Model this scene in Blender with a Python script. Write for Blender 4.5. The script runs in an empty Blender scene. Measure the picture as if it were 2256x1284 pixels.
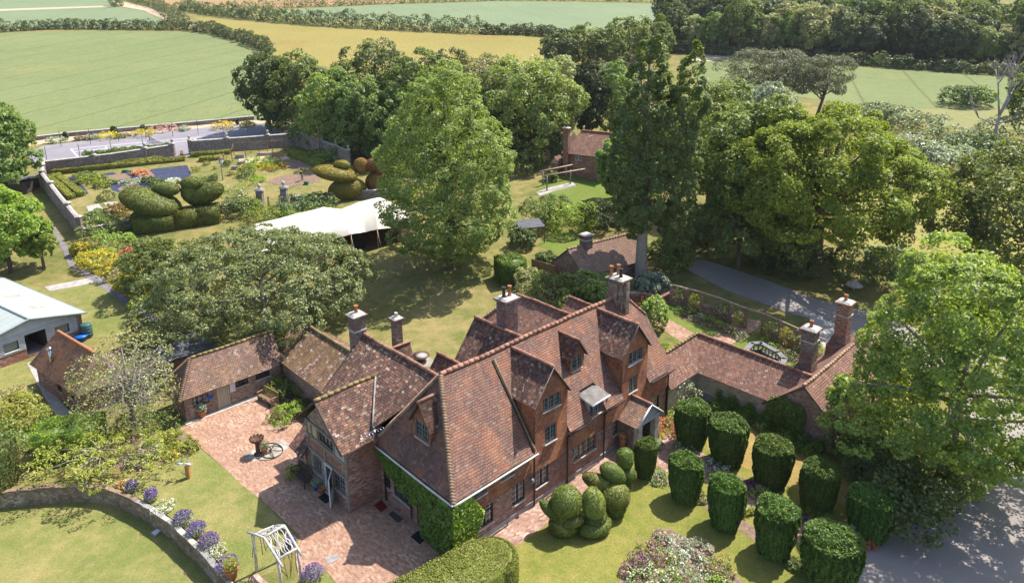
import bpy, bmesh, math, random
import numpy as np
from mathutils import Vector, Matrix, noise as mnoise

# ------------------------------------------------------------------ camera, light, exposure
scene = bpy.context.scene
COL = scene.collection
PI = math.pi
IW, IH = 2256, 1284
FPX, PITCH, ROLL, CAMZ, PPY = 1504.0, math.radians(14.5), math.radians(-0.4), 29.0, 438.0
cd = bpy.data.cameras.new("camera"); cam = bpy.data.objects.new("camera", cd); COL.objects.link(cam)
cd.sensor_width = 36.0; cd.lens = 36.0 * FPX / IW
cd.shift_y = -(IH / 2 - PPY) / IW
cd.clip_start = 0.5; cd.clip_end = 3000
cam.matrix_world = Matrix.Translation((0, 0, CAMZ)) @ Matrix.Rotation(PI / 2 - PITCH, 4, 'X') @ Matrix.Rotation(ROLL, 4, 'Z')
scene.camera = cam
SUN_AZ, SUN_EL = math.radians(38), math.radians(58)
w = bpy.data.worlds.new("World"); scene.world = w; w.use_nodes = True
nt = w.node_tree; bg = nt.nodes["Background"]
sky = nt.nodes.new("ShaderNodeTexSky"); sky.sky_type = 'NISHITA'; sky.sun_disc = False
sky.sun_elevation = SUN_EL; sky.sun_rotation = PI / 2 - SUN_AZ
sky.air_density = 1.0; sky.dust_density = 1.6; sky.ozone_density = 1.0
nt.links.new(sky.outputs[0], bg.inputs[0]); bg.inputs[1].default_value = 0.15
sd = bpy.data.lights.new("sun", 'SUN'); sd.energy = 5.0; sd.angle = math.radians(0.55); sd.color = (1.0, 0.95, 0.86)
sun = bpy.data.objects.new("sun", sd); COL.objects.link(sun)
sdir = Vector((math.cos(SUN_EL) * math.cos(SUN_AZ), math.cos(SUN_EL) * math.sin(SUN_AZ), math.sin(SUN_EL)))
sun.rotation_euler = sdir.to_track_quat('Z', 'Y').to_euler(); sun.location = sdir * 200
vs = scene.view_settings; vs.view_transform = 'Standard'; vs.look = 'None'; vs.gamma = 1.0; vs.use_curve_mapping = False
vs.exposure = 0.78
cy = scene.cycles; cy.max_bounces = 7; cy.diffuse_bounces = 3; cy.glossy_bounces = 2; cy.transmission_bounces = 3
cy.transparent_max_bounces = 6; cy.use_denoising = True; cy.caustics_reflective = False; cy.caustics_refractive = False

# ------------------------------------------------------------------ terrain and survey helpers
def T(y):                        # the ground is level round the house and rises away from it
    return max(0.0, 0.06 * ((y - 58) + math.sqrt((y - 58) ** 2 + 64)) - 0.35)
def ray(px, py):
    x = (px - IW / 2) / FPX; y = -(py - PPY) / FPX
    c, s = math.cos(ROLL), math.sin(ROLL); x, y = c * x - s * y, s * x + c * y
    return Vector((x, math.cos(PITCH) + y * math.sin(PITCH), -math.sin(PITCH) + y * math.cos(PITCH)))
def gz(px, py, z=0.0):
    d = ray(px, py); t = (z - CAMZ) / d.z
    return Vector((d.x * t, d.y * t, z))
def G(px, py, h=0.0):            # point of the terrain (raised by h) surveyed at a bearing
    d = ray(px, py); t = 20.0
    def f(t): return CAMZ + d.z * t - T(d.y * t) - h
    while f(t) > 0 and t < 1400: t *= 1.01
    a, b = t / 1.01, t
    for _ in range(26):
        m = (a + b) / 2
        if f(m) > 0: a = m
        else: b = m
    return Vector((d.x * b, d.y * b, CAMZ + d.z * b))
HO = Vector((1.12, 36.22, 0)); HA = math.radians(43.9068)
HU = Vector((math.cos(HA), math.sin(HA), 0)); HV = Vector((-math.sin(HA), math.cos(HA), 0))
def Hs(u, v, z=0.0): return HO + HU * u + HV * v + Vector((0, 0, z))     # house axes: u along the front, v into the house
def toH(p): d = Vector(p) - HO; return d.dot(HU), d.dot(HV)

# ------------------------------------------------------------------ materials
MATS = {}
def newmat(name):
    m = bpy.data.materials.new(name); m.use_nodes = True; MATS[name] = m
    n = m.node_tree; n.nodes.clear()
    o = n.nodes.new("ShaderNodeOutputMaterial"); b = n.nodes.new("ShaderNodeBsdfPrincipled")
    n.links.new(b.outputs[0], o.inputs[0]); b.inputs["Specular IOR Level"].default_value = 0.25
    return m, n, b, o
class NB:                       # small node helper
    def __init__(s, nt): s.n = nt
    def node(s, t, **k):
        x = s.n.nodes.new(t)
        for a, b in k.items(): setattr(x, a, b)
        return x
    def link(s, a, b): s.n.links.new(a, b)
    def coord(s, kind="Object"):
        c = s.node("ShaderNodeTexCoord"); return c.outputs[kind]
    def pos(s): return s.node("ShaderNodeNewGeometry").outputs["Position"]
    def scale(s, v, sc):
        m = s.node("ShaderNodeVectorMath", operation='MULTIPLY'); s.link(v, m.inputs[0]); m.inputs[1].default_value = sc; return m.outputs[0]
    def noise(s, v, scale, detail=3, rough=0.55, dist=0.0):
        x = s.node("ShaderNodeTexNoise"); s.link(v, x.inputs["Vector"]); x.inputs["Scale"].default_value = scale
        x.inputs["Detail"].default_value = detail; x.inputs["Roughness"].default_value = rough; x.inputs["Distortion"].default_value = dist
        return x.outputs["Fac"]
    def ramp(s, f, stops, interp='LINEAR'):
        r = s.node("ShaderNodeValToRGB"); s.link(f, r.inputs[0]); r.color_ramp.interpolation = interp
        e = r.color_ramp.elements
        while len(e) < len(stops): e.new(0.5)
        for el, (p, c) in zip(e, stops):
            el.position = p; el.color = (*c, 1) if len(c) == 3 else c
        return r.outputs[0]
    def step(s, f, a, b): return s.ramp(f, [(a, (0, 0, 0)), (b, (1, 1, 1))])
    def mix(s, f, a, b, mode='MIX'):
        m = s.node("ShaderNodeMix", data_type='RGBA', blend_type=mode)
        for sock, val in ((m.inputs[0], f), (m.inputs[6], a), (m.inputs[7], b)):
            if isinstance(val, (int, float)): sock.default_value = val
            elif isinstance(val, tuple): sock.default_value = (*val, 1)
            else: s.link(val, sock)
        return m.outputs[2]
    def math(s, op, a, b=0.5):
        m = s.node("ShaderNodeMath", operation=op)
        for sock, val in ((m.inputs[0], a), (m.inputs[1], b)):
            if isinstance(val, (int, float)): sock.default_value = val
            else: s.link(val, sock)
        return m.outputs[0]
    def bump(s, bsdf, h, strength=0.4, dist=0.02):
        b = s.node("ShaderNodeBump"); b.inputs["Strength"].default_value = strength; b.inputs["Distance"].default_value = dist
        s.link(h, b.inputs["Height"]); s.link(b.outputs[0], bsdf.inputs["Normal"])
    def brick(s, v, c1, c2, mo, wd, ht, ms=0.012, off=0.5):
        x = s.node("ShaderNodeTexBrick"); s.link(v, x.inputs["Vector"]); x.offset = off
        for k, val in (("Color1", c1), ("Color2", c2), ("Mortar", mo)):
            if isinstance(val, tuple): x.inputs[k].default_value = (*val, 1)
            else: s.link(val, x.inputs[k])
        x.inputs["Scale"].default_value = 1; x.inputs["Mortar Size"].default_value = ms; x.inputs["Mortar Smooth"].default_value = 0.2
        x.inputs["Brick Width"].default_value = wd; x.inputs["Row Height"].default_value = ht
        return x.outputs["Color"], x.outputs["Fac"]

KG = 0.86                       # one trim for every ground, wall and roof colour
def kg(*cs): return [tuple(x * KG for x in c) for c in cs]
def m_plain(name, col, rough=0.7, var=0.25, sc=3.0, metal=0.0, spec=0.25, bump=0.0):
    col, = kg(col)
    m, n, b, o = newmat(name); k = NB(n); v = k.coord()
    f = k.noise(v, sc, 4, 0.6)
    d = tuple(c * (1 - var) for c in col); l = tuple(min(1, c * (1 + var)) for c in col)
    c = k.ramp(f, [(0.3, d), (0.7, l)])
    k.link(c, b.inputs["Base Color"]); b.inputs["Roughness"].default_value = rough; b.inputs["Metallic"].default_value = metal
    b.inputs["Specular IOR Level"].default_value = spec
    if bump: k.bump(b, k.noise(v, sc * 5, 4), 0.5, bump)
    return m

def m_tile(name, c1, c2, cd, spots=0.5, spotcol=(0.55, 0.50, 0.42), moss=0.0, orange=0.0, wd=0.21, ht=0.165, dark=0.6, light=(0.40, 0.20, 0.12)):
    c1, c2, cd, light, spotcol = kg(c1, c2, cd, light, spotcol)
    m, n, b, o = newmat(name); k = NB(n); uv = k.coord("UV"); g = k.pos()
    col, fac = k.brick(uv, c1, c2, tuple(x * 0.35 for x in cd), wd, ht, 0.012)
    # per tile sprinkle: darker, orange and lichen-white tiles, one random value to each tile
    sx = k.node("ShaderNodeSeparateXYZ"); k.link(uv, sx.inputs[0])
    row = k.math('FLOOR', k.math('DIVIDE', sx.outputs[1], ht), 0)
    colm = k.math('FLOOR', k.math('ADD', k.math('DIVIDE', sx.outputs[0], wd), k.math('MULTIPLY', row, 0.5)), 0)
    cx = k.node("ShaderNodeCombineXYZ"); k.link(row, cx.inputs[0]); k.link(colm, cx.inputs[1])
    wn = k.node("ShaderNodeTexWhiteNoise"); wn.noise_dimensions = '3D'; k.link(cx.outputs[0], wn.inputs["Vector"])
    cr = k.node("ShaderNodeSeparateColor"); k.link(wn.outputs["Color"], cr.inputs[0])
    col = k.mix(k.math('MULTIPLY', k.step(cr.outputs[0], 0.5, 0.85), dark), col, cd)
    col = k.mix(k.math('MULTIPLY', k.step(cr.outputs[1], 0.72, 0.92), 0.55), col, light)
    big = k.noise(g, 0.55, 4, 0.6)
    col = k.mix(k.step(big, 0.35, 0.75), col, k.mix(0.45, col, cd))
    stk = k.noise(k.scale(uv, (1.1, 0.16, 1)), 1.0, 5, 0.65)         # rain streaks running down the slope
    col = k.mix(k.math('MULTIPLY', k.step(stk, 0.5, 0.72), 0.6), col, cd)
    stk2 = k.noise(k.scale(uv, (0.7, 0.22, 1)), 1.7, 4, 0.6)
    col = k.mix(k.math('MULTIPLY', k.step(stk2, 0.54, 0.7), 0.5), col, light)
    if orange: col = k.mix(k.math('MULTIPLY', k.step(k.noise(g, 0.7, 3), 0.45, 0.62), orange), col, (0.50, 0.19, 0.075))
    sp = k.math('MULTIPLY', k.step(cr.outputs[2], 0.84, 0.97), k.step(k.noise(g, 0.9, 3), 0.3, 0.7))
    col = k.mix(k.math('MULTIPLY', sp, spots), col, spotcol)
    sp2 = k.step(k.noise(g, 7.5, 2), 0.70, 0.76)
    col = k.mix(k.math('MULTIPLY', sp2, spots), col, tuple(x * 1.15 for x in spotcol))
    if moss:
        mo = k.step(k.noise(g, 0.8, 5, 0.65), 0.5 - 0.1 * moss, 0.75)
        col = k.mix(k.math('MULTIPLY', mo, 0.75 * moss), col, (0.14, 0.115, 0.03))
    k.link(col, b.inputs["Base Color"]); b.inputs["Roughness"].default_value = 0.85
    # each course leans out towards its lower edge
    saw = k.math('FRACT', k.math('DIVIDE', sx.outputs[1], ht), 0)
    h = k.math('ADD', k.math('MULTIPLY', k.math('SUBTRACT', 1.0, saw), 1.0), k.math('MULTIPLY', cr.outputs[0], 0.45))
    h = k.math('SUBTRACT', h, k.math('MULTIPLY', fac, 0.6))
    k.bump(b, h, 1.0, 0.05)
    return m

def m_brick(name, c1, c2, mo, wd=0.225, ht=0.075, stain=0.4, staincol=(0.10, 0.075, 0.06), pale=0.0, palecol=(0.42, 0.36, 0.31), ms=0.01, rough=0.9, bump=0.012, sc=0.8, sprinkle=0.5, off=0.5):
    c1, c2, mo, staincol, palecol = kg(c1, c2, mo, staincol, palecol)
    m, n, b, o = newmat(name); k = NB(n); uv = k.coord("UV"); g = k.pos()
    col, fac = k.brick(uv, c1, c2, mo, wd, ht, ms, off)
    f = k.noise(g, sc, 5, 0.65)
    col = k.mix(k.math('MULTIPLY', k.step(f, 0.45, 0.75), stain), col, staincol)
    f2 = k.noise(g, 2.7, 4, 0.6)
    col = k.mix(k.math('MULTIPLY', k.step(f2, 0.5, 0.72), pale), col, palecol)
    sx = k.node("ShaderNodeSeparateXYZ"); k.link(uv, sx.inputs[0])
    row = k.math('FLOOR', k.math('DIVIDE', sx.outputs[1], ht), 0)
    cm = k.math('FLOOR', k.math('ADD', k.math('DIVIDE', sx.outputs[0], wd), k.math('MULTIPLY', row, 0.5)), 0)
    cx = k.node("ShaderNodeCombineXYZ"); k.link(row, cx.inputs[0]); k.link(cm, cx.inputs[1])
    wn = k.node("ShaderNodeTexWhiteNoise"); wn.noise_dimensions = '3D'; k.link(cx.outputs[0], wn.inputs["Vector"])
    cr = k.node("ShaderNodeSeparateColor"); k.link(wn.outputs["Color"], cr.inputs[0])
    col = k.mix(k.math('MULTIPLY', k.step(cr.outputs[0], 0.55, 0.9), sprinkle), col, tuple(x * 0.5 for x in c2))
    col = k.mix(k.math('MULTIPLY', k.math('MULTIPLY', k.step(cr.outputs[1], 0.5, 0.9), k.step(k.noise(g, 0.6, 3), 0.4, 0.6)), sprinkle), col, tuple(min(1, x * 1.5) for x in palecol))
    k.link(col, b.inputs["Base Color"]); b.inputs["Roughness"].default_value = rough
    k.bump(b, k.math('SUBTRACT', k.noise(g, 14, 3), fac), 0.6, bump)
    return m

def m_grass(name, green, straw, soil, ga=0.35, gb=0.62, soilamt=0.25, fine=7.0, sc=0.16):
    green, straw, soil = kg(green, straw, soil)
    m, n, b, o = newmat(name); k = NB(n); g = k.pos()
    big = k.noise(g, sc, 5, 0.62, 0.4); med = k.noise(g, sc * 5, 4, 0.6); fi = k.noise(g, fine, 3, 0.7); fi2 = k.noise(g, fine * 4, 2, 0.7)
    f = k.math('ADD', k.math('MULTIPLY', big, 0.55), k.math('MULTIPLY', med, 0.45))
    col = k.ramp(f, [(ga, green), ((ga + gb) / 2, tuple((a + c) / 2 for a, c in zip(green, straw))), (gb, straw)])
    s = k.math('MULTIPLY', k.step(k.noise(g, sc * 3.3, 4, 0.7), 0.6, 0.72), soilamt)
    col = k.mix(s, col, soil)
    sh = k.math('ADD', k.math('MULTIPLY', fi, 0.8), k.math('MULTIPLY', fi2, 0.6))
    col = k.mix(1.0, col, k.ramp(sh, [(0.35, (0.55, 0.55, 0.55)), (0.95, (1.3, 1.3, 1.25))]), 'MULTIPLY')
    k.link(col, b.inputs["Base Color"]); b.inputs["Roughness"].default_value = 0.95; b.inputs["Specular IOR Level"].default_value = 0.1
    k.bump(b, sh, 0.7, 0.06)
    return m

def m_field(name, c1, c2, patch=None, line=0.0, ang=0.3, sc=0.03):
    c1, c2 = kg(c1, c2); patch = patch and kg(patch)[0]
    m, n, b, o = newmat(name); k = NB(n); g = k.pos()
    f = k.noise(g, sc, 5, 0.6); fi = k.noise(k.scale(g, (1, 0.35, 1)), 0.9, 4, 0.7)
    col = k.ramp(k.math('ADD', k.math('MULTIPLY', f, 0.6), k.math('MULTIPLY', fi, 0.4)), [(0.35, c1), (0.65, c2)])
    if patch: col = k.mix(k.math('MULTIPLY', k.step(k.noise(g, sc * 1.3, 5, 0.7), 0.56, 0.72), 0.6), col, patch)
    if line:
        mp = k.node("ShaderNodeMapping"); k.link(g, mp.inputs[0]); mp.inputs["Rotation"].default_value = (0, 0, ang)
        wv = k.node("ShaderNodeTexWave"); k.link(mp.outputs[0], wv.inputs[0]); wv.inputs["Scale"].default_value = 0.022; wv.inputs["Distortion"].default_value = 0.25
        col = k.mix(k.math('MULTIPLY', k.step(wv.outputs["Fac"], 0.992, 1.0), line * 0.9), col, tuple(x * 0.5 for x in c1))
        st = k.noise(k.scale(g, (0.25, 1.2, 1)), 0.8, 3, 0.7)
        col = k.mix(k.math('MULTIPLY', k.step(st, 0.56, 0.72), 0.5), col, tuple(x * 0.6 for x in c1))
    k.link(col, b.inputs["Base Color"]); b.inputs["Roughness"].default_value = 0.95; b.inputs["Specular IOR Level"].default_value = 0.08
    k.bump(b, fi, 0.8, 0.35)
    return m

def m_leaf(name, dark, light, trans=0.3, gloss=0.35, rough=0.5, hue=None):
    m, n, b, o = newmat(name); k = NB(n)
    gi = k.node("ShaderNodeNewGeometry"); r = gi.outputs["Random Per Island"]
    oi = k.node("ShaderNodeObjectInfo")
    c = k.ramp(r, [(0.0, dark), (0.38, tuple((a + e) / 2 for a, e in zip(dark, light))), (0.85, light)])
    big = k.noise(gi.outputs["Position"], 0.35, 2)
    c = k.mix(k.math('MULTIPLY', k.step(big, 0.4, 0.7), 0.5), c, k.mix(0.6, c, light))
    if hue: c = k.mix(k.math('MULTIPLY', k.step(k.noise(gi.outputs["Position"], 0.5, 3), 0.52, 0.68), 0.7), c, hue)
    hs = k.node("ShaderNodeHueSaturation"); k.link(c, hs.inputs["Color"])
    k.link(k.math('ADD', k.math('MULTIPLY', oi.outputs["Random"], 0.03), 0.485), hs.inputs["Hue"])
    k.link(k.math('ADD', k.math('MULTIPLY', oi.outputs["Random"], 0.35), 0.85), hs.inputs["Value"])
    c = hs.outputs[0]
    k.link(c, b.inputs["Base Color"]); b.inputs["Roughness"].default_value = rough; b.inputs["Specular IOR Level"].default_value = gloss
    tr = k.node("ShaderNodeBsdfTranslucent"); k.link(k.mix(1.0, c, (1.5, 1.5, 0.7), 'MULTIPLY'), tr.inputs[0])
    mx = k.node("ShaderNodeMixShader"); mx.inputs[0].default_value = trans
    k.link(b.outputs[0], mx.inputs[1]); k.link(tr.outputs[0], mx.inputs[2]); k.link(mx.outputs[0], o.inputs[0])
    return m

# roofs and walls
m_tile("tile_house", (0.255, 0.136, 0.102), (0.19, 0.105, 0.083), (0.115, 0.068, 0.058), 0.25, orange=0.22, dark=0.55, light=(0.30, 0.17, 0.12))
m_tile("tile_wing", (0.20, 0.105, 0.078), (0.125, 0.068, 0.053), (0.06, 0.037, 0.032), 0.85, spotcol=(0.60, 0.50, 0.38))
m_tile("tile_mossy", (0.26, 0.15, 0.09), (0.17, 0.095, 0.06), (0.08, 0.05, 0.035), 1.0, spotcol=(0.55, 0.52, 0.48), moss=0.8)
m_tile("tile_outbuilding", (0.30, 0.185, 0.135), (0.22, 0.13, 0.10), (0.12, 0.08, 0.065), 0.5, moss=0.35)
m_tile("tile_orange", (0.50, 0.21, 0.10), (0.38, 0.17, 0.095), (0.12, 0.075, 0.065), 0.4, orange=0.5, wd=0.26, ht=0.2)
m_tile("tile_pale", (0.46, 0.30, 0.23), (0.36, 0.22, 0.17), (0.24, 0.16, 0.125), 0.5, moss=0.25)
m_tile("tile_range", (0.30, 0.155, 0.115), (0.23, 0.118, 0.09), (0.12, 0.065, 0.052), 0.5, moss=0.15)
m_tile("tile_hung", (0.44, 0.150, 0.066), (0.33, 0.118, 0.058), (0.17, 0.075, 0.05), 0.25, orange=0.45)
m_brick("brick_house", (0.34, 0.15, 0.105), (0.24, 0.115, 0.088), (0.30, 0.24, 0.20), stain=0.4, staincol=(0.17, 0.115, 0.10), pale=0.75, palecol=(0.43, 0.32, 0.285))
m_brick("brick_red", (0.40, 0.15, 0.085), (0.28, 0.11, 0.07), (0.28, 0.21, 0.17), stain=0.3, pale=0.2)
m_brick("brick_mixed", (0.34, 0.19, 0.13), (0.24, 0.13, 0.10), (0.32, 0.27, 0.22), stain=0.35, pale=0.7)
m_brick("brick_chimney", (0.27, 0.14, 0.105), (0.17, 0.095, 0.08), (0.22, 0.18, 0.15), stain=0.6, staincol=(0.08, 0.065, 0.058), pale=0.6, palecol=(0.34, 0.31, 0.28), sc=1.6)
m_brick("brick_garden_wall", (0.30, 0.215, 0.185), (0.20, 0.15, 0.14), (0.30, 0.26, 0.235), stain=0.6, staincol=(0.11, 0.085, 0.08), pale=0.6, palecol=(0.42, 0.375, 0.35), sc=1.1)
m_brick("stone_wall", (0.36, 0.265, 0.185), (0.22, 0.155, 0.105), (0.19, 0.14, 0.10), 0.32, 0.15, stain=0.55, staincol=(0.12, 0.09, 0.06), pale=0.5, palecol=(0.50, 0.45, 0.39), ms=0.02)
m_brick("paving_brick", (0.47, 0.27, 0.175), (0.34, 0.175, 0.11), (0.25, 0.18, 0.14), 0.23, 0.115, stain=0.25, staincol=(0.30, 0.19, 0.15), pale=0.4, palecol=(0.50, 0.37, 0.29), ms=0.013, bump=0.01, sprinkle=0.4)
m_brick("paving_path", (0.44, 0.245, 0.175), (0.34, 0.18, 0.13), (0.24, 0.175, 0.14), 0.25, 0.13, stain=0.3, staincol=(0.24, 0.16, 0.13), pale=0.4, palecol=(0.50, 0.40, 0.34), ms=0.013)
m_brick("flagstone", (0.42, 0.38, 0.33), (0.34, 0.31, 0.27), (0.22, 0.19, 0.15), 0.7, 0.5, stain=0.3, pale=0.4, ms=0.02)
m_brick("render_grey", (0.47, 0.42, 0.37), (0.40, 0.35, 0.31), (0.38, 0.33, 0.29), 0.3, 0.15, stain=0.5, staincol=(0.14, 0.115, 0.10), pale=0.5)
m_plain("ridge_clay", (0.33, 0.17, 0.115), 0.85, 0.5, 1.6, bump=0.02)
m_plain("ridge_moss", (0.26, 0.19, 0.085), 0.9, 0.5, 1.5, bump=0.03)
m_plain("hip_clay", (0.36, 0.235, 0.16), 0.85, 0.35, 2.5, bump=0.02)
m_plain("lead", (0.22, 0.225, 0.235), 0.5, 0.25, 3, spec=0.4)
m_plain("flat_felt", (0.20, 0.185, 0.17), 0.85, 0.35, 2)
m_plain("gutter_white", (0.62, 0.62, 0.60), 0.5, 0.2, 2)
m_plain("iron_black", (0.03, 0.026, 0.026), 0.5, 0.2, 3)
m_plain("iron_rust", (0.115, 0.055, 0.034), 0.8, 0.45, 6)
m_plain("timber_grey", (0.25, 0.225, 0.20), 0.85, 0.3, 4)
m_plain("timber_dark", (0.075, 0.058, 0.048), 0.7, 0.3, 4)
m_plain("timber_brown", (0.25, 0.155, 0.085), 0.8, 0.3, 4)
m_plain("timber_post", (0.47, 0.25, 0.085), 0.7, 0.2, 4)
m_plain("timber_silver", (0.50, 0.47, 0.44), 0.8, 0.3, 5)
m_plain("timber_pale", (0.48, 0.36, 0.26), 0.8, 0.25, 4)
m_plain("door_beige", (0.44, 0.38, 0.29), 0.6, 0.1, 3)
m_plain("paint_white", (0.78, 0.78, 0.77), 0.5, 0.06, 2)
m_plain("plaster_cream", (0.50, 0.40, 0.22), 0.9, 0.2, 2)
m_plain("plaster_grey", (0.40, 0.385, 0.36), 0.9, 0.2, 2)
m_plain("stone_pale", (0.50, 0.46, 0.41), 0.85, 0.3, 3, bump=0.02)
m_plain("stone_grey", (0.30, 0.28, 0.265), 0.85, 0.3, 3, bump=0.02)
m_plain("stone_dark", (0.20, 0.195, 0.205), 0.8, 0.3, 3)
m_plain("coping_pale", (0.46, 0.42, 0.39), 0.9, 0.35, 2.0, bump=0.02)
m_plain("coping_old", (0.24, 0.17, 0.12), 0.95, 0.35, 3, bump=0.03)
m_plain("terracotta", (0.46, 0.19, 0.085), 0.8, 0.25, 5)
m_plain("pot_black", (0.06, 0.05, 0.05), 0.7, 0.3, 5)
m_plain("metal_bright", (0.62, 0.64, 0.66), 0.25, 0.1, 3, metal=1.0)
m_plain("mat_black", (0.012, 0.012, 0.018), 0.9, 0.2, 9)
m_plain("mat_red", (0.16, 0.018, 0.012), 0.9, 0.2, 9)
m_plain("mat_green", (0.055, 0.06, 0.05), 0.9, 0.2, 9)
m_plain("plastic_blue", (0.01, 0.13, 0.55), 0.4, 0.15, 3)
m_plain("plastic_green", (0.04, 0.16, 0.085), 0.4, 0.2, 3)
m_plain("plastic_tank", (0.06, 0.125, 0.125), 0.35, 0.2, 3)
m_plain("fabric_tent", (0.66, 0.61, 0.53), 0.75, 0.03, 0.6, spec=0.15)
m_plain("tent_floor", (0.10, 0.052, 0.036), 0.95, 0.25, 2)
m_plain("membrane", (0.045, 0.05, 0.095), 0.6, 0.4, 1.2, bump=0.03)
m_plain("asphalt", (0.30, 0.262, 0.24), 0.9, 0.12, 0.25, bump=0.01)
m_plain("asphalt_court", (0.26, 0.24, 0.265), 0.9, 0.12, 0.3)
m_plain("gravel_path", (0.40, 0.37, 0.345), 0.95, 0.25, 2.0, bump=0.02)
m_plain("path_dark", (0.20, 0.18, 0.19), 0.95, 0.25, 2.0, bump=0.02)
m_plain("track_earth", (0.50, 0.38, 0.27), 0.95, 0.2, 0.8)
m_plain("soil", (0.23, 0.155, 0.115), 0.95, 0.4, 3.5, bump=0.06)
m_plain("soil_dark", (0.12, 0.075, 0.055), 0.95, 0.4, 3.5, bump=0.06)
m_plain("line_white", (0.62, 0.62, 0.64), 0.9, 0.1, 3)
m_plain("weatherboard", (0.56, 0.56, 0.58), 0.6, 0.12, 2)
m_brick("metal_roof", (0.40, 0.44, 0.41), (0.37, 0.41, 0.385), (0.27, 0.30, 0.285), 1.0, 5.5, stain=0.3, staincol=(0.30, 0.31, 0.27), pale=0.25, palecol=(0.46, 0.49, 0.46), ms=0.03, rough=0.55, bump=0.02, sc=0.25, sprinkle=0.0, off=0.0)
m_plain("metal_trim", (0.22, 0.27, 0.25), 0.5, 0.1, 2)
m_plain("rooflight", (0.38, 0.36, 0.30), 0.5, 0.35, 3)
m_plain("slate_dark", (0.10, 0.105, 0.12), 0.7, 0.3, 2)
m_plain("bark", (0.16, 0.12, 0.09), 0.95, 0.35, 5, bump=0.05)
m_plain("bark_pale", (0.34, 0.29, 0.24), 0.95, 0.3, 5, bump=0.05)
m_plain("bark_dead", (0.40, 0.345, 0.33), 0.9, 0.25, 4)
m_plain("skin", (0.55, 0.36, 0.27), 0.6, 0.05, 3)
m_plain("cloth_navy", (0.02, 0.022, 0.045), 0.9, 0.2, 6)
m_plain("cloth_black", (0.018, 0.017, 0.02), 0.9, 0.2, 6)
m_plain("hair_dark", (0.05, 0.035, 0.025), 0.7, 0.2, 8)
m_plain("sign_blue", (0.02, 0.09, 0.42), 0.5, 0.1, 3)
m_plain("sign_white", (0.72, 0.72, 0.72), 0.5, 0.05, 3)
m_plain("bare_wood_orange", (0.46, 0.22, 0.11), 0.8, 0.2, 4)
m, n_, b_, o_ = newmat("glass_dark"); b_.inputs["Base Color"].default_value = (0.022, 0.026, 0.034, 1); b_.inputs["Roughness"].default_value = 0.12; b_.inputs["Specular IOR Level"].default_value = 0.7
m, n_, b_, o_ = newmat("glass_pale"); b_.inputs["Base Color"].default_value = (0.16, 0.18, 0.18, 1); b_.inputs["Roughness"].default_value = 0.2; b_.inputs["Specular IOR Level"].default_value = 0.6
# leaded casements: dark glass under a grid of cames
def m_leaded(name, glass, came, sx, sy, ms):
    m, n, b, o = newmat(name); k = NB(n)
    c, f = k.brick(k.coord("UV"), glass, tuple(x * 1.8 for x in glass), came, sx, sy, ms, 0.0)
    k.link(c, b.inputs["Base Color"]); b.inputs["Roughness"].default_value = 0.18; b.inputs["Specular IOR Level"].default_value = 0.6
m_leaded("glass_leaded", (0.022, 0.027, 0.035), (0.20, 0.22, 0.22), 0.26, 0.30, 0.018)
m_leaded("glass_panes", (0.028, 0.032, 0.04), (0.40, 0.40, 0.38), 0.30, 0.36, 0.02)
m_grass("ground_grass", (0.116, 0.142, 0.036), (0.288, 0.232, 0.090), (0.267, 0.176, 0.099), 0.38, 0.60, 0.35)
m_grass("lawn_back", (0.133, 0.159, 0.039), (0.310, 0.249, 0.107), (0.310, 0.211, 0.120), 0.36, 0.60, 0.55, sc=0.2)
m_grass("lawn_front", (0.160, 0.190, 0.036), (0.285, 0.252, 0.072), (0.32, 0.22, 0.10), 0.36, 0.62, 0.5, sc=0.28)
m_grass("lawn_lower", (0.178, 0.200, 0.056), (0.315, 0.268, 0.108), (0.344, 0.241, 0.146), 0.42, 0.64, 0.6, sc=0.24)
m_grass("lawn_dry", (0.258, 0.202, 0.056), (0.378, 0.258, 0.103), (0.344, 0.215, 0.112), 0.35, 0.6, 0.4, sc=0.3)
m_grass("lawn_green", (0.142, 0.194, 0.039), (0.215, 0.224, 0.060), (0.258, 0.215, 0.086), 0.45, 0.7, 0.1, sc=0.3)
m_grass("verge_rough", (0.095, 0.112, 0.028), (0.215, 0.181, 0.065), (0.172, 0.120, 0.069), 0.35, 0.6, 0.3, fine=3.0)
m_field("field_wheat_green", (0.165, 0.200, 0.082), (0.215, 0.243, 0.104), (0.28, 0.255, 0.085), 0.6, 0.35)
m_field("field_glaucous", (0.175, 0.225, 0.125), (0.215, 0.26, 0.14), None, 0.3, -0.3)
m_field("field_yellow", (0.245, 0.215, 0.062), (0.31, 0.25, 0.08), (0.27, 0.16, 0.058))
m_field("field_tan", (0.33, 0.205, 0.10), (0.36, 0.24, 0.115), (0.30, 0.16, 0.07))
m_field("field_meadow", (0.22, 0.23, 0.095), (0.28, 0.26, 0.115), (0.33, 0.25, 0.13))
m_field("paddock", (0.23, 0.235, 0.06), (0.335, 0.29, 0.105), (0.40, 0.28, 0.13), sc=0.12)
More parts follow.
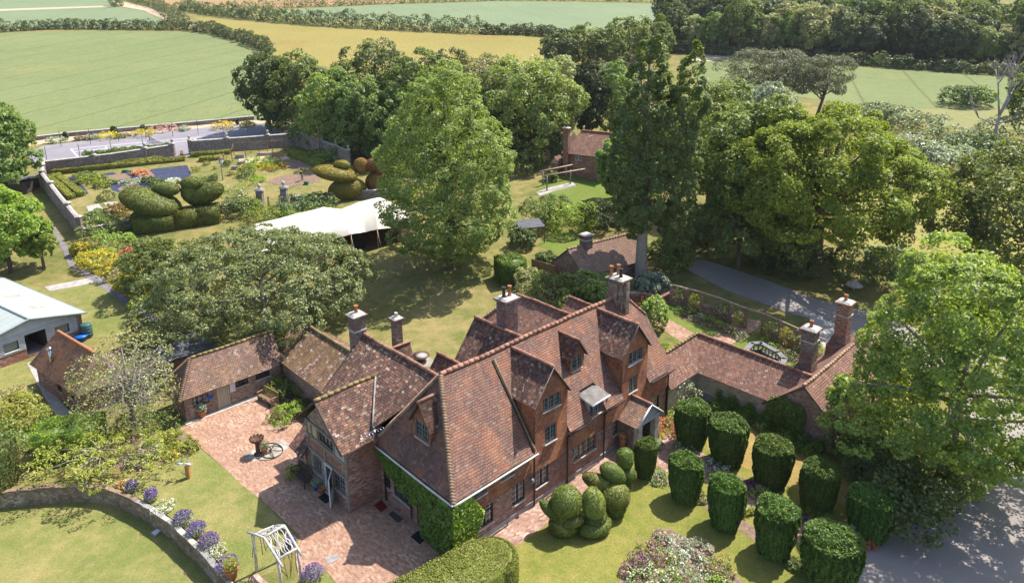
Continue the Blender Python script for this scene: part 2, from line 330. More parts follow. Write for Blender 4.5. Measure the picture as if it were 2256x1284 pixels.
# foliage
m_leaf("leaf_lime", (0.100, 0.160, 0.036), (0.330, 0.410, 0.105), 0.38, 0.5)
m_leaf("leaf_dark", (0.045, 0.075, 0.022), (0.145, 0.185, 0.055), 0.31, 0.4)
m_leaf("leaf_mid", (0.072, 0.118, 0.030), (0.225, 0.285, 0.075), 0.36, 0.4)
m_leaf("leaf_oak", (0.082, 0.135, 0.018), (0.310, 0.390, 0.055), 0.40, 0.3)
m_leaf("leaf_oakdark", (0.060, 0.098, 0.022), (0.215, 0.270, 0.062), 0.36, 0.35)
m_leaf("leaf_plane", (0.095, 0.145, 0.022), (0.340, 0.405, 0.080), 0.42, 0.6)
m_leaf("leaf_poplar", (0.060, 0.098, 0.026), (0.215, 0.262, 0.07), 0.36, 0.5)
m_leaf("leaf_holly", (0.085, 0.125, 0.038), (0.275, 0.330, 0.115), 0.31, 0.7)
m_leaf("leaf_bright", (0.115, 0.175, 0.022), (0.300, 0.370, 0.060), 0.41, 0.4)
m_leaf("leaf_yellow", (0.180, 0.211, 0.034), (0.414, 0.414, 0.094), 0.41, 0.4)
m_leaf("leaf_thorn", (0.164, 0.184, 0.074), (0.397, 0.397, 0.184), 0.31, 0.4)
m_leaf("leaf_pine", (0.070, 0.085, 0.042), (0.184, 0.189, 0.096), 0.21, 0.3)
m_leaf("leaf_conifer", (0.030, 0.050, 0.020), (0.095, 0.120, 0.042), 0.21, 0.3)
m_leaf("leaf_wood", (0.058, 0.085, 0.038), (0.165, 0.195, 0.082), 0.31, 0.3)
m_leaf("leaf_scrub", (0.116, 0.155, 0.087), (0.291, 0.326, 0.184), 0.26, 0.4)
m_leaf("leaf_silver", (0.173, 0.219, 0.149), (0.406, 0.469, 0.344), 0.26, 0.5)
m_leaf("leaf_yew", (0.030, 0.060, 0.012), (0.150, 0.235, 0.042), 0.18, 0.3)
m_leaf("leaf_topiary", (0.056, 0.086, 0.019), (0.216, 0.244, 0.049), 0.18, 0.3, hue=(0.17, 0.17, 0.03))
m_leaf("leaf_topiary_gold", (0.133, 0.117, 0.019), (0.351, 0.289, 0.050), 0.18, 0.3)
m_leaf("leaf_topiary_bronze", (0.164, 0.094, 0.027), (0.375, 0.211, 0.060), 0.18, 0.3)
m_leaf("leaf_box", (0.117, 0.149, 0.025), (0.320, 0.336, 0.070), 0.21, 0.3, hue=(0.27, 0.20, 0.045))
m_leaf("leaf_hedge", (0.095, 0.130, 0.024), (0.300, 0.320, 0.070), 0.26, 0.3)
m_leaf("leaf_blockhedge", (0.040, 0.062, 0.016), (0.120, 0.150, 0.040), 0.15, 0.3, hue=(0.19, 0.14, 0.05))
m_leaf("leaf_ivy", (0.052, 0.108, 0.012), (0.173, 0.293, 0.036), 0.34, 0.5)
m_leaf("leaf_ivy_sunlit", (0.173, 0.266, 0.019), (0.423, 0.531, 0.070), 0.41, 0.5)
m_leaf("leaf_grey", (0.188, 0.211, 0.140), (0.375, 0.406, 0.266), 0.26, 0.3)
m_leaf("petal_lavender", (0.09, 0.05, 0.26), (0.21, 0.13, 0.46), 0.3, 0.2)
m_leaf("petal_purple", (0.16, 0.02, 0.17), (0.36, 0.06, 0.36), 0.3, 0.2)
m_leaf("petal_pink", (0.42, 0.14, 0.22), (0.66, 0.40, 0.48), 0.3, 0.2)
m_leaf("petal_white", (0.52, 0.52, 0.48), (0.78, 0.78, 0.74), 0.3, 0.2)
m_leaf("petal_yellow", (0.50, 0.36, 0.015), (0.68, 0.52, 0.04), 0.3, 0.2)
m_leaf("petal_orange", (0.60, 0.25, 0.02), (0.75, 0.40, 0.03), 0.3, 0.2)
m_leaf("leaf_red", (0.232, 0.068, 0.054), (0.504, 0.174, 0.116), 0.36, 0.3)
m_leaf("leaf_rust", (0.465, 0.194, 0.096), (0.750, 0.388, 0.194), 0.31, 0.3)

# ------------------------------------------------------------------ object helpers
WL = {}
def tag(o, label=None, cat=None, group=None, kind=None):
    if label: o["label"] = label
    if cat: o["category"] = cat
    if group: o["group"] = group
    if kind: o["kind"] = kind
    return o
def thing(name, label, cat, loc=(0, 0, 0), rz=0.0, group=None):
    o = bpy.data.objects.new(name, None); COL.objects.link(o); o.empty_display_size = 0.3
    o.location = loc; o.rotation_euler = (0, 0, rz); WL[o] = Vector(loc)
    return tag(o, label, cat, group)
def link_mesh(name, me, parent=None, loc=None):
    o = bpy.data.objects.new(name, me); COL.objects.link(o)
    if parent is not None:
        o.parent = parent; WL[o] = WL[parent]
    else:
        o.location = loc; WL[o] = Vector(loc)
    return o
def kids(o): return [c for c in bpy.data.objects if c.parent == o]
def dup(root, loc, rz=0.0, sc=1.0, label=None, group=None):
    tree = {}
    def rec(o, par):
        c = o.copy(); COL.objects.link(c)
        if par is not None: c.parent = par
        for ch in CH.get(o, ()): rec(ch, c)
        return c
    c = rec(root, None); c.location = loc; c.rotation_euler = (0, 0, rz)
    c.scale = (sc, sc, sc) if isinstance(sc, (int, float)) else sc
    if label: c["label"] = label
    if group: c["group"] = group
    return c
CH = {}
def autouv(me, co, ang=0.0):
    nl = len(me.loops)
    if not nl: return
    lv = np.empty(nl, np.int32); me.loops.foreach_get("vertex_index", lv)
    npoly = len(me.polygons); nn = np.empty(npoly * 3, np.float32); me.polygons.foreach_get("normal", nn); nn = nn.reshape(-1, 3)
    lt = np.empty(npoly, np.int32); me.polygons.foreach_get("loop_total", lt)
    pn = np.repeat(nn, lt, axis=0)
    h = np.stack([-pn[:, 1], pn[:, 0], np.zeros(len(pn))], 1); ln = np.linalg.norm(h, axis=1)
    flat = ln < 0.03; h[flat] = (math.cos(ang), math.sin(ang), 0); ln[flat] = 1; h /= ln[:, None]
    s = np.cross(pn, h); s[s[:, 2] < 0] *= 1
    p = co[lv]
    uv = np.stack([(p * h).sum(1), (p * s).sum(1)], 1).astype(np.float32)
    me.uv_layers.new(name="UVMap").data.foreach_set("uv", uv.ravel())
def wobf(p):
    k = min(1.0, max(0.0, (p.z - 2.0) / 2.5))
    q = Vector((p.x * 0.32, p.y * 0.32, 0.0))
    return Vector((p.x, p.y, p.z + k * (0.10 * mnoise.noise(q) + 0.04 * mnoise.noise(q * 3.1))))
class MB:
    def __init__(s, T=None): s.V = []; s.F = []; s.M = []; s.S = []; s.T = T; s.N = []
    def add(s, vs, fs, mat, smooth=False):
        b = len(s.V)
        for p in vs:
            p = Vector(p); s.V.append(s.T(p) if s.T else p)
        if mat not in s.N: s.N.append(mat)
        mi = s.N.index(mat)
        for f in fs: s.F.append([b + i for i in f]); s.M.append(mi); s.S.append(smooth)
        return s
    def box(s, x0, x1, y0, y1, z0, z1, mat):
        return s.add([(x0, y0, z0), (x1, y0, z0), (x1, y1, z0), (x0, y1, z0), (x0, y0, z1), (x1, y0, z1), (x1, y1, z1), (x0, y1, z1)],
                     [(3, 2, 1, 0), (4, 5, 6, 7), (0, 1, 5, 4), (1, 2, 6, 5), (2, 3, 7, 6), (3, 0, 4, 7)], mat)
    def poly(s, pts, mat): return s.add(pts, [tuple(range(len(pts)))], mat)
    def slab(s, pts, th, mat, under=None):           # a planar plate with the given top outline
        pts = [Vector(p) for p in pts]; n = (pts[1] - pts[0]).cross(pts[2] - pts[0]).normalized()
        if n.z < 0: pts = pts[::-1]; n = -n
        k = len(pts); lo = [p - n * th for p in pts]
        s.add(pts, [tuple(range(k))], mat)
        s.add(pts + lo, [tuple(range(2 * k - 1, k - 1, -1))] + [(i, i + k, (i + 1) % k + k, (i + 1) % k) for i in range(k)], under or mat)
        return s
    def prism(s, pts, z0, z1, mat, topmat=None):      # vertical prism over a plan outline
        k = len(pts)
        s.add([(p[0], p[1], z0) for p in pts] + [(p[0], p[1], z1) for p in pts], [(i, (i + 1) % k, (i + 1) % k + k, i + k) for i in range(k)], mat)
        s.add([(p[0], p[1], z1) for p in pts], [tuple(range(k))], topmat or mat)
        s.add([(p[0], p[1], z0) for p in pts], [tuple(range(k))[::-1]], mat)
        return s
    def frust(s, x0, x1, y0, y1, z0, X0, X1, Y0, Y1, z1, mat):
        return s.add([(x0, y0, z0), (x1, y0, z0), (x1, y1, z0), (x0, y1, z0), (X0, Y0, z1), (X1, Y0, z1), (X1, Y1, z1), (X0, Y1, z1)],
                     [(3, 2, 1, 0), (4, 5, 6, 7), (0, 1, 5, 4), (1, 2, 6, 5), (2, 3, 7, 6), (3, 0, 4, 7)], mat)
    def tube(s, pts, rad, mat, n=8, cap=True):
        pts = [Vector(p) for p in pts]
        if isinstance(rad, (int, float)): rad = [rad] * len(pts)
        vs = []; fs = []; ref = Vector((0.31, 0.17, 0.93))
        for i, p in enumerate(pts):
            t = (pts[min(i + 1, len(pts) - 1)] - pts[max(i - 1, 0)])
            t = t.normalized() if t.length > 1e-6 else Vector((0, 0, 1))
            a = t.cross(ref)
            if a.length < 0.15: a = t.cross(Vector((1, 0, 0)))
            a.normalize(); b = t.cross(a)
            for k in range(n):
                an = 2 * PI * k / n; vs.append(p + (a * math.cos(an) + b * math.sin(an)) * rad[i])
        for i in range(len(pts) - 1):
            for k in range(n):
                k2 = (k + 1) % n; fs.append((i * n + k, i * n + k2, (i + 1) * n + k2, (i + 1) * n + k))
        if cap: fs.append(tuple(range(n))[::-1]); fs.append(tuple(range((len(pts) - 1) * n, len(pts) * n)))
        return s.add(vs, fs, mat, True)
    def lathe(s, prof, mat, c=(0, 0, 0), n=16, sx=1.0, sy=1.0):   # (radius, z) profile
        vs = []; fs = []
        for r, z in prof:
            for k in range(n):
                a = 2 * PI * k / n; vs.append((c[0] + r * math.cos(a) * sx, c[1] + r * math.sin(a) * sy, c[2] + z))
        for i in range(len(prof) - 1):
            for k in range(n):
                k2 = (k + 1) % n; fs.append((i * n + k, i * n + k2, (i + 1) * n + k2, (i + 1) * n + k))
        fs.append(tuple(range(n))[::-1]); fs.append(tuple(range((len(prof) - 1) * n, len(prof) * n)))
        return s.add(vs, fs, mat, True)
    def ball(s, c, r, mat, n=12, m=8, R=None):
        r = (r, r, r) if isinstance(r, (int, float)) else r
        vs = [(0, 0, -r[2])]; fs = []
        for i in range(1, m):
            th = PI * i / m - PI / 2
            for k in range(n):
                a = 2 * PI * k / n; vs.append((r[0] * math.cos(th) * math.cos(a), r[1] * math.cos(th) * math.sin(a), r[2] * math.sin(th)))
        vs.append((0, 0, r[2])); L = len(vs) - 1
        for k in range(n):
            fs.append((0, 1 + (k + 1) % n, 1 + k)); fs.append((L, 1 + (m - 2) * n + k, 1 + (m - 2) * n + (k + 1) % n))
        for i in range(m - 2):
            for k in range(n):
                k2 = (k + 1) % n; fs.append((1 + i * n + k, 1 + i * n + k2, 1 + (i + 1) * n + k2, 1 + (i + 1) * n + k))
        vs = [Vector(v) for v in vs]
        if R is not None: vs = [R @ v for v in vs]
        return s.add([v + Vector(c) for v in vs], fs, mat, True)
    def build(s, name, parent=None, loc=None, wob=0.0, ang=HA, label=None):
        V = s.V; F = s.F; M = s.M; S = s.S
        if wob:
            bm = bmesh.new(); bv = [bm.verts.new(v) for v in V]
            for f, mi, sm in zip(F, M, S):
                try: ff = bm.faces.new([bv[i] for i in f]); ff.material_index = mi; ff.smooth = sm
                except ValueError: pass
            for ax in (HU, HV):
                t = [ax.dot(v.co - HO) for v in bm.verts]; a, b = min(t), max(t); q = math.ceil(a / wob) * wob + 0.013
                while q < b:
                    bmesh.ops.bisect_plane(bm, geom=bm.verts[:] + bm.edges[:] + bm.faces[:], plane_co=HO + ax * q, plane_no=ax, dist=1e-4); q += wob
            for v in bm.verts: v.co = wobf(v.co)
            bm.verts.index_update()
            V = [v.co.copy() for v in bm.verts]; F = [[v.index for v in f.verts] for f in bm.faces]; M = [f.material_index for f in bm.faces]; S = [f.smooth for f in bm.faces]
            bm.free()
        co = np.array([tuple(v) for v in V], np.float64).reshape(-1, 3)
        if parent is not None: L = WL[parent]
        elif loc is not None: L = Vector(loc)
        else: L = Vector(((co[:, 0].min() + co[:, 0].max()) / 2, (co[:, 1].min() + co[:, 1].max()) / 2, co[:, 2].min()))
        me = bpy.data.meshes.new(name)
        me.from_pydata((co - np.array(L)).tolist(), [], F)
        for nm in s.N: me.materials.append(MATS[nm])
        me.polygons.foreach_set("material_index", M); me.polygons.foreach_set("use_smooth", S)
        autouv(me, co, ang); me.update()
        o = link_mesh(name, me, parent, L)
        if parent is not None: CH.setdefault(parent, []).append(o)
        if label: o["label"] = label
        return o
    def top(s, name, label, cat, group=None, kind=None, **k):
        return tag(s.build(name, **k), label, cat, group, kind)
def MH(): return MB(lambda p: Hs(p.x, p.y, p.z))
def frame(o, ax, n):             # local x along the wall, y outwards, z up
    o = Vector(o); ax = Vector(ax).normalized(); n = Vector(n).normalized()
    return lambda p: o + ax * p.x + n * p.y + Vector((0, 0, p.z))
def wallpanel(mb, T, w, h, ops, mat, z0=0.0, rev=0.14):
    """a wall face with real openings: ops = (x0, x1, z0, z1)"""
    t0 = mb.T; mb.T = T
    xs = sorted({0, w} | {a for o in ops for a in o[:2] if 0 < a < w}); zs = sorted({z0, h} | {a for o in ops for a in o[2:4] if z0 < a < h})
    for i in range(len(xs) - 1):
        for j in range(len(zs) - 1):
            cx, cz = (xs[i] + xs[i + 1]) / 2, (zs[j] + zs[j + 1]) / 2
            if any(o[0] < cx < o[1] and o[2] < cz < o[3] for o in ops): continue
            mb.add([(xs[i], 0, zs[j]), (xs[i + 1], 0, zs[j]), (xs[i + 1], 0, zs[j + 1]), (xs[i], 0, zs[j + 1])], [(0, 1, 2, 3)], mat)
    for a, b, c, d in [o[:4] for o in ops]:
        c2, d2 = max(c, z0), min(d, h)
        if c2 >= d2: continue
        for q in (((a, 0, c2), (a, -rev, c2), (a, -rev, d2), (a, 0, d2)), ((b, 0, c2), (b, -rev, c2), (b, -rev, d2), (b, 0, d2))):
            mb.add(q, [(0, 1, 2, 3)], mat)
        if c >= z0: mb.add(((a, 0, c), (b, 0, c), (b, -rev, c), (a, -rev, c)), [(0, 1, 2, 3)], mat)
        if d <= h: mb.add(((a, 0, d), (b, 0, d), (b, -rev, d), (a, -rev, d)), [(0, 1, 2, 3)], mat)
    mb.T = t0
def window(parent, T, x0, x1, z0, z1, lights=2, fm="timber_grey", glass="glass_leaded", sill="stone_pale", rec=0.09, trans=0, deep=True, wob=9.0, fw=0.05):
    """casement window: frame and mullions, panes, sill"""
    f = MB(T); y0, y1 = -rec - 0.05, -rec + 0.03
    f.box(x0, x0 + fw, y0, y1, z0, z1, fm); f.box(x1 - fw, x1, y0, y1, z0, z1, fm)
    f.box(x0 + fw, x1 - fw, y0, y1, z0, z0 + fw, fm); f.box(x0 + fw, x1 - fw, y0, y1, z1 - fw, z1, fm)
    wl = (x1 - x0 - 2 * fw) / lights
    for i in range(1, lights): x = x0 + fw + wl * i; f.box(x - 0.03, x + 0.03, y0 + 0.002, y1 + 0.004, z0 + fw, z1 - fw, fm)
    for i in range(trans):
        z = z1 - (z1 - z0) * 0.33; f.box(x0 + fw, x1 - fw, y0 + 0.004, y1 + 0.002, z - 0.025, z + 0.025, fm)
    g = f if not deep else MB(T)
    g.box(x0 + fw * 0.8, x1 - fw * 0.8, y0 + 0.006, y0 + 0.022, z0 + fw * 0.8, z1 - fw * 0.8, glass)
    s = f if not deep else MB(T)
    if sill: s.box(x0 - 0.06, x1 + 0.06, -rec, 0.07, z0 - 0.07, z0 - 0.002, sill)
    wo = f.build("window", parent, wob=wob)
    if deep:
        g.build("pane", wo, wob=wob)
        if sill: s.build("sill", wo, wob=wob)
    return wo
YLINES = [28, 34, 38, 42, 45, 48, 50, 52, 54, 56, 58, 60, 62, 64, 66, 69, 72, 76, 80, 86, 92, 100, 110, 122, 140, 165, 200, 260, 340, 460, 640]
def sheet(name, pts, off, mat, zf=None, kind="structure", label=None, cat=None, ang=HA, parent=None, extra_cut=None):
    """a piece of ground cover following the terrain"""
    bm = bmesh.new(); vs = [bm.verts.new((p[0], p[1], 0)) for p in pts]; bm.faces.new(vs)
    bmesh.ops.triangulate(bm, faces=bm.faces[:])
    ys = [p[1] for p in pts]
    for y in YLINES:
        if min(ys) < y < max(ys): bmesh.ops.bisect_plane(bm, geom=bm.verts[:] + bm.edges[:] + bm.faces[:], plane_co=(0, y, 0), plane_no=(0, 1, 0), dist=1e-4)
    for v in bm.verts: v.co.z = (T(v.co.y) if zf is None else zf) + off
    for f in bm.faces:
        if f.normal.z < 0: f.normal_flip()
    bm.normal_update()
    for f in bm.faces:
        if f.normal.z < 0: f.normal_flip()
    me = bpy.data.meshes.new(name); bm.to_mesh(me); bm.free()
    co = np.empty(len(me.vertices) * 3); me.vertices.foreach_get("co", co); co = co.reshape(-1, 3)
    autouv(me, co, ang); me.materials.append(MATS[mat])
    o = bpy.data.objects.new(name, me); COL.objects.link(o); WL[o] = Vector((0, 0, 0))
    return tag(o, label, cat, None, kind)
def psheet(name, pxs, off, mat, z=None, **k):
    pts = [(G(*p) if z is None else gz(p[0], p[1], z)) for p in pxs]
    return sheet(name, pts, off, mat, zf=z, **k)

# ------------------------------------------------------------------ foliage
def unit(a): return a / np.maximum(np.linalg.norm(a, axis=1, keepdims=True), 1e-9)
def rdirs(n, rng): return unit(rng.normal(size=(n, 3)))
def leaves(name, P, N, size, mat, parent=None, loc=None, rng=None, asp=0.62, jit=0.7, vert=0.0, body=None, sizevar=0.35, mats2=None, frac2=0.0, label=None):
    """one mesh of many small folded leaves at P facing about N (plus an optional solid body)"""
    rng = rng or np.random.default_rng(1); n = len(P)
    nn = unit(N + rng.normal(size=(n, 3)) * jit)
    r = rng.normal(size=(n, 3))
    if vert: r = r * (1 - vert) + np.array([0, 0, -1.0]) * vert * 1.5
    t = unit(r - nn * (r * nn).sum(1, keepdims=True)); b = np.cross(nn, t)
    s = size * (1 + sizevar * rng.uniform(-1, 1, size=(n, 1)))
    L = t * s * 0.5; Wd = b * s * 0.5 * asp; up = nn * s * 0.12
    V = np.stack([P - L - up, P + Wd + up * 0.6, P + L - up, P - Wd + up * 0.6], 1).reshape(-1, 3)
    F = np.arange(n * 4).reshape(-1, 4)
    off = np.array(WL[parent] if parent is not None else (loc if loc is not None else (0, 0, 0)))
    bv = np.array([tuple(v) for v in body.V]).reshape(-1, 3) if body else np.zeros((0, 3))
    V = np.concatenate([V, bv]) - off
    me = bpy.data.meshes.new(name)
    bf = [[i + n * 4 for i in f] for f in body.F] if body else []
    nf = n + len(bf); nl = n * 4 + sum(len(f) for f in bf)
    me.vertices.add(len(V)); me.vertices.foreach_set("co", V.astype(np.float32).ravel())
    me.loops.add(nl); li = np.concatenate([F.ravel(), np.array([i for f in bf for i in f], dtype=np.int64)]) if bf else F.ravel()
    me.loops.foreach_set("vertex_index", li.astype(np.int32))
    tot = np.concatenate([np.full(n, 4), np.array([len(f) for f in bf], dtype=np.int64)]) if bf else np.full(n, 4)
    me.polygons.add(nf); me.polygons.foreach_set("loop_start", np.concatenate([[0], np.cumsum(tot)[:-1]]).astype(np.int32))
    try: me.polygons.foreach_set("loop_total", tot.astype(np.int32))
    except Exception: pass
    me.materials.append(MATS[mat])
    mi = np.zeros(nf, np.int32)
    if mats2:
        for j, m2 in enumerate(mats2): me.materials.append(MATS[m2])
        pick = rng.random(n) < frac2; mi[:n][pick] = 1 + rng.integers(0, len(mats2), pick.sum())
    if body:
        base = len(me.materials)
        for nm in body.N: me.materials.append(MATS[nm])
        mi[n:] = base + np.array(body.M)
    me.polygons.foreach_set("material_index", mi)
    me.update(calc_edges=True); me.validate()
    o = link_mesh(name, me, parent, off)
    if parent is not None: CH.setdefault(parent, []).append(o)
    if label: o["label"] = label
    return o
def shell(c, r, n, rng, thick=0.2, zlo=-1.0, R=None):
    d = rdirs(int(n * 1.6) + 8, rng); d = d[d[:, 2] > zlo][:n]; r = np.array(r if hasattr(r, '__len__') else (r, r, r), float)
    q = d * r * (1 - thick * rng.random((len(d), 1)) ** 1.5); N = unit(d / r)
    if R is not None: R = np.array(R); q = q @ R.T; N = N @ R.T
    return q + np.array(c), N
def clumps(blobs, n, cl, rng, inner=0.14, zlo=-0.75, flat=0.8):
    """leaf positions gathered in clumps over a set of ellipsoid lobes"""
    B = [(np.array(c, float), np.array(r, float)) for c, r in blobs]
    area = np.array([(r[0] * r[1] + r[0] * r[2] + r[1] * r[2]) for c, r in B]); Ps = []; Ns = []
    tot = 0
    cents = []
    for (c, r), a in zip(B, area):
        k = max(4, int(4.2 * a / 3 / (cl * cl)))
        d = rdirs(int(k * 1.5), rng); d = d[d[:, 2] > zlo][:k]
        p = c + d * r * (0.86 + 0.22 * rng.random((len(d), 1)))
        ok = np.ones(len(p), bool)
        for c2, r2 in B:
            if c2 is not c: ok &= ((((p - c2) / r2) ** 2).sum(1) > 0.72)
        p, d = p[ok], d[ok]; cents.append(np.concatenate([p, unit(d / r)], 1))
    C = np.concatenate(cents); m = len(C)
    per = max(4, int(n * (1 - inner) / m)); rad = cl * rng.uniform(0.65, 1.25, m)
    idx = np.repeat(np.arange(m), per); d = rdirs(len(idx), rng); out = C[idx, 3:]
    flip = (d * out).sum(1) < -0.15; d[flip] *= -1
    q = d * (0.70 + 0.32 * rng.random((len(idx), 1))) * rad[idx][:, None]; q[:, 2] *= flat
    Ps.append(C[idx, :3] + q); Ns.append(unit(d * 0.55 + out * 0.55 + np.array([0, 0, 0.75])))
    ni = int(n * inner); pick = rng.choice(len(B), ni, p=area / area.sum()); di = rdirs(ni, rng)
    cc = np.array([B[i][0] for i in pick]); rr = np.array([B[i][1] for i in pick])
    Ps.append(cc + di * rr * rng.uniform(0.4, 0.85, (ni, 1))); Ns.append(di)
    return np.concatenate(Ps), np.concatenate(Ns), C
def lobes(R, h, z0, k, rng, top=0.5, lr=0.42, squash=1.0, sy=1.0):
    """lobes of a crown: radius R, from z0 to h"""
    cz, rz = (z0 + h) / 2, (h - z0) / 2; out = [((0, 0, cz), (R * 0.72, R * 0.72 * sy, rz * 0.74))]
    ga = PI * (3 - math.sqrt(5))
    for i in range(k):
        z = 1 - 1.75 * (i + 0.5) / k; r = math.sqrt(max(0, 1 - z * z)); a = ga * i + rng.uniform(-0.35, 0.35)
        f = rng.uniform(0.56, 0.70); l = lr * rng.uniform(0.8, 1.2)
        out.append(((R * f * r * math.cos(a), R * sy * f * r * math.sin(a), cz + rz * f * z), (R * l, R * l * sy, min(R, rz * 1.2) * l * squash)))
    return out
def trunk(parent, h, r, C, rng, mat="bark", k=9, lean=(0, 0), fork=0.35, name="trunk", n=8):
    m = MB(); x, y = lean
    m.tube([(0, 0, -0.6), (0, 0, 0.15), (x * 0.3, y * 0.3, h * 0.25), (x * 0.8, y * 0.8, h * 0.6), (x, y, h * 0.92)], [r * 1.5, r * 1.1, r * 0.85, r * 0.55, r * 0.12], mat, n)
    if C is not None and len(C):
        sel = C[rng.choice(len(C), min(k, len(C)), replace=False)]
        for q in sel:
            z = min(h * rng.uniform(fork, fork + 0.3), q[2] * 0.9); b = Vector((x * z / h, y * z / h, z)); e = Vector(q[:3]); mid = b.lerp(e, 0.5) + Vector((0, 0, 0.06 * (e - b).length))
            m.tube([b, mid, b.lerp(e, 0.97)], [r * 0.36, r * 0.22, r * 0.06], mat, 6)
    for i, v in enumerate(m.V): m.V[i] = v + WL[parent]
    return m.build(name, parent)
def hgt_px(base, px, py):        # height above base of the bearing px,py on the vertical through base
    d = ray(px, py); hd = math.hypot(base.x, base.y); t = hd / math.hypot(d.x, d.y)
    return CAMZ + d.z * t - base.z
def spot(bx, by, topy, wpx=None):
    b = G(bx, by); dist = (b - Vector((0, 0, CAMZ))).length
    return b, hgt_px(b, bx, topy), (wpx / 2 * dist / FPX if wpx else None)
def tree(name, label, cat, b, h, R, mat, n, leaf, rng, z0=0.18, k=11, cl=None, tr=None, bark="bark", group=None, sy=1.0, lr=0.42, squash=1.0, limbs=9, blobs=None, asp=0.62, inner=0.12, jit=0.5, zlo=-0.75, lean=(0, 0), fork=0.35):
    t = thing(name, label, cat, b, 0.0, group)
    bl = blobs or lobes(R, h, h * z0, k, rng, lr=lr, squash=squash, sy=sy)
    P, N, C = clumps(bl, n, cl or R * 0.17, rng, inner, zlo)
    leaves("crown", P + np.array(b), N, leaf, mat, t, rng=rng, asp=asp, jit=jit)
    trunk(t, h, tr or max(0.12, h * 0.022), C, rng, bark, limbs, lean, fork)
    return t
def bush(name, label, cat, b, R, h, mat, n, leaf, rng, group=None, sy=1.0, k=6, cl=None, mats2=None, frac2=0.0, flat=0.8, asp=0.62, rz=0.0, vert=0.0, stems=None):
    """shrub of one mesh: leaf clumps over low lobes"""
    bl = [((0, 0, h * 0.42), (R * 0.8, R * 0.8 * sy, h * 0.5))]
    for i in range(k):
        a = 2 * PI * i / k + rng.uniform(-0.4, 0.4); f = rng.uniform(0.45, 0.62); z = h * rng.uniform(0.3, 0.62)
        bl.append(((R * f * math.cos(a), R * f * sy * math.sin(a), z), (R * 0.42, R * 0.42, h * 0.36)))
    P, N, C = clumps(bl, n, cl or max(0.12, R * 0.25), rng, 0.12, -0.5, flat)
    P[:, 2] = np.maximum(P[:, 2], 0.02)
    if rz: c, s = math.cos(rz), math.sin(rz); P[:, :2] = P[:, :2] @ np.array([[c, s], [-s, c]]); N[:, :2] = N[:, :2] @ np.array([[c, s], [-s, c]])
    o = leaves(name, P + np.array(b), N, leaf, mat, None, b, rng, asp, 0.55, vert, None, 0.35, mats2, frac2)
    return tag(o, label, cat, group)
def clipped(mb_parts, dens, leaf, rng, jit=0.45):
    """points over clipped ellipsoids, given as (centre, radii, rotation)"""
    Ps = []; Ns = []
    for c, r, R in mb_parts:
        a = 4 * PI * ((r[0] * r[1]) ** 1.6 / 3 + (r[0] * r[2]) ** 1.6 / 3 + (r[1] * r[2]) ** 1.6 / 3) ** (1 / 1.6)
        P, N = shell(c, r, int(a * dens), rng, 0.05, -1, R); Ps.append(P); Ns.append(N)
    return Ps, Ns
def hedge_pts(path, wd, h, dens, rng, wob=0.08, z0=0.0):
    """points on the top and sides of a clipped hedge following path (x, y, z)"""
    Ps = []; Ns = []; path = [Vector(p) for p in path]
    for a, b in zip(path[:-1], path[1:]):
        L = (b - a).length; d = (b - a).normalized(); d2 = Vector((d.x, d.y, 0)).normalized(); s = Vector((-d2.y, d2.x, 0))
        for part, area in (("top", L * wd), ("l", L * h), ("r", L * h), ("e0", wd * h), ("e1", wd * h)):
            n = int(area * dens)
            if n < 1: continue
            t = rng.random(n); q = rng.random(n); al = np.array(a)[None] + np.outer(t * L, np.array(d))
            if part == "top": P = al + np.outer((q - .5) * wd, np.array(s)); P[:, 2] += h; N = np.tile((0, 0, 1.0), (n, 1))
            elif part in "lr":
                sg = 1 if part == "l" else -1
                P = al + np.array(s)[None] * (sg * wd / 2); P[:, 2] += z0 + q * (h - z0); N = np.tile(np.array(s) * sg, (n, 1))
            else:
                e = a if part == "e0" else b; sg = -1 if part == "e0" else 1
                P = np.tile(np.array(e), (n, 1)) + np.outer((t - .5) * wd, np.array(s)); P[:, 2] += z0 + q * (h - z0); N = np.tile(np.array(d2) * sg, (n, 1))
            Ps.append(P); Ns.append(N)
    P = np.concatenate(Ps); N = np.concatenate(Ns)
    nz = np.array([mnoise.noise(Vector(p) * 0.9) for p in P]); P = P + N * (wob * nz[:, None] * 2)
    return P, N
def hedge(name, label, cat, path, wd, h, mat, dens, leaf, rng, group=None, wob=0.08, jit=0.55, z0=0.0, mats2=None, frac2=0, asp=0.62):
    P, N = hedge_pts(path, wd, h, dens, rng, wob, z0)
    m = MB(); path = [Vector(p) for p in path]
    for a, b in zip(path[:-1], path[1:]):
        d = (b - a); d.z = 0; d.normalize(); s = Vector((-d.y, d.x, 0)) * (wd / 2 - 0.08); e = d * 0.06
        q = [a + s + e, a - s + e, b - s - e, b + s - e]
        m.add([p + Vector((0, 0, z0)) for p in q] + [p + Vector((0, 0, h - 0.08)) for p in q], [(0, 1, 2, 3), (7, 6, 5, 4), (0, 4, 5, 1), (1, 5, 6, 2), (2, 6, 7, 3), (3, 7, 4, 0)], mat)
    c = path[len(path) // 2]
    o = leaves(name, P, N, leaf, mat, None, c, rng, asp, jit, 0.0, m, 0.35, mats2, frac2)
    return tag(o, label, cat, group)
RNG = np.random.default_rng(7); rnd = random.Random(5)

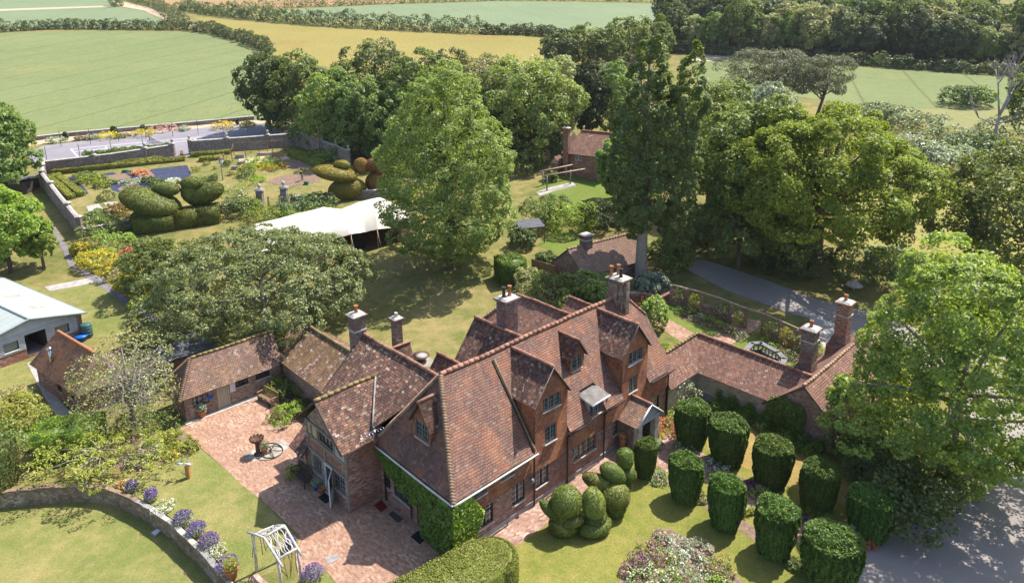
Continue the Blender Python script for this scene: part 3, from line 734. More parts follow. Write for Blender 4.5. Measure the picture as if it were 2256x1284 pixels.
# ================================================================== GROUND AND FIELDS
def ground_outline():
    wallpx = [(-60, 1100), (0, 1088), (60, 1080), (120, 1075), (180, 1073), (240, 1078), (290, 1100), (335, 1124), (385, 1160), (430, 1202), (470, 1244), (505, 1284), (540, 1330)]
    return [gz(x, y, 0.0) for x, y in wallpx]
RW = ground_outline()                                   # the curved retaining wall above the lower lawn
LOW = -1.0
big = [Vector((-420, 640, 0)), Vector((-420, RW[0].y, 0)), Vector((RW[0].x - 6, RW[0].y, 0))] + RW + [Vector((RW[-1].x + 1.5, 24, 0)), Vector((420, 24, 0)), Vector((420, 640, 0))]
sheet("ground", [(p.x, p.y) for p in big], 0.0, "ground_grass")
low = [Vector((RW[0].x - 10, RW[0].y + 0.2, 0))] + [p + Vector((0.25, 0.2, 0)) for p in RW] + [Vector((RW[-1].x + 1.0, 20, 0)), Vector((RW[0].x - 10, 20, 0))]
sheet("lower_lawn", [(p.x, p.y) for p in low], LOW, "lawn_lower", zf=0.0)
psheet("wheat_field", [(-300, 90), (0, 74), (200, 68), (420, 71), (470, 77), (520, 91), (566, 112), (610, 140), (660, 250), (545, 270), (400, 280), (230, 295), (0, 320), (-300, 360)], 0.02, "field_wheat_green")
psheet("upper_green_field", [(-300, 72), (-300, -30), (244, -30), (250, 16), (312, 24), (352, 42), (366, 56), (300, 60), (0, 66)], 0.02, "field_glaucous")
psheet("field_track", [(-300, 34), (-300, 30), (0, 21), (245, 13), (246, 16), (0, 25)], 0.05, "track_earth")
psheet("tan_field", [(290, -30), (960, -30), (860, 8), (560, 21), (400, 15), (322, 6)], 0.02, "field_tan")
psheet("yellow_field", [(425, 37), (640, 57), (900, 71), (1260, 82), (1330, 140), (1000, 170), (640, 140), (570, 104), (480, 70)], 0.02, "field_yellow")
psheet("pale_green_field", [(545, 28), (700, 18), (850, 11), (1100, 3), (1475, 9), (1470, 64), (1380, 66), (1230, 70), (1060, 64), (870, 52), (660, 36)], 0.02, "field_glaucous")
psheet("stubble_strip", [(900, -30), (1530, -30), (1500, 6), (1100, 1), (870, 8)], 0.015, "field_yellow")
psheet("farm_track", [(246, 2), (262, 14), (318, 24), (360, 44), (400, 52), (425, 62), (440, 66), (425, 48), (380, 36), (330, 18), (275, 5)], 0.03, "track_earth")
psheet("right_field", [(1520, 150), (1540, 118), (1620, 124), (1700, 132), (1880, 148), (2160, 166), (2330, 175), (2330, 232), (2170, 236), (2010, 242), (1860, 228), (1700, 205), (1540, 190)], 0.02, "field_wheat_green")
psheet("field_margin", [(1515, 135), (1535, 112), (1640, 122), (1560, 136)], 0.03, "track_earth")
psheet("meadow_strip", [(1980, 243), (2180, 236), (2330, 232), (2330, 290), (2040, 280)], 0.022, "field_meadow")
psheet("paddock", [(1860, 385), (2140, 383), (2330, 378), (2330, 640), (1960, 606), (1860, 520)], 0.02, "paddock")
psheet("back_lawn", [(560, 500), (900, 455), (1100, 520), (1180, 600), (1130, 660), (1090, 720), (1040, 790), (930, 850), (800, 780), (700, 740), (640, 700)], 0.02, "lawn_back")
psheet("side_lawn", [(40, 620), (110, 640), (200, 610), (235, 640), (300, 690), (380, 720), (300, 735), (200, 745), (150, 690)], 0.02, "lawn_lower")
psheet("barn_lawn", [(-60, 800), (-60, 960), (60, 880), (85, 800), (60, 795)], 0.02, "lawn_lower")
psheet("cottage_lawn", [(1180, 420), (1220, 375), (1300, 380), (1420, 470), (1330, 470), (1230, 440)], 0.02, "lawn_green")
psheet("lodge_lawn", [(1185, 540), (1215, 505), (1290, 515), (1300, 545), (1230, 560)], 0.02, "lawn_green")
psheet("rose_garden_lawn", [(1440, 680), (1480, 655), (1650, 735), (1560, 800), (1490, 760)], 0.022, "lawn_green")
psheet("rose_garden_lawn", [(1600, 760), (1670, 735), (1780, 790), (1830, 860), (1700, 860)], 0.022, "lawn_green")
# drive
psheet("drive", [(1505, 590), (1540, 570), (1600, 588), (1700, 622), (1800, 660), (1920, 690), (2010, 720), (2100, 760), (2330, 790), (2330, 1400), (1800, 1400), (1862, 1290), (1920, 1200), (2050, 1130), (2120, 1040), (2150, 930), (2080, 860), (1960, 760), (1900, 735), (1740, 690), (1600, 640)], 0.03, "asphalt")
psheet("drive_turning", [(1780, 690), (1900, 735), (1980, 790), (1900, 800), (1800, 760)], 0.035, "gravel_path")
psheet("verge", [(1500, 560), (1540, 560), (1640, 590), (1800, 645), (1980, 680), (1990, 620), (1700, 560), (1560, 520)], 0.018, "verge_rough")
# front garden
sheet("front_lawn", [Hs(u, v)[:2] for u, v in ((-12, -1.7), (8.0, -1.7), (13.5, -1.2), (18.2, -1.2), (18.2, -20), (6, -26), (-12, -14))], 0.012, "lawn_front", zf=0.0)
psheet("dry_lawn", [(1540, 905), (1600, 890), (1690, 940), (1800, 1010), (1890, 1080), (1880, 1120), (1780, 1080), (1700, 1060), (1600, 1010), (1560, 990)], 0.016, "lawn_dry", z=0.0)
psheet("upper_lawn", [(430, 980), (400, 1000), (350, 1030), (300, 1050), (270, 1080), (310, 1110), (380, 1160), (440, 1210), (520, 1290), (600, 1260), (660, 1190), (575, 1100), (500, 1035)], 0.012, "lawn_lower", z=0.0)
psheet("corner_lawn", [(660, 1300), (672, 1256), (713, 1251), (760, 1310)], 0.013, "lawn_lower", z=0.0)
psheet("kitchen_garden", [(104, 398), (380, 356), (650, 328), (770, 372), (890, 425), (640, 440), (420, 470), (190, 515)], 0.02, "lawn_back")
# paving
CY = [gz(*p) for p in ((397, 944), (437, 981), (484, 1022), (542, 1076), (577, 1101), (619, 1140), (661, 1181), (650, 1215), (660, 1290), (672, 1256), (713, 1251), (750, 1295), (760, 1330))]
sheet("courtyard", [(p.x, p.y) for p in CY] + [Hs(u, v)[:2] for u, v in ((-14, -4), (-5.95, 0.1), (-5.95, 13), (-4.4, 16), (-4.4, 24.8))], 0.020, "paving_brick", zf=0.0, ang=HA + PI / 2)
sheet("front_path", [Hs(u, v)[:2] for u, v in ((-9, -1.75), (9.0, -1.75), (9.0, 0.1), (-9, 0.1))], 0.018, "paving_path", zf=0.0)
psheet("yew_path", [(1440, 990), (1470, 955), (1530, 985), (1640, 1060), (1740, 1125), (1830, 1180), (1925, 1200), (1870, 1290), (1840, 1290), (1800, 1225), (1700, 1150), (1600, 1090), (1540, 1050), (1470, 1040), (1400, 1000)], 0.024, "paving_path", z=0.0)
psheet("paving_edge", [(1908, 1195), (1925, 1203), (1866, 1300), (1848, 1296)], 0.045, "brick_mixed", z=0.0)
psheet("brick_walk", [(1405, 690), (1450, 690), (1530, 735), (1570, 742), (1640, 700), (1690, 712), (1600, 765), (1560, 790), (1480, 740)], 0.03, "paving_brick")
psheet("paving_slab_patch", [(535, 1000), (572, 985), (625, 968), (640, 985), (600, 1010), (555, 1018)], 0.026, "flagstone", z=0.0)
psheet("gravel_path", [(98, 632), (200, 612), (262, 592), (275, 598), (215, 622), (110, 642)], 0.03, "gravel_path")
psheet("tarmac_path", [(92, 490), (112, 488), (150, 545), (165, 580), (235, 625), (300, 670), (370, 712), (380, 722), (352, 718), (270, 668), (205, 620), (152, 588), (138, 552)], 0.034, "path_dark")
psheet("barn_yard", [(60, 800), (85, 790), (130, 880), (170, 925), (130, 925), (95, 870)], 0.026, "gravel_path")
psheet("tennis_court", [(60, 345), (92, 322), (250, 303), (560, 270), (660, 300), (655, 315), (420, 345), (100, 375)], 0.03, "asphalt_court")
psheet("court_margin", [(30, 330), (90, 306), (560, 266), (690, 262), (690, 270), (560, 274), (90, 318)], 0.026, "track_earth")
def court_line(a, b, wd=0.12):
    p, q = G(*a), G(*b); d = (q - p); d.z = 0; d.normalize(); s = Vector((-d.y, d.x, 0)) * wd
    sheet("court_line", [(x.x, x.y) for x in (p - s, q - s, q + s, p + s)], 0.042, "line_white")
court_line((156, 329), (494, 298)); court_line((156, 329), (174, 349)); court_line((494, 298), (512, 309)); court_line((162, 335), (500, 303))
court_line((232, 324), (250, 341)); court_line((428, 306), (446, 318))

# ================================================================== THE MANOR HOUSE
house = thing("manor_house", "rambling red brick and tile manor house with many gabled roofs and tall chimneys", "house", Hs(4, 3))
RS = 1.346                                              # pitch of the main roof
def rz_(v): return 3.85 + RS * (v + 0.3)
w = MH()
Tf = frame(Hs(-6.1, 0), HU, -HV); X = lambda u: u + 6.1
low_ops = [(X(-4.9), X(-3.25), .78, 2.1), (X(-1.72), X(-.65), .86, 2.25), (X(.34), X(1.45), 1.0, 2.25), (X(3.88), X(6.13), 1.12, 2.3), (X(8.02), X(8.55), 1.15, 2.2), (X(9.4), X(10.4), 0.05, 2.1), (X(12.87), X(13.55), 1.05, 2.05)]
wallpanel(w, Tf, 20.6, 2.35, low_ops, "brick_house", z0=-0.3)
w.box(-6.14, 14.5, -0.07, 0, -0.3, 0.32, "stone_grey")
Tu = frame(Hs(-6.1, -0.06), HU, -HV)
up_ops = [(X(-4.73), X(-3.78), 3.06, 3.6), (X(-2.7), X(-1.65), 3.16, 3.74), (X(1.08), X(2.12), 3.75, 4.93), (X(.88), X(2.45), 6.05, 6.95), (X(5.4), X(6.7), 3.72, 4.95), (X(9.6), X(10.55), 3.77, 4.98), (X(9.42), X(11.0), 5.96, 6.9)]
wallpanel(w, Tu, 20.6, 3.9, up_ops, "tile_hung", z0=2.35)
w.box(-6.1, 14.5, -0.075, 0, 2.30, 2.349, "tile_hung")
w.build("front_wall", house, wob=1.5)
bays = MH()
for u0, u1 in ((0.2, 3.1), (8.8, 11.7)):
    um = (u0 + u1) / 2; Tb = frame(Hs(u0, -0.06), HU, -HV)
    wallpanel(bays, Tb, u1 - u0, 6.95, [(a - u0 - 6.1, b - u0 - 6.1, c, d) for a, b, c, d in up_ops], "tile_hung", z0=3.9)
    bays.poly([(u0, -0.06, 6.95), (u1, -0.06, 6.95), (um, -0.06, 8.78)], "tile_hung")
    for u in (u0 + .001, u1 - .001): bays.poly([(u, -0.06, 3.9), (u, -0.06, 7.0), (u, 2.2, 7.0)], "tile_hung")
bays.build("bay_wall", house, wob=1.5)
e = MH()
Te = frame(Hs(-6.1, 7.3), -HV, -HU)
end_ops = [(7.3 - 3.6, 7.3 - 2.8, 0.02, 1.95), (7.3 - 5.95, 7.3 - 4.15, 0.85, 1.75), (7.3 - 6.95, 7.3 - 6.3, 0.95, 1.75)]
wallpanel(e, Te, 7.3, 3.9, end_ops, "brick_house", z0=-0.3)
e.poly([(14.5, 0, -.3), (14.5, 7.2, -.3), (14.5, 7.2, 3.9), (14.5, 4.85, 7.3), (14.5, 2.35, 7.3), (14.5, 0, 3.9)], "tile_hung")
e.poly([(-6.1, 7.2, -.3), (14.5, 7.2, -.3), (14.5, 7.2, 3.9), (-6.1, 7.2, 3.9)], "brick_house")
e.build("side_wall", house, wob=1.5)
# main roof: front slope in strips between the bays, back slope, hips
r = MH(); TH = 0.11
br = [-6.4, 0.15, 3.15, 5.3, 6.8, 8.75, 11.75, 14.8]; lowv = [-.3, 1.6, -.3, 0.85, -.3, 1.6, -.3]
for i, lv in enumerate(lowv):
    a, b = br[i], br[i + 1]
    if i == 0: q = [(a, lv, rz_(lv)), (b, lv, rz_(lv)), (b, 3.6, 9.1), (-4.0, 3.6, 9.1)]
    elif i == 6: q = [(a, lv, rz_(lv)), (b, lv, rz_(lv)), (b, 2.35, rz_(2.35)), (13.4, 3.6, 9.1), (a, 3.6, 9.1)]
    else: q = [(a, lv, rz_(lv)), (b, lv, rz_(lv)), (b, 3.6, 9.1), (a, 3.6, 9.1)]
    r.slab(q, TH, "tile_house", "timber_dark")
r.slab([(-6.4, 7.5, 3.85), (14.8, 7.5, 3.85), (14.8, 4.85, rz_(2.35)), (13.4, 3.6, 9.1), (-4, 3.6, 9.1)], TH, "tile_house")
r.slab([(14.8, 2.35, rz_(2.35)), (14.8, 4.85, rz_(2.35)), (13.4, 3.6, 9.1)], TH, "tile_house")
r.slab([(-6.4, -.3, 3.85), (-4, 3.6, 9.1), (-6.4, 7.5, 3.85)], TH, "tile_house", "timber_dark")
for u0, u1 in ((0.2, 3.1), (8.8, 11.7)):                # bay roofs
    um = (u0 + u1) / 2
    for s, ue in ((-1, u0 - .2), (1, u1 + .2)):
        r.slab([(ue, -.2, 6.74), (um, -.2, 8.88), (um, 3.6, 8.88), (ue, 1.92, 6.74)], 0.09, "tile_wing", "timber_dark")
roof = r.build("roof", house, wob=1.2)
def ridge_run(mb, a, b, rad, mat, step=0.42):
    a, b = Vector(a), Vector(b); n = max(2, int((b - a).length / step))
    for i in range(n):
        p, q = a.lerp(b, i / n), a.lerp(b, (i + 0.93) / n)
        mb.tube([p, q], [rad, rad * 0.9], mat, 8)
def ridges(parent, runs, T=Hs):
    for a, b, rad, mat, st in runs:
        q = MB(lambda p: T(p.x, p.y, p.z)); ridge_run(q, a, b, rad, mat, st); q.build("ridge_tiles", parent, wob=2.0 if T is Hs else 0)
ridges(roof, [((-4, 3.6, 9.12), (13.4, 3.6, 9.12), 0.15, "ridge_clay", .42), ((1.65, -.2, 8.9), (1.65, 3.5, 8.9), 0.13, "ridge_clay", .42), ((10.25, -.2, 8.9), (10.25, 3.5, 8.9), 0.13, "ridge_clay", .42), ((13.4, 3.6, 9.1), (14.8, 2.35, rz_(2.35)), 0.11, "ridge_clay", .42)])
for a, b in (((-6.42, -.32, 3.86), (-4, 3.6, 9.12)), ((-6.42, 7.52, 3.86), (-4, 3.6, 9.12))):
    a, b = Vector(a), Vector(b); n = 44; hp = MH()
    for i in range(n):
        p, q = a.lerp(b, i / n), a.lerp(b, (i + 1.0) / n); hp.tube([p + Vector((0, 0, 0.0)), q + Vector((0, 0, -0.10))], [0.19, 0.09], "hip_clay", 8)
    hp.build("hip_tiles", roof, wob=2.0)
for u0, u1 in ((0.2, 3.1), (8.8, 11.7)):
    bd = MH(); um = (u0 + u1) / 2; bd.tube([(u0 - .2, -.21, 6.70), (um, -.21, 8.84), (u1 + .2, -.21, 6.70)], 0.032, "timber_grey", 6); bd.build("barge_board", roof, wob=2.0)
# flat-roofed window breaking the eaves
fd = MH()
fd.slab([(5.15, -.42, 4.98), (6.95, -.42, 4.98), (6.95, 0.95, 5.22), (5.15, 0.95, 5.22)], 0.1, "flat_felt", "paint_white")
for u in (5.33, 6.77): fd.poly([(u, -.06, 3.9), (u, -.06, 5.0), (u, 0.9, 5.15), (u, 0.6, 4.9)], "plaster_grey")
fd.tube([(5.12, -.45, 4.93), (6.98, -.45, 4.93)], 0.055, "paint_white", 6)
fd.build("flat_roof_dormer", house, wob=1.5)
# small gabled dormer on the front slope
def dormer(face, name="dormer"):
    d = MB(face["T"]); w_, s_, e_, a_, dep = face["w"], face["s"], face["e"], face["a"], face["d"]
    wallpanel(d, face["T"], w_, e_, [(0.2, w_ - 0.2, s_ + 0.12, e_ - 0.1)], "tile_hung", z0=s_, rev=0.1)
    d.poly([(0, 0, e_), (w_, 0, e_), (w_ / 2, 0, a_ - .05)], "tile_hung")
    for x in (0.0, w_): d.poly([(x, 0, s_ - .1), (x, 0, e_ + .05), (x, -dep, e_ + .05)], "tile_hung")
    do = d.build(name, house, wob=1.5)
    rr = MB(face["T"]); ov = 0.2; sl = (a_ - e_) / (w_ / 2)
    for x in (-ov, w_ + ov):
        rr.slab([(x, .2, e_ - ov * sl), (w_ / 2, .2, a_), (w_ / 2, -face["rd"], a_), (x, -dep, e_ - ov * sl)], 0.08, face.get("mat", "tile_wing"), "timber_dark")
    rr.tube([(w_ / 2, .22, a_ + .02), (w_ / 2, -face["rd"], a_ + .02)], 0.1, "ridge_clay", 8)
    rr.build("dormer_roof", do, wob=1.5)
    window(do, face["T"], 0.2, w_ - 0.2, s_ + 0.12, e_ - 0.1, 2, glass="glass_leaded", rec=0.06, deep=False)
dormer(dict(T=frame(Hs(5.2, 1.6), HU, -HV), w=1.45, s=6.3, e=7.55, a=8.6, d=1.05, rd=1.7))
dormer(dict(T=frame(Hs(-5.6, 4.3), -HV, -HU), w=1.7, s=5.5, e=6.85, a=8.1, d=0.9, rd=1.4))
# windows of the front
for (a, b, c, d), n, tr in zip([low_ops[i] for i in (0, 1, 2, 3, 4, 6)], (3, 2, 2, 4, 1, 1), (1, 0, 0, 0, 0, 0)):
    window(house, Tf, a, b, c, d, n, glass="glass_panes", trans=tr, fm="timber_dark" if n != 4 else "timber_brown")
for (a, b, c, d), n in zip(up_ops, (2, 3, 2, 3, 3, 2, 3)):
    window(house, Tu, a, b, c, d, n, fm="timber_grey", glass="glass_leaded")
for (a, b, c, d), n in zip(end_ops[1:], (3, 2)): window(house, Te, a, b, c, d, n, fm="timber_dark")
dr = MB(Te); a, b, c, d = end_ops[0]; dr.box(a, b, -.12, -.06, c, d, "timber_dark"); dr.build("door", house)
# gutters and rainwater pipes
for u0, u1, v, z in ((-6.45, 0.1, -.42, 3.80), (3.2, 5.2, -.42, 3.80), (6.9, 8.7, -.42, 3.8), (11.8, 14.8, -.42, 3.80)): gt = MH(); gt.tube([(u0, v, z), (u1, v, z)], 0.06, "gutter_white" if u0 < 0 else "iron_black", 6); gt.build("gutter", house, wob=2.0)
gt = MH(); gt.tube([(-6.52, -.4, 3.80), (-6.52, 7.2, 3.80)], 0.06, "gutter_white", 6)
gt.build("gutter", house, wob=2.0)
for u in (0.05, 3.12, 6.85, 14.45):
    dp = MH(); dp.tube([(u, -.36, 3.7), (u, -.13, 3.45), (u, -.13, 0.05)], 0.055, "iron_black", 6); dp.build("downpipe", house)
for v in (6.75, 4.05):
    dp = MH(); dp.tube([(-6.45, v, 3.7), (-6.2, v, 3.4), (-6.2, v, 0.3 if v < 5 else 0.05)], 0.055, "iron_black", 6); dp.build("downpipe", house)
pp = MH(); pp.tube([(-.02, 3.3, 8.78), (-.02, -.25, 3.98)], 0.075, "timber_brown", 6); pp.tube([(-.14, 3.3, 8.74), (-.14, -.25, 3.96)], 0.05, "iron_black", 6); pp.build("roof_pipe", house, wob=2.0)
# porch
po = MH()
po.poly([(8.8, -1.5, 0), (8.8, 0, 0), (8.8, 0, 2.3), (8.8, -1.5, 2.3)], "brick_mixed"); po.poly([(11.1, -1.5, 0), (11.1, 0, 0), (11.1, 0, 2.3), (11.1, -1.5, 2.3)], "brick_mixed")
for u in (8.76, 10.72): po.box(u, u + .42, -1.62, -1.2, 0, 2.25, "stone_pale")
po.box(8.7, 11.2, -1.66, -1.45, 2.2, 2.42, "plaster_grey")
po.poly([(8.7, -1.56, 2.4), (11.2, -1.56, 2.4), (9.95, -1.56, 3.42)], "plaster_grey")
for ue in (8.45, 11.45): po.tube([(ue, -1.74, 2.3), (9.95, -1.74, 3.5)], 0.06, "paint_white", 6)
po.box(8.9, 11.0, -1.6, 0, 0.0, 0.09, "flagstone")
porch = po.build("porch", house)
pr = MH()
for ue in (8.42, 11.48): pr.slab([(ue, -1.75, 2.28), (9.95, -1.75, 3.52), (9.95, 0.02, 3.52), (ue, 0.02, 2.28)], 0.08, "tile_outbuilding", "timber_dark")
pr.tube([(9.95, -1.77, 3.54), (9.95, 0.05, 3.54)], 0.11, "ridge_clay", 8)
pr.build("porch_roof", porch)
dd = MB(Tf); a, b, c, d = low_ops[5]; dd.box(a, b, -.13, -.06, c, d, "timber_dark"); dd.build("door", house)
# ---- timber-framed gabled wing on the courtyard
g = MH(); Tg = frame(Hs(-8.4, 12.3), -HV, -HU); gx = lambda v: 12.3 - v
g_ops = [(gx(10.3), gx(9.3), 0.03, 2.1), (gx(9.25), gx(7.75), 0.9, 2.1), (gx(11.7), gx(10.45), 0.75, 1.95), (gx(10.7), gx(8.8), 3.42, 4.2)]
wallpanel(g, Tg, 5.0, 2.3, g_ops[:3], "brick_mixed", z0=-.3); wallpanel(g, Tg, 5.0, 3.3, [], "brick_red", z0=2.3); wallpanel(g, Tg, 5.0, 4.3, g_ops[3:], "plaster_cream", z0=3.3)
g.poly([(-8.4, 7.3, 4.3), (-8.4, 12.3, 4.3), (-8.4, 9.85, 6.55)], "brick_mixed")
Tn = frame(Hs(-8.4, 7.3), HU, -HV); wallpanel(g, Tn, 2.3, 4.45, [], "brick_red", z0=-.3)
g.poly([(-8.4, 12.3, -.3), (-6.1, 12.3, -.3), (-6.1, 12.3, 4.5), (-8.4, 12.3, 4.5)], "brick_mixed")
gw = g.build("gable_wing_wall", house, wob=1.5)
tb = MB(Tg)
for v in (12.2, 10.38, 7.42): tb.box(gx(v) - .11, gx(v) + .11, 0.0, 0.07, 0, 2.25, "timber_grey")
for v in (12.2, 10.0, 7.42): tb.box(gx(v) - .09, gx(v) + .09, 0.0, 0.068, 2.4, 3.22, "timber_grey")
for v in (12.2, 11.6, 10.78, 8.72, 7.42): tb.box(gx(v) - .08, gx(v) + .08, 0.0, 0.066, 3.36, 4.28, "timber_grey")
for z in (2.25, 3.24, 4.26): tb.box(0, 5.0, 0.0, 0.09, z, z + .15, "timber_grey")
tb.box(gx(8.72), gx(7.42), 0.0, 0.03, 3.36, 4.26, "plaster_grey")
for ve in (7.0, 12.75): tb.tube([(gx(ve), .48, 4.33), (gx(9.9), .48, 6.68)], 0.06, "timber_dark", 6)
tb.build("timber_frame", gw)
window(house, Tg, *g_ops[3], 4, fm="timber_dark", glass="glass_leaded", sill=None); window(house, Tg, *g_ops[2], 4, fm="timber_grey", glass="glass_leaded"); window(house, Tg, *g_ops[1], 2, fm="timber_grey", glass="glass_panes")
df = MB(Tg); x0, x1 = g_ops[0][:2]
for a, b in ((x0, x0 + .1), (x1 - .1, x1)): df.box(a, b, -.08, .03, 0.03, 2.1, "paint_white")
df.box(x0 + .1, x1 - .1, -.08, .03, 2.0, 2.1, "paint_white"); df.box(x0 + .1, x1 - .1, -.14, -.1, 0.03, 2.0, "glass_dark"); df.box(x0, x1, -.1, .18, 0, 0.07, "stone_pale")
dfo = df.build("door_frame", house)
hinge = Hs(-8.46, 9.28); Tl = frame(hinge, (Hs(-9.1, 8.5) - hinge), HV * 0.6 - HU * 0.8)
dl = MB(Tl); dl.box(0, 1.0, -.03, .03, 0.05, 2.02, "paint_white"); dl.box(0.12, 0.88, -.035, -.031, 1.0, 1.9, "glass_dark"); dl.box(.2, .8, .031, .036, .85, .95, "mat_black"); dl.box(.3, .7, .031, .036, 1.5, 1.58, "mat_black"); dl.build("door_leaf", house)
wr = MH()
wr.slab([(-8.85, 7.0, 4.36), (-6.0, 7.0, 4.36), (-4.2, 9.9, 6.75), (-8.85, 9.9, 6.75)], .1, "tile_wing", "timber_dark")
wr.slab([(-8.85, 12.8, 4.36), (-5.9, 12.8, 4.36), (-4.2, 9.9, 6.75), (-8.85, 9.9, 6.75)], .1, "tile_wing", "timber_dark")
wr.slab([(-3.05, 4.5, 8.0), (-3.05, 13.6, 8.0), (-6.45, 13.6, 4.94), (-6.45, 7.3, 4.94)], .11, "tile_wing", "timber_dark")
wr.slab([(-3.05, 4.5, 8.0), (-3.05, 13.6, 8.0), (0.35, 13.6, 4.94), (0.35, 5.6, 4.94)], .11, "tile_wing")
wr.slab([(-9.1, 12.0, 1.85), (-9.1, 13.75, 1.85), (-7.2, 13.75, 3.55), (-7.2, 12.35, 3.55)], .09, "tile_wing", "timber_dark")
wr.slab([(-7.2, 12.2, 3.55), (-7.2, 13.75, 3.55), (-6.2, 13.75, 4.45), (-6.2, 12.2, 4.45)], .09, "tile_wing")
wroof = wr.build("wing_roof", house, wob=1.2)
ridges(wroof, [((-8.88, 9.9, 6.78), (-4.4, 9.9, 6.78), .13, "ridge_moss", .42), ((-3.05, 4.6, 8.03), (-3.05, 13.62, 8.03), .14, "ridge_clay", .42)])
wt = MH()
wt.tube([(-4.5, 9.88, 6.79), (-6.42, 7.45, 5.0)], .06, "stone_grey", 6)
wt.build("valley_lead", wroof, wob=2.0)
ww = MH()
ww.poly([(-6.1, 12.3, -.3), (-6.1, 13.4, -.3), (-6.1, 13.4, 5.0), (-6.1, 12.3, 5.0)], "brick_mixed")
ww.poly([(-6.2, 13.4, -.3), (0.1, 13.4, -.3), (0.1, 13.4, 4.95), (-3.05, 13.4, 7.85), (-6.2, 13.4, 4.95)], "brick_mixed")
ww.poly([(0.1, 7.2, -.3), (0.1, 13.4, -.3), (0.1, 13.4, 5.0), (0.1, 7.2, 5.0)], "brick_mixed")
ww.box(-8.65, -6.2, 12.32, 13.6, -.3, 2.1, "brick_red"); ww.poly([(-8.65, 13.6, 2.1), (-7.2, 13.6, 3.4), (-6.2, 13.6, 4.3), (-6.2, 13.6, 2.1)], "brick_red"); ww.poly([(-8.65, 12.33, 2.1), (-7.2, 12.33, 3.4), (-7.2, 12.33, 2.1)], "brick_red")
ww.build("wing_wall", house, wob=1.5)
# ---- rear wings
ra = MH()
for s, ue in ((-1, .5), (1, 6.8)): ra.slab([(ue, 4.5, 4.35), (3.65, 3.6, 8.5), (3.65, 9.35, 8.5), (ue, 9.35, 4.35)], .1, "tile_wing", "timber_dark")
for ue in (-1.6, 1.8): ra.slab([(ue, 5.0, 4.85), (.1, 5.0, 7.0), (.1, 9.25, 7.0), (ue, 9.25, 4.85)], .1, "tile_wing", "timber_dark")
for s, ue in ((-1, 8.6), (1, 12.6)): ra.slab([(ue, 4.0, 5.2), (10.6, 3.6, 7.4), (10.6, 12.2, 7.4), (ue, 14.2, 5.2)], .1, "tile_range", "timber_dark")
ra.slab([(8.6, 14.2, 5.2), (12.6, 14.2, 5.2), (10.6, 12.2, 7.4)], .1, "tile_range", "timber_dark")
for ue in (12.6, 15.4): ra.slab([(ue, 5.0, 5.3), (14.0, 5.0, 6.9), (14.0, 9.5, 6.9), (ue, 9.5, 5.3)], .1, "tile_range", "timber_dark")
rro = ra.build("rear_roof", house, wob=1.2)
rw = MH()
rw.poly([(.7, 9.2, -.3), (6.6, 9.2, -.3), (6.6, 9.2, 4.5), (3.65, 9.2, 8.4), (.7, 9.2, 4.5)], "brick_mixed"); rw.poly([(-1.4, 9.1, -.3), (1.6, 9.1, -.3), (1.6, 9.1, 5), (.1, 9.1, 6.9), (-1.4, 9.1, 5)], "brick_mixed")
rw.box(8.8, 12.4, 7.2, 14.0, -.3, 5.2, "brick_mixed"); rw.box(.7, 6.6, 7.2, 9.19, -.3, 4.3, "brick_mixed"); rw.box(12.41, 15.2, 7.2, 9.3, -.3, 5.2, "brick_mixed")
rw.build("rear_wall", house, wob=1.5)
ridges(rro, [((3.65, 3.7, 8.53), (3.65, 9.37, 8.53), .13, "ridge_clay", .42), ((.1, 5, 7.03), (.1, 9.27, 7.03), .12, "ridge_clay", .42), ((10.6, 4, 7.43), (10.6, 12.2, 7.43), .13, "ridge_clay", .42), ((14, 5, 6.93), (14, 9.5, 6.93), .12, "ridge_clay", .42), ((10.6, 12.2, 7.4), (8.6, 14.2, 5.22), .12, "hip_clay", .25), ((10.6, 12.2, 7.4), (12.6, 14.2, 5.22), .12, "hip_clay", .25)])
# ---- chimneys
def chimney(parent, u0, u1, v0, v1, z0, z1, pots, mat="brick_chimney", cap="stone_pale", base=None, cross=False, Tm=Hs, name="chimney", band=None, potz=0.0):
    c = MB(lambda p: Tm(p.x, p.y, p.z))
    c.box(u0, u1, v0, v1, z0, z1 - .35, mat)
    if cross:
        c.box(u0 - .22, u1 + .22, v0 + .3, v1 - .3, z0, z1 - .36, mat); c.box(u0 + .3, u1 - .3, v0 - .22, v1 + .22, z0, z1 - .355, mat)
    o = .09
    for k, (zz, hh) in enumerate(((z1 - .35, .11), (z1 - .24, .11))): oo = o * (k + 1) - .02; c.box(u0 - oo, u1 + oo, v0 - oo, v1 + oo, zz, zz + hh, mat)
    c.frust(u0 - o, u1 + o, v0 - o, v1 + o, z1 - .13, u0 + .06, u1 - .06, v0 + .06, v1 - .06, z1, cap)
    if band: c.box(u0 - .06, u1 + .06, v0 - .06, v1 + .06, band, band + .12, cap)
    if base: c.box(*base, mat)
    c.box(u0 - .1, u1 + .1, v0 - .1, v1 + .1, z0 + .0, z0 + .0 + .02, "lead")
    co = c.build(name, parent)
    for pu, pv, hh, pm in pots:
        p = MB(lambda q: Tm(q.x, q.y, q.z)); p.lathe([(.13, 0), (.155, .05), (.125, .1), (.115, hh - .12), (.16, hh - .08), (.15, hh), (.10, hh), (.09, hh - .1)], pm, (pu, pv, z1 - .03 + potz), 12); p.build("chimney_pot", co)
    return co
chimney(house, -3.75, -2.88, 13.42, 14.25, 6.3, 9.6, [(-3.3, 13.85, .55, "terracotta")], band=8.3)
cb = MH(); cb.frust(-4.3, -2.4, 13.41, 14.5, 0, -4.2, -2.5, 13.41, 14.45, 5.6, "stone_grey"); cb.frust(-4.2, -2.5, 13.41, 14.45, 5.6, -3.78, -2.86, 13.41, 14.28, 6.6, "stone_grey"); cb.build("chimney_breast", house)
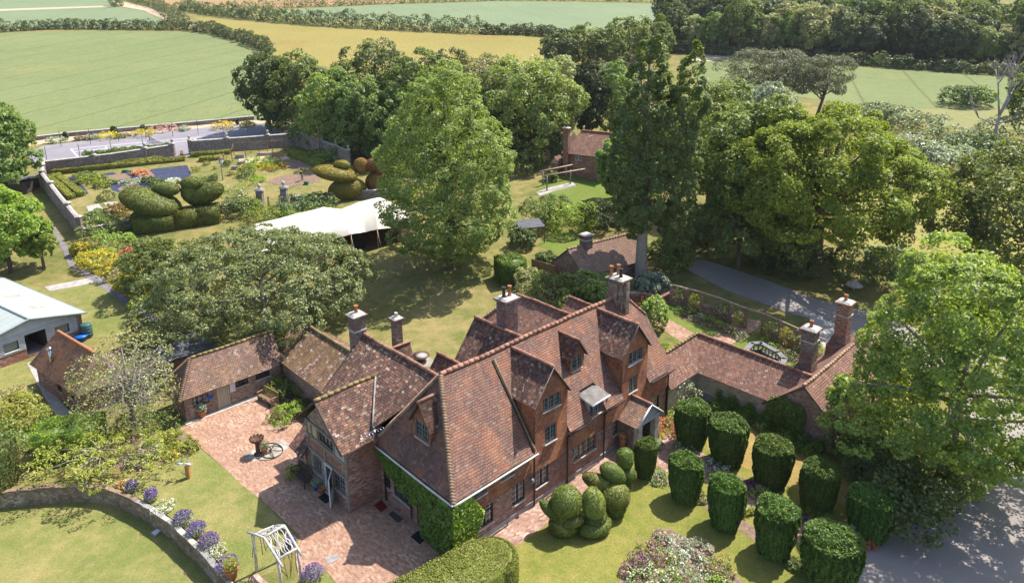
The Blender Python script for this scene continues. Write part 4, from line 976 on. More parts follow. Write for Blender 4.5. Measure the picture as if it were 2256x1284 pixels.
chimney(house, 3.75, 4.9, 6.2, 7.15, 4.5, 10.7, [(4.05, 6.7, .75, "pot_black"), (4.5, 6.6, .75, "terracotta")])
chimney(house, 12.35, 13.35, 2.9, 4.2, 7.2, 10.7, [(12.5, 4.0, .8, "terracotta"), (12.75, 3.3, .7, "pot_black"), (13.1, 3.8, .8, "terracotta")], cross=True, mat="stone_wall")
# bread oven block behind the wing
P0 = gz(903, 752, 3.6); P1 = gz(920, 787, 2.2); (ou, ov), (ou1, ov1) = toH(P0), toH(P1)
ob = MH(); ob.box(ou - 3.4, ou - .1, ov1 + .2, 2 * ov - ov1 - .2, -.3, 2.2, "brick_red"); ob.poly([(ou - .1, ov1 + .2, 2.2), (ou - .1, 2 * ov - ov1 - .2, 2.2), (ou - .1, ov, 3.5)], "brick_red")
for ve in (ov1, 2 * ov - ov1): ob.slab([(ou - 3.5, ve, 2.15), (ou, ve, 2.15), (ou, ov, 3.6), (ou - 3.5, ov, 3.6)], .09, "tile_wing", "timber_dark")
ob.tube([(ou - 3.5, ov, 3.63), (ou + .02, ov, 3.63)], .11, "ridge_clay", 8)
ob.build("oven_block", house)
chimney(house, ou - 1.25, ou - .6, ov + .1, ov + .75, 2.5, 6.0, [(ou - .92, ov + .42, .35, "metal_bright")])
# wall lamps, aerial
for u in (-.2, 3.72):
    l = MH(); l.lathe([(.05, 0), (.11, .05), (.12, .22), (.04, .3)], "metal_trim", (u, -.22, 1.85), 8); l.box(u - .03, u + .03, -.2, -.02, 2.08, 2.14, "iron_black"); l.build("wall_lamp", house)
ae = MH(); ae.tube([(-6.7, 6.9, 3.6), (-6.7, 6.9, 5.2)], .025, "metal_bright", 6)
for i in range(7): ae.tube([(-7.3 + i * .2, 6.6, 5.1), (-7.3 + i * .2, 7.2, 5.1)], .012, "metal_bright", 5)
ae.tube([(-7.4, 6.9, 5.1), (-6.0, 6.9, 5.1)], .016, "metal_bright", 5); ae.build("television_aerial", house)

# ================================================================== OTHER BUILDINGS
def onwall(px, py, o, ax):       # survey of a point on a vertical wall through o along ax: (x along, z)
    d = ray(px, py); ax = Vector(ax).normalized(); n = Vector((-ax.y, ax.x, 0)); c = Vector((0, 0, CAMZ))
    t = (Vector(o) - c).dot(n) / d.dot(n); p = c + d * t
    return (p - Vector(o)).dot(ax), p.z - Vector(o).z
def opening(o, ax, a, b): x0, z1 = onwall(*a, o, ax); x1, z0 = onwall(*b, o, ax); return (min(x0, x1), max(x0, x1), min(z0, z1), max(z0, z1))
# ---- L-shaped courtyard range on the right with its two chimneys
rg_ = thing("garden_range", "long low brick range with ridged tile roofs turning an L behind the clipped yews", "outbuilding", Hs(20, -2))
rw = MH()
rw.poly([(14.5, -.1, -.3), (18.6, -.1, -.3), (18.6, -.1, 2.25), (14.5, -.1, 2.25)], "render_grey"); rw.poly([(18.6, -.1, -.3), (18.6, -6.2, -.3), (18.6, -6.2, 2.25), (18.6, -.1, 2.25)], "render_grey")
rw.box(18.55, 18.62, -6.2, -.1, -.3, .5, "stone_grey")
rw.poly([(14.5, 2.5, -.3), (22.5, 2.5, -.3), (22.5, 2.5, 2.2), (14.5, 2.5, 2.2)], "brick_mixed"); rw.poly([(22.5, 2.5, -.3), (22.5, -6, -.3), (22.5, -6, 2.2), (22.5, 2.5, 2.2)], "brick_mixed")
rw.build("wall", rg_, wob=2.0)
gw2 = MH(); gw2.poly([(18.4, -6.1, -.3), (18.4, -11.1, -.3), (18.4, -11.1, 2.1), (18.4, -8.6, 4.3), (18.4, -6.1, 2.1)], "brick_mixed"); gw2.poly([(18.4, -11.1, -.3), (33, -11.1, -.3), (33, -11.1, 2.1), (18.4, -11.1, 2.1)], "brick_mixed"); gw2.poly([(18.4, -6.1, -.3), (33, -6.1, -.3), (33, -6.1, 2.1), (18.4, -6.1, 2.1)], "brick_red"); gw2.poly([(33, -6.1, -.3), (33, -11.1, -.3), (33, -11.1, 2.1), (33, -8.6, 4.3), (33, -6.1, 2.1)], "brick_red")
gw2.build("gable_wall", rg_, wob=2.0)
rr = MH()
rr.slab([(14.5, -.4, 2.22), (18.2, -.4, 2.22), (20.6, 1.2, 4.2), (14.5, 1.2, 4.2)], .1, "tile_range", "timber_dark"); rr.slab([(18.2, -.4, 2.22), (18.2, -7.0, 2.22), (20.45, -8.5, 4.15), (20.6, 1.2, 4.2)], .1, "tile_range", "timber_dark")
rr.slab([(14.5, 2.85, 2.22), (23, 2.85, 2.22), (20.6, 1.2, 4.2), (14.5, 1.2, 4.2)], .1, "tile_range"); rr.slab([(23, 2.85, 2.22), (23, -6.5, 2.22), (20.45, -8.5, 4.15), (20.6, 1.2, 4.2)], .1, "tile_range")
for ve in (-5.75, -11.45): rr.slab([(18.15, ve, 1.85), (18.15, -8.6, 4.4), (33.2, -8.6, 4.4), (33.2, ve, 1.85)], .1, "tile_range" if ve < -8 else "tile_house", "timber_dark")
rro_ = rr.build("roof", rg_, wob=1.4)
ridges(rro_, [((14.6, 1.2, 4.23), (20.6, 1.2, 4.23), .13, "ridge_moss", .42), ((20.6, 1.2, 4.23), (20.45, -8.3, 4.18), .13, "ridge_clay", .42), ((18.12, -8.6, 4.43), (33.2, -8.6, 4.43), .13, "hip_clay", .42)])
for u in (21.8, 28.3):
    chimney(rg_, u, u + .95, -7.6, -6.65, 2.3, 7.05 if u < 25 else 7.2, [(u + .5, -7.1, .5, "terracotta")], mat="brick_chimney" if u < 25 else "brick_red", band=5.9)
    cb = MH(); cb.frust(u - .15, u + 1.15, -7.7, -6.1, 0, u - .12, u + 1.1, -7.7, -6.2, 3.2, "brick_red"); cb.frust(u - .12, u + 1.1, -7.7, -6.2, 3.2, u - .02, u + .97, -7.62, -6.62, 4.2, "brick_chimney"); cb.build("chimney_breast", rg_)
# ---- mossy tiled outbuilding joined to the wing
mb_ = thing("mossy_outbuilding", "low brick outbuilding under a lichen-white and mossy tile roof beside the wing chimney", "outbuilding", Hs(-3, 20))
q = MH(); q.poly([(-4.2, 14.5, -.3), (-4.2, 25.8, -.3), (-4.2, 25.8, 2.5), (-4.2, 14.5, 2.5)], "brick_mixed"); q.poly([(.8, 14.5, -.3), (.8, 25.8, -.3), (.8, 25.8, 2.5), (.8, 14.5, 2.5)], "brick_mixed"); q.poly([(-4.2, 25.8, -.3), (.8, 25.8, -.3), (.8, 25.8, 2.5), (-1.7, 25.8, 4.3), (-4.2, 25.8, 2.5)], "brick_mixed"); q.build("wall", mb_, wob=2.0)
q = MH(); q.slab([(-4.55, 14.4, 2.36), (-4.55, 26.0, 2.36), (-2.1, 26.4, 4.2), (-1.7, 25.9, 4.5), (-1.7, 14.4, 4.5)], .1, "tile_mossy", "timber_dark"); q.slab([(1.15, 14.4, 2.36), (1.15, 26.0, 2.36), (-1.7, 26.2, 4.5), (-1.7, 14.4, 4.5)], .1, "tile_mossy"); qo = q.build("roof", mb_, wob=1.2)
q = MH(); ridge_run(q, (-1.7, 14.6, 4.53), (-1.7, 26.2, 4.53), .14, "ridge_moss"); q.build("ridge_tiles", qo, wob=2.0)
# ---- hipped outbuilding on the courtyard
r1 = thing("hipped_outbuilding", "single storey brick outbuilding with hipped tile roof and beige plank door on the courtyard", "outbuilding", Hs(-8, 26))
o1 = Hs(-12.0, 24.65); ax1 = HU; T1 = frame(o1, HU, -HV)
def c380(x, y): return 380 + x / 5.937, 860 + y / 5.937
def r350(x, y): return 350 + x / 5.937, 700 + y / 5.937
w1a = opening(o1, ax1, r350(430, 1060), r350(660, 1080)); dra = opening(o1, ax1, r350(750, 920), r350(940, 1130)); w1b = opening(o1, ax1, r350(975, 860), r350(1170, 830)); w1c = opening(o1, ax1, r350(1260, 720), r350(1450, 700))
def fixz(o, a, b): return (o[0], o[1], a, b)
ops1 = [fixz(w1a, .95, 1.75), fixz(dra, .02, 1.95), fixz(w1b, 1.3, 1.85), fixz(w1c, 1.3, 1.85)]
q = MH(); wallpanel(q, T1, 7.6, 2.15, ops1, "brick_mixed", z0=-.3)
q.poly([(-12, 24.65, -.3), (-12, 27.6, -.3), (-12, 27.6, 2.15), (-12, 24.65, 2.15)], "brick_mixed"); q.poly([(-12, 27.6, -.3), (-4.3, 27.6, -.3), (-4.3, 27.6, 2.15), (-12, 27.6, 2.15)], "brick_mixed"); q.build("wall", r1, wob=2.0)
window(r1, T1, *ops1[0], 3, fm="timber_dark", glass="glass_panes", sill=None); window(r1, T1, *ops1[2], 2, fm="timber_dark", glass="glass_dark"); window(r1, T1, *ops1[3], 2, fm="timber_dark", glass="glass_dark")
q = MB(T1); a, b, c, d = ops1[1]
for i in range(6): q.box(a + .1 + (b - a - .2) / 6 * i, a + .09 + (b - a - .2) / 6 * (i + 1), -.06, -.02, c, d - .08, "door_beige")
do_ = q.build("door", r1)
q = MB(T1)
for x0, x1 in ((a, a + .1), (b - .1, b)): q.box(x0, x1, -.1, .03, c, d, "door_beige")
q.box(a + .1, b - .1, -.1, .03, d - .08, d, "door_beige"); q.build("door_frame", do_)
q = MB(T1); q.box(a - .75, a - .3, .02, .05, 1.2, 1.5, "sign_blue"); q.build("wall_plaque", r1)
q = MB(T1); q.box(b + .08, b + .5, .02, .05, 1.1, 1.85, "sign_white"); q.build("notice_board", r1)
q = MH(); q.slab([(-12.4, 24.25, 2.05), (-4.2, 24.25, 2.05), (-4.2, 26.1, 4.3), (-10.75, 26.1, 4.3)], .09, "tile_outbuilding", "timber_dark"); q.slab([(-12.4, 27.95, 2.05), (-4.2, 27.95, 2.05), (-4.2, 26.1, 4.3), (-10.75, 26.1, 4.3)], .09, "tile_outbuilding"); q.slab([(-12.4, 24.25, 2.05), (-12.4, 27.95, 2.05), (-10.75, 26.1, 4.3)], .09, "tile_outbuilding", "timber_dark"); qo = q.build("roof", r1, wob=1.2)
q = MH(); ridge_run(q, (-10.75, 26.1, 4.32), (-4.2, 26.1, 4.32), .12, "ridge_moss")
for ve in (24.23, 27.97):
    A, B = Vector((-12.42, ve, 2.06)), Vector((-10.75, 26.1, 4.32))
    for i in range(20): q.tube([A.lerp(B, i / 20), A.lerp(B, (i + 1) / 20) - Vector((0, 0, .09))], [.17, .08], "hip_clay", 8)
q.build("ridge_tiles", qo, wob=2.0)
q = MH(); q.box(-12.2, -4.3, 24.2, 24.64, -.05, .05, "stone_pale"); tag(q.build("kerb_strip"), kind="structure")
# ---- small brick cottage with an orange pantile roof
co_ = thing("brick_cottage", "small red brick cottage with mottled orange tile roof and steel flue beside the barn", "cottage", Hs(-17, 35))
oc = Hs(-17.4, 31.0); cax = (HU * -.17 + HV * .985).normalized(); cac = (HU * .985 + HV * .17).normalized()
TC = lambda p: oc + cax * p.x + cac * p.y + Vector((0, 0, p.z)); TCw = frame(oc, cax, -cac)
cops = [opening(oc, cax, (122, 828), (137, 862)), opening(oc, cax, (92, 815), (100, 850)), opening(oc, cax, (153, 858), (165, 885))]
cops = [fixz(cops[0], .85, 1.85), fixz(cops[1], .1, 1.95), fixz(cops[2], 1.0, 1.8)]
q = MB(TC); wallpanel(q, TCw, 8.2, 2.15, cops, "brick_red", z0=-.4)
for x in (0, 8.2): q.poly([(x, 0, -.4), (x, 3.6, -.4), (x, 3.6, 2.15), (x, 1.8, 4.1), (x, 0, 2.15)], "brick_red")
q.poly([(0, 3.6, -.4), (8.2, 3.6, -.4), (8.2, 3.6, 2.15), (0, 3.6, 2.15)], "brick_red"); q.build("wall", co_)
for i, o in enumerate(cops): window(co_, TCw, *o, 2 if i == 0 else 1, fm="timber_dark", glass="glass_dark")
q = MB(TC)
for ye in (-.35, 3.95): q.slab([(-.3, ye, 1.95), (8.5, ye, 1.95), (7.6, 1.8, 4.3), (1.0, 1.8, 4.3)], .09, "tile_orange" if ye < 0 else "tile_pale", "timber_dark")
for xe, xr in ((-.3, 1.0), (8.5, 7.6)): q.slab([(xe, -.35, 1.95), (xe, 3.95, 1.95), (xr, 1.8, 4.3)], .09, "tile_pale", "timber_dark")
qo = q.build("roof", co_); q = MB(TC); ridge_run(q, (1, 1.8, 4.33), (7.6, 1.8, 4.33), .14, "terracotta"); q.build("ridge_tiles", qo)
q = MB(TC); q.tube([(5.6, .35, 2.3), (5.6, .35, 3.9)], .13, "metal_bright", 10); q.lathe([(.24, 0), (.2, .12), (.05, .22)], "metal_bright", (5.6, .35, 3.85), 10); q.build("flue", co_)
# ---- barn with a pale metal roof
bc = G(186.3, 738.5); bl = G(-2, 813); bax = (bl - bc); bax.z = 0; bax.normalize(); bdp = Vector((bax.y, -bax.x, 0))
if bdp.y < 0: bdp = -bdp
bn = thing("weatherboard_barn", "long white weatherboarded barn with shallow grey green metal roof and open doorway", "barn", bc)
bo = Vector((bc.x, bc.y, bc.z - .05)); TB = lambda p: bo + bax * p.x + bdp * p.y + Vector((0, 0, p.z)); TBw = frame(bo, bax, -bdp)
BWd = 8.8; EZ, PZ = 2.45, 3.5
bops = [opening(bo, bax, (105, 755), (62, 787)), opening(bo, bax, (151, 715), (122, 735)), opening(bo, bax, (38, 745), (8, 770))]
bops = [fixz(bops[0], 0, 2.05), fixz(bops[1], .95, 1.8), fixz(bops[2], .95, 1.85)]
q = MB(TB); wallpanel(q, TBw, BWd, .75, [bops[0]], "brick_red", z0=-.5); q.box(0, .45, -.02, .5, -.5, 2.4, "brick_red")
q.poly([(0, 0, -.5), (0, 26, -.5), (0, 26, EZ), (0, 0, EZ)], "brick_red"); q.poly([(BWd, 0, -.5), (BWd, 26, -.5), (BWd, 26, EZ), (BWd, 0, EZ)], "brick_red"); q.poly([(0, 26, -.5), (BWd, 26, -.5), (BWd, 26, EZ), (BWd / 2, 26, PZ), (0, 26, EZ)], "brick_red")
q.build("wall", bn)
q = MB(TB)
nb = 8; zz = [.75 + (EZ - .75) / nb * i for i in range(nb + 1)]
for i in range(nb):
    segs = [(0.45, BWd)]
    for o in bops:
        if o[2] < (zz[i] + zz[i + 1]) / 2 < o[3]: segs = [s for a, b in segs for s in ((a, min(b, o[0])), (max(a, o[1]), b)) if s[1] - s[0] > .02]
    for a, b in segs: q.add([(a, -.05, zz[i]), (b, -.05, zz[i]), (b, -.01, zz[i + 1]), (a, -.01, zz[i + 1]), (a, 0, zz[i]), (b, 0, zz[i])], [(0, 1, 2, 3), (0, 1, 5, 4)], "weatherboard"); q.add([(a, -.012, zz[i]), (b, -.012, zz[i]), (b, -.062, zz[i] + .085), (a, -.062, zz[i] + .085)], [(0, 1, 2, 3)], "timber_dark")  # dark strips paint in the shadow line along each board's lower edge
for i in range(6):
    z0, z1 = EZ + .16 * i, EZ + .16 * (i + 1); f0, f1 = (PZ - z0) / (PZ - EZ), max(0, (PZ - z1) / (PZ - EZ)); m_ = BWd / 2
    q.add([(m_ - m_ * f0, -.05, z0), (m_ + m_ * f0, -.05, z0), (m_ + m_ * f1, -.01, z1), (m_ - m_ * f1, -.01, z1)], [(0, 1, 2, 3)], "weatherboard")
q.build("weatherboarding", bn)
for o in bops[1:]: window(bn, TBw, *o, 1, fm="timber_dark", glass="glass_pale", sill="paint_white")
q = MB(TB); a, b, c, d = bops[0]; q.box(a, b, .05, 4, -.02, 0.0, "asphalt"); q.add([(a, 4, 0), (b, 4, 0), (b, 4, 2.2), (a, 4, 2.2)], [(0, 1, 2, 3)], "timber_pale")
for x in (a, b): q.add([(x, .1, 0), (x, 4, 0), (x, 4, 2.2), (x, .1, 2.2)], [(0, 1, 2, 3)], "timber_dark")
q.build("doorway", bn)
q = MB(TB)
for xe in (-.35, BWd + .35): q.slab([(xe, -.35, EZ - .08), (BWd / 2, -.35, PZ + .03), (BWd / 2, 26.3, PZ + .03), (xe, 26.3, EZ - .08)], .08, "metal_roof", "metal_trim")
q.tube([(BWd / 2, -.36, PZ + .05), (BWd / 2, 26.3, PZ + .05)], .14, "metal_roof", 6)
bro = q.build("roof", bn)
q = MB(TB); q.tube([(-.35, -.38, EZ - .12), (BWd / 2, -.38, PZ), (BWd + .35, -.38, EZ - .12)], .09, "metal_trim", 6); q.tube([(-.4, -.38, EZ - .12), (-.4, 26.3, EZ - .12)], .07, "metal_trim", 6); q.build("roof_trim", bro)
for k in range(4):
    for s in (0, 1):
        x0, x1 = (1.5, 2.7) if s == 0 else (6.0, 7.2); y0 = 3 + 5.2 * k; f = lambda x: EZ - .08 + (PZ + .11 - EZ) * (1 - abs(x - BWd / 2) / (BWd / 2 + .35)) + .012
        q = MB(TB); q.add([(x0, y0, f(x0)), (x1, y0, f(x1)), (x1, y0 + .9, f(x1)), (x0, y0 + .9, f(x0))], [(0, 1, 2, 3)], "rooflight"); q.build("rooflight", bro)
# ---- dark flat-roofed shed
sh = thing("flat_roofed_shed", "dark felt flat-roofed shed with reddish timber walls under the big dome tree", "shed", Hs(-9, 33))
q = MH(); q.box(-11.2, -7.2, 31.2, 34.8, -.4, 2.3, "brick_red"); q.build("wall", sh); q = MH(); q.slab([(-11.5, 30.8, 2.35), (-6.9, 30.8, 2.35), (-6.9, 35.1, 2.6), (-11.5, 35.1, 2.6)], .12, "slate_dark"); q.build("roof", sh)
window(sh, frame(Hs(-11.2, 31.18), HU, -HV), 1.6, 3.4, 1.2, 1.8, 3, fm="timber_dark", glass="glass_dark", sill=None)
sh2 = thing("lean_to_shed", "weathered grey plank lean-to shed with a mossy roof beside the thorn tree", "shed", Hs(-12.5, 33.5))
q = MH(); q.box(-14.2, -11.6, 31.5, 36.8, -.3, 1.9, "timber_dark"); q.build("wall", sh2); q = MH(); q.slab([(-14.5, 31.2, 1.95), (-11.55, 31.2, 2.3), (-11.55, 37.1, 2.3), (-14.5, 37.1, 1.95)], .1, "tile_mossy"); q.build("roof", sh2)
# ---- tile-roofed lodge behind the poplar
la = Vector((5.9, 69.8, 0)); lb_ = Vector((13.9, 75.5, 0)); lax = (lb_ - la).normalized(); lcr = Vector((lax.y, -lax.x, 0))
lo = thing("tiled_lodge", "low cottage with pale pinkish tile roof and squat chimney behind the poplar trunk", "cottage", (10, 71, T(71)))
lz = T(70); TLo = lambda p: la + lax * p.x + lcr * p.y + Vector((0, 0, lz + p.z))
q = MB(TLo); q.box(.2, 9.4, -2.5, 2.5, -1.2, 1.95, "brick_mixed"); 
for x in (.2, 9.4): q.poly([(x, -2.5, 1.95), (x, 2.5, 1.95), (x, 0, 3.95)], "brick_mixed")
q.build("wall", lo)
q = MB(TLo)
for ye in (-2.9, 2.9): q.slab([(0, ye, 1.75), (9.6, ye, 1.75), (9.6, 0, 4.05), (0, 0, 4.05)], .1, "tile_pale", "timber_dark")
qo = q.build("roof", lo); q = MB(TLo); ridge_run(q, (0, 0, 4.08), (9.6, 0, 4.08), .13, "hip_clay"); q.build("ridge_tiles", qo)
chimney(lo, 2.2, 3.2, -.5, .5, 2.5, 5.35, [], mat="brick_chimney", Tm=lambda u, v, z: TLo(Vector((u, v, z))), band=4.6)
# ---- far brick cottage
cb0 = G(1243, 388); fc = thing("far_cottage", "brick cottage with tall orange chimney and steep tile roof among the trees", "cottage", cb0)
fax = Vector((.83, -.56, 0)).normalized(); fcr = Vector((.56, .83, 0)); TF = lambda p: cb0 + fax * (p.x - .6) + fcr * (p.y + .9) + Vector((0, 0, p.z)); TFw = frame(TF(Vector((0, 0, 0))), fax, -fcr)
fops = [(2.0, 3.1, 2.6, 3.7)]
q = MB(TF); wallpanel(q, TFw, 7.5, 3.9, fops, "brick_red", z0=-1); 
for x in (0, 7.5): q.poly([(x, 0, -1), (x, 6, -1), (x, 6, 3.9), (x, 3, 6.6), (x, 0, 3.9)], "brick_mixed")
q.poly([(0, 6, -1), (7.5, 6, -1), (7.5, 6, 3.9), (0, 6, 3.9)], "brick_red"); q.build("wall", fc)
window(fc, TFw, *fops[0], 2, fm="paint_white", glass="glass_panes")
q = MB(TF)
for ye in (-.4, 6.4): q.slab([(-.3, ye, 3.55), (7.8, ye, 3.55), (7.8, 3, 6.8), (1.5, 3, 6.8)], .1, "tile_range", "timber_dark")
q.slab([(-.3, -.4, 3.55), (-.3, 6.4, 3.55), (1.5, 3, 6.8)], .1, "tile_range"); qo = q.build("roof", fc); q = MB(TF); ridge_run(q, (1.5, 3, 6.83), (7.8, 3, 6.83), .13, "terracotta"); q.build("ridge_tiles", qo)
chimney(fc, .1, 1.05, -.6, .1, -1, 7.7, [(.5, -.3, .5, "pot_black")], mat="brick_red", Tm=lambda u, v, z: TF(Vector((u, v, z))))
q = MB(TF); q.box(-1.6, -.2, -1.4, 0, -1, 2.1, "brick_red"); q.poly([(-1.62, -1.42, 2.0), (-.18, -1.42, 2.0), (-.9, -1.42, 3.0)], "plaster_cream"); pf = q.build("porch", fc); q = MB(TF)
for xe in (-1.85, .05): q.slab([(xe, -1.6, 1.95), (-.9, -1.6, 3.1), (-.9, .3, 3.1), (xe, .3, 1.95)], .07, "tile_range")
q.build("porch_roof", pf)
def fence_line(name, label, pxs, h, mat, base=0.0, post=2.4, group=None):
    f = thing(name, label, "fence", G(*pxs[0]), 0, group); pts = [G(*p) for p in pxs]
    m_ = MB(); pm = MB()
    for a, b in zip(pts[:-1], pts[1:]):
        L = (b - a).length; d = (b - a).normalized(); s = Vector((-d.y, d.x, 0)).normalized() * .02; n = max(1, int(L / .16))
        for i in range(n):
            p0, p1 = a + d * (L * i / n), a + d * (L * (i + .93) / n); jj = rnd.uniform(-.02, .02)
            m_.add([p0 - s, p1 - s, p1 + s, p0 + s] + [x + Vector((0, 0, h + jj)) for x in (p0 - s, p1 - s, p1 + s, p0 + s)], [(4, 5, 6, 7), (0, 1, 5, 4), (1, 2, 6, 5), (2, 3, 7, 6), (3, 0, 4, 7)], mat)
        for i in range(int(L / post) + 1):
            p0 = a + d * min(L, i * post); q = MB(); q.box(p0.x - .06, p0.x + .06, p0.y - .06, p0.y + .06, p0.z - .2, p0.z + h + .1, mat); q.build("post", f)
    m_.build("panel", f); return f
fence_line("plank_fence", "upright brown plank fence panel in front of the tiled lodge", [(1172, 606), (1224, 622)], 1.9, "timber_brown")
fence_line("board_fence", "tall board fence beside the far cottage under the trees", [(1172, 362), (1212, 352)], 2.0, "timber_pale")
# open-sided shelter by the lodge
sc_ = G(1178, 535); sl_ = thing("open_shelter", "small open shelter with flat grey roof on thin posts beside the lodge", "shelter", sc_)
q = MB(); q.slab([sc_ + Vector(v) for v in ((-1.9, -1.2, 2.2), (1.3, -.2, 2.2), (.6, 2.0, 2.6), (-2.4, 1.2, 2.6))], .08, "slate_dark"); q.build("roof", sl_)
for x, y in ((-1.8, -1.0), (1.2, -.1), (.5, 1.8), (-2.2, 1.1)): q = MB(); q.tube([sc_ + Vector((x, y, -.2)), sc_ + Vector((x, y, 2.25))], .05, "timber_dark", 6); q.build("post", sl_)
# ---- stretch tent
tn = thing("stretch_tent", "cream stretch fabric marquee pitched on wooden poles on the back lawn", "tent", G(800, 530))
fe = [(570, 556, 2.0), (640, 545, 2.3), (700, 534, 2.2), (728, 529, 1.75), (773, 516, 2.5), (802, 512, 2.05), (831, 505, 2.5), (875, 502, 1.95), (908, 499, 1.7)]
be = [(560, 494, 1.9), (620, 480, 2.1), (665, 468, 2.3), (712, 459, 2.6), (750, 463, 2.2), (790, 447, 2.6), (838, 437, 3.1), (868, 451, 2.4), (896, 466, 1.7)]
bul = [.5, .8, .75, 1.3, .9, 1.1, 1.25, .8, .3]
def cub(vals, t):
    n = len(vals) - 1; i = min(int(t * n), n - 1); f = t * n - i; f = f * f * (3 - 2 * f) * .6 + f * .4
    return vals[i] * (1 - f) + vals[i + 1] * f
F_ = [G(*p) for p in fe]; B_ = [G(*p) for p in be]; q = MB(); NS, NT = 48, 16; vs_ = []
for i in range(NS + 1):
    s = i / NS; f = cub(F_, s); b = cub(B_, s); bu = cub(bul, s)
    for j in range(NT + 1):
        t = j / NT; p = f.lerp(b, t); p.z += bu * (4 * t * (1 - t)) ** .8 + .07 * mnoise.noise(Vector((s * 14, t * 4, 0))) + .05 * mnoise.noise(Vector((s * 30, t * 9, 3))); vs_.append(p)
q.add(vs_, [(i * (NT + 1) + j, (i + 1) * (NT + 1) + j, (i + 1) * (NT + 1) + j + 1, i * (NT + 1) + j + 1) for i in range(NS) for j in range(NT)], "fabric_tent", True)
tco = q.build("canopy", tn)
q = MB(); a, b = cub(F_, .385), cub(B_, .33)
for dx in (0, .35): q.tube([a.lerp(b, t) + Vector((dx, 0, 1.12 * (4 * t * (1 - t)) ** .8 + .06)) for t in [k / 14 for k in range(15)]], .06, "fabric_tent", 6)
q.build("seam", tco)
for p in (fe[2], fe[4], fe[6], fe[8], be[3], be[6]): g_ = G(*p); q = MB(); q.tube([Vector((g_.x, g_.y, T(g_.y) - .1)), g_ + Vector((0, 0, .12))], .055, "timber_post", 8); q.build("pole", tn)
for i in (4, 6, 8):
    g_ = G(*fe[i]); d = (F_[4] - B_[4]); d.z = 0; d.normalize(); e_ = g_ + d * 1.8 + Vector((.2, 0, 0)); q = MB(); q.tube([g_, Vector((e_.x, e_.y, T(e_.y)))], .012, "paint_white", 5); q.build("guy_rope", tn)
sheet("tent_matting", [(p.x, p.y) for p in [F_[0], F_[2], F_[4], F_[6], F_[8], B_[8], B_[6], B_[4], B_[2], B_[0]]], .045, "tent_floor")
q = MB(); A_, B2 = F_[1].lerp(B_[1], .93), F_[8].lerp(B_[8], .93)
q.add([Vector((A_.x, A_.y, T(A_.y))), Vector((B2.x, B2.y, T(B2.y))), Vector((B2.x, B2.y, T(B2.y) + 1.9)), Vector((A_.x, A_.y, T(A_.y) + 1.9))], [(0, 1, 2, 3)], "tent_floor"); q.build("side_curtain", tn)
for px, py, nm in ((757, 553, "left"), (798, 545, "right")):
    g_ = G(px, py); q = MB(); q.lathe([(.32, 0), (.4, .15), (.42, .5), (.38, .9), (.33, 1.0)], "cloth_black", tuple(g_), 12)
    q.top("black_drum", "black barrel standing under the tent edge, %s" % ("nearer the dome tree" if nm == "left" else "between the two front poles"), "barrel", "black barrels under the tent")

# ================================================================== GARDEN WALLS
def gwall(name, label, pts, h, th, mat, cap="coping_pale", piers=(), ph=.35, ball=True, pw=.55, base=-.5, cat="garden wall"):
    wt_ = thing(name, label, cat, pts[0]); m_ = MB(); c_ = MB()
    for a, b in zip(pts[:-1], pts[1:]):
        d = (b - a); d.z = 0; d.normalize(); s = Vector((-d.y, d.x, 0)) * th / 2; e = d * .02
        q = [a - s - e, b - s + e, b + s + e, a + s - e]
        m_.add([p + Vector((0, 0, base)) for p in q] + [p + Vector((0, 0, h)) for p in q], [(4, 5, 6, 7), (0, 1, 5, 4), (1, 2, 6, 5), (2, 3, 7, 6), (3, 0, 4, 7)], mat)
        s2 = s * 1.25; q = [a - s2, b - s2, b + s2, a + s2]
        c_.add([p + Vector((0, 0, h + .002)) for p in q] + [a + Vector((0, 0, h + .14)), b + Vector((0, 0, h + .14))], [(0, 1, 5, 4), (2, 3, 4, 5), (3, 0, 4), (1, 2, 5)], cap)
    m_.build("wall", wt_); c_.build("coping", wt_)
    for p in piers:
        q = MB(); r_ = pw / 2; q.box(p.x - r_, p.x + r_, p.y - r_, p.y + r_, p.z + base, p.z + h + ph, mat); q.frust(p.x - r_ - .1, p.x + r_ + .1, p.y - r_ - .1, p.y + r_ + .1, p.z + h + ph + .002, p.x - r_ * .6, p.x + r_ * .6, p.y - r_ * .6, p.y + r_ * .6, p.z + h + ph + .2, cap)
        po_ = q.build("pier", wt_)
        if ball: q = MB(); q.lathe([(.1, 0), (.08, .1), (.2, .2), (.26, .38), (.2, .55), (.06, .64)], cap, (p.x, p.y, p.z + h + ph + .19), 12); q.build("finial", po_)
    return wt_
gA = [G(*p) for p in ((181, 522), (140, 470), (98, 414))] + [Vector((-75.6, 108.3, T(108.3)))]
gwall("garden_wall", "weathered brick garden wall climbing along the dark tarmac path", gA, 2.35, .42, "brick_garden_wall", piers=[gA[0], gA[0].lerp(gA[1], .6), gA[1].lerp(gA[2], .5), gA[2], gA[2].lerp(gA[3], .45)], ball=False)
gB = [gA[3], Vector((-67, 112.2, T(112.2))), G(383, 344)]
gwall("garden_wall", "grey brick wall with white coping between the vegetable plot and tennis court", gB, 2.0, .42, "brick_garden_wall", piers=[gB[0].lerp(gB[1], .75), gB[1].lerp(gB[2], .55), gB[2]], ball=True, ph=.2)
gC = [G(421, 339), G(540, 330), G(655, 321)]
gwall("garden_wall", "taller grey brick wall behind the timber fruit cage", gC, 2.25, .42, "brick_garden_wall", piers=[gC[0], gC[0].lerp(gC[1], .68), gC[1].lerp(gC[2], .45), gC[2]], ball=True, ph=.2)
gD = [G(656, 321), G(712, 342), G(770, 366)]
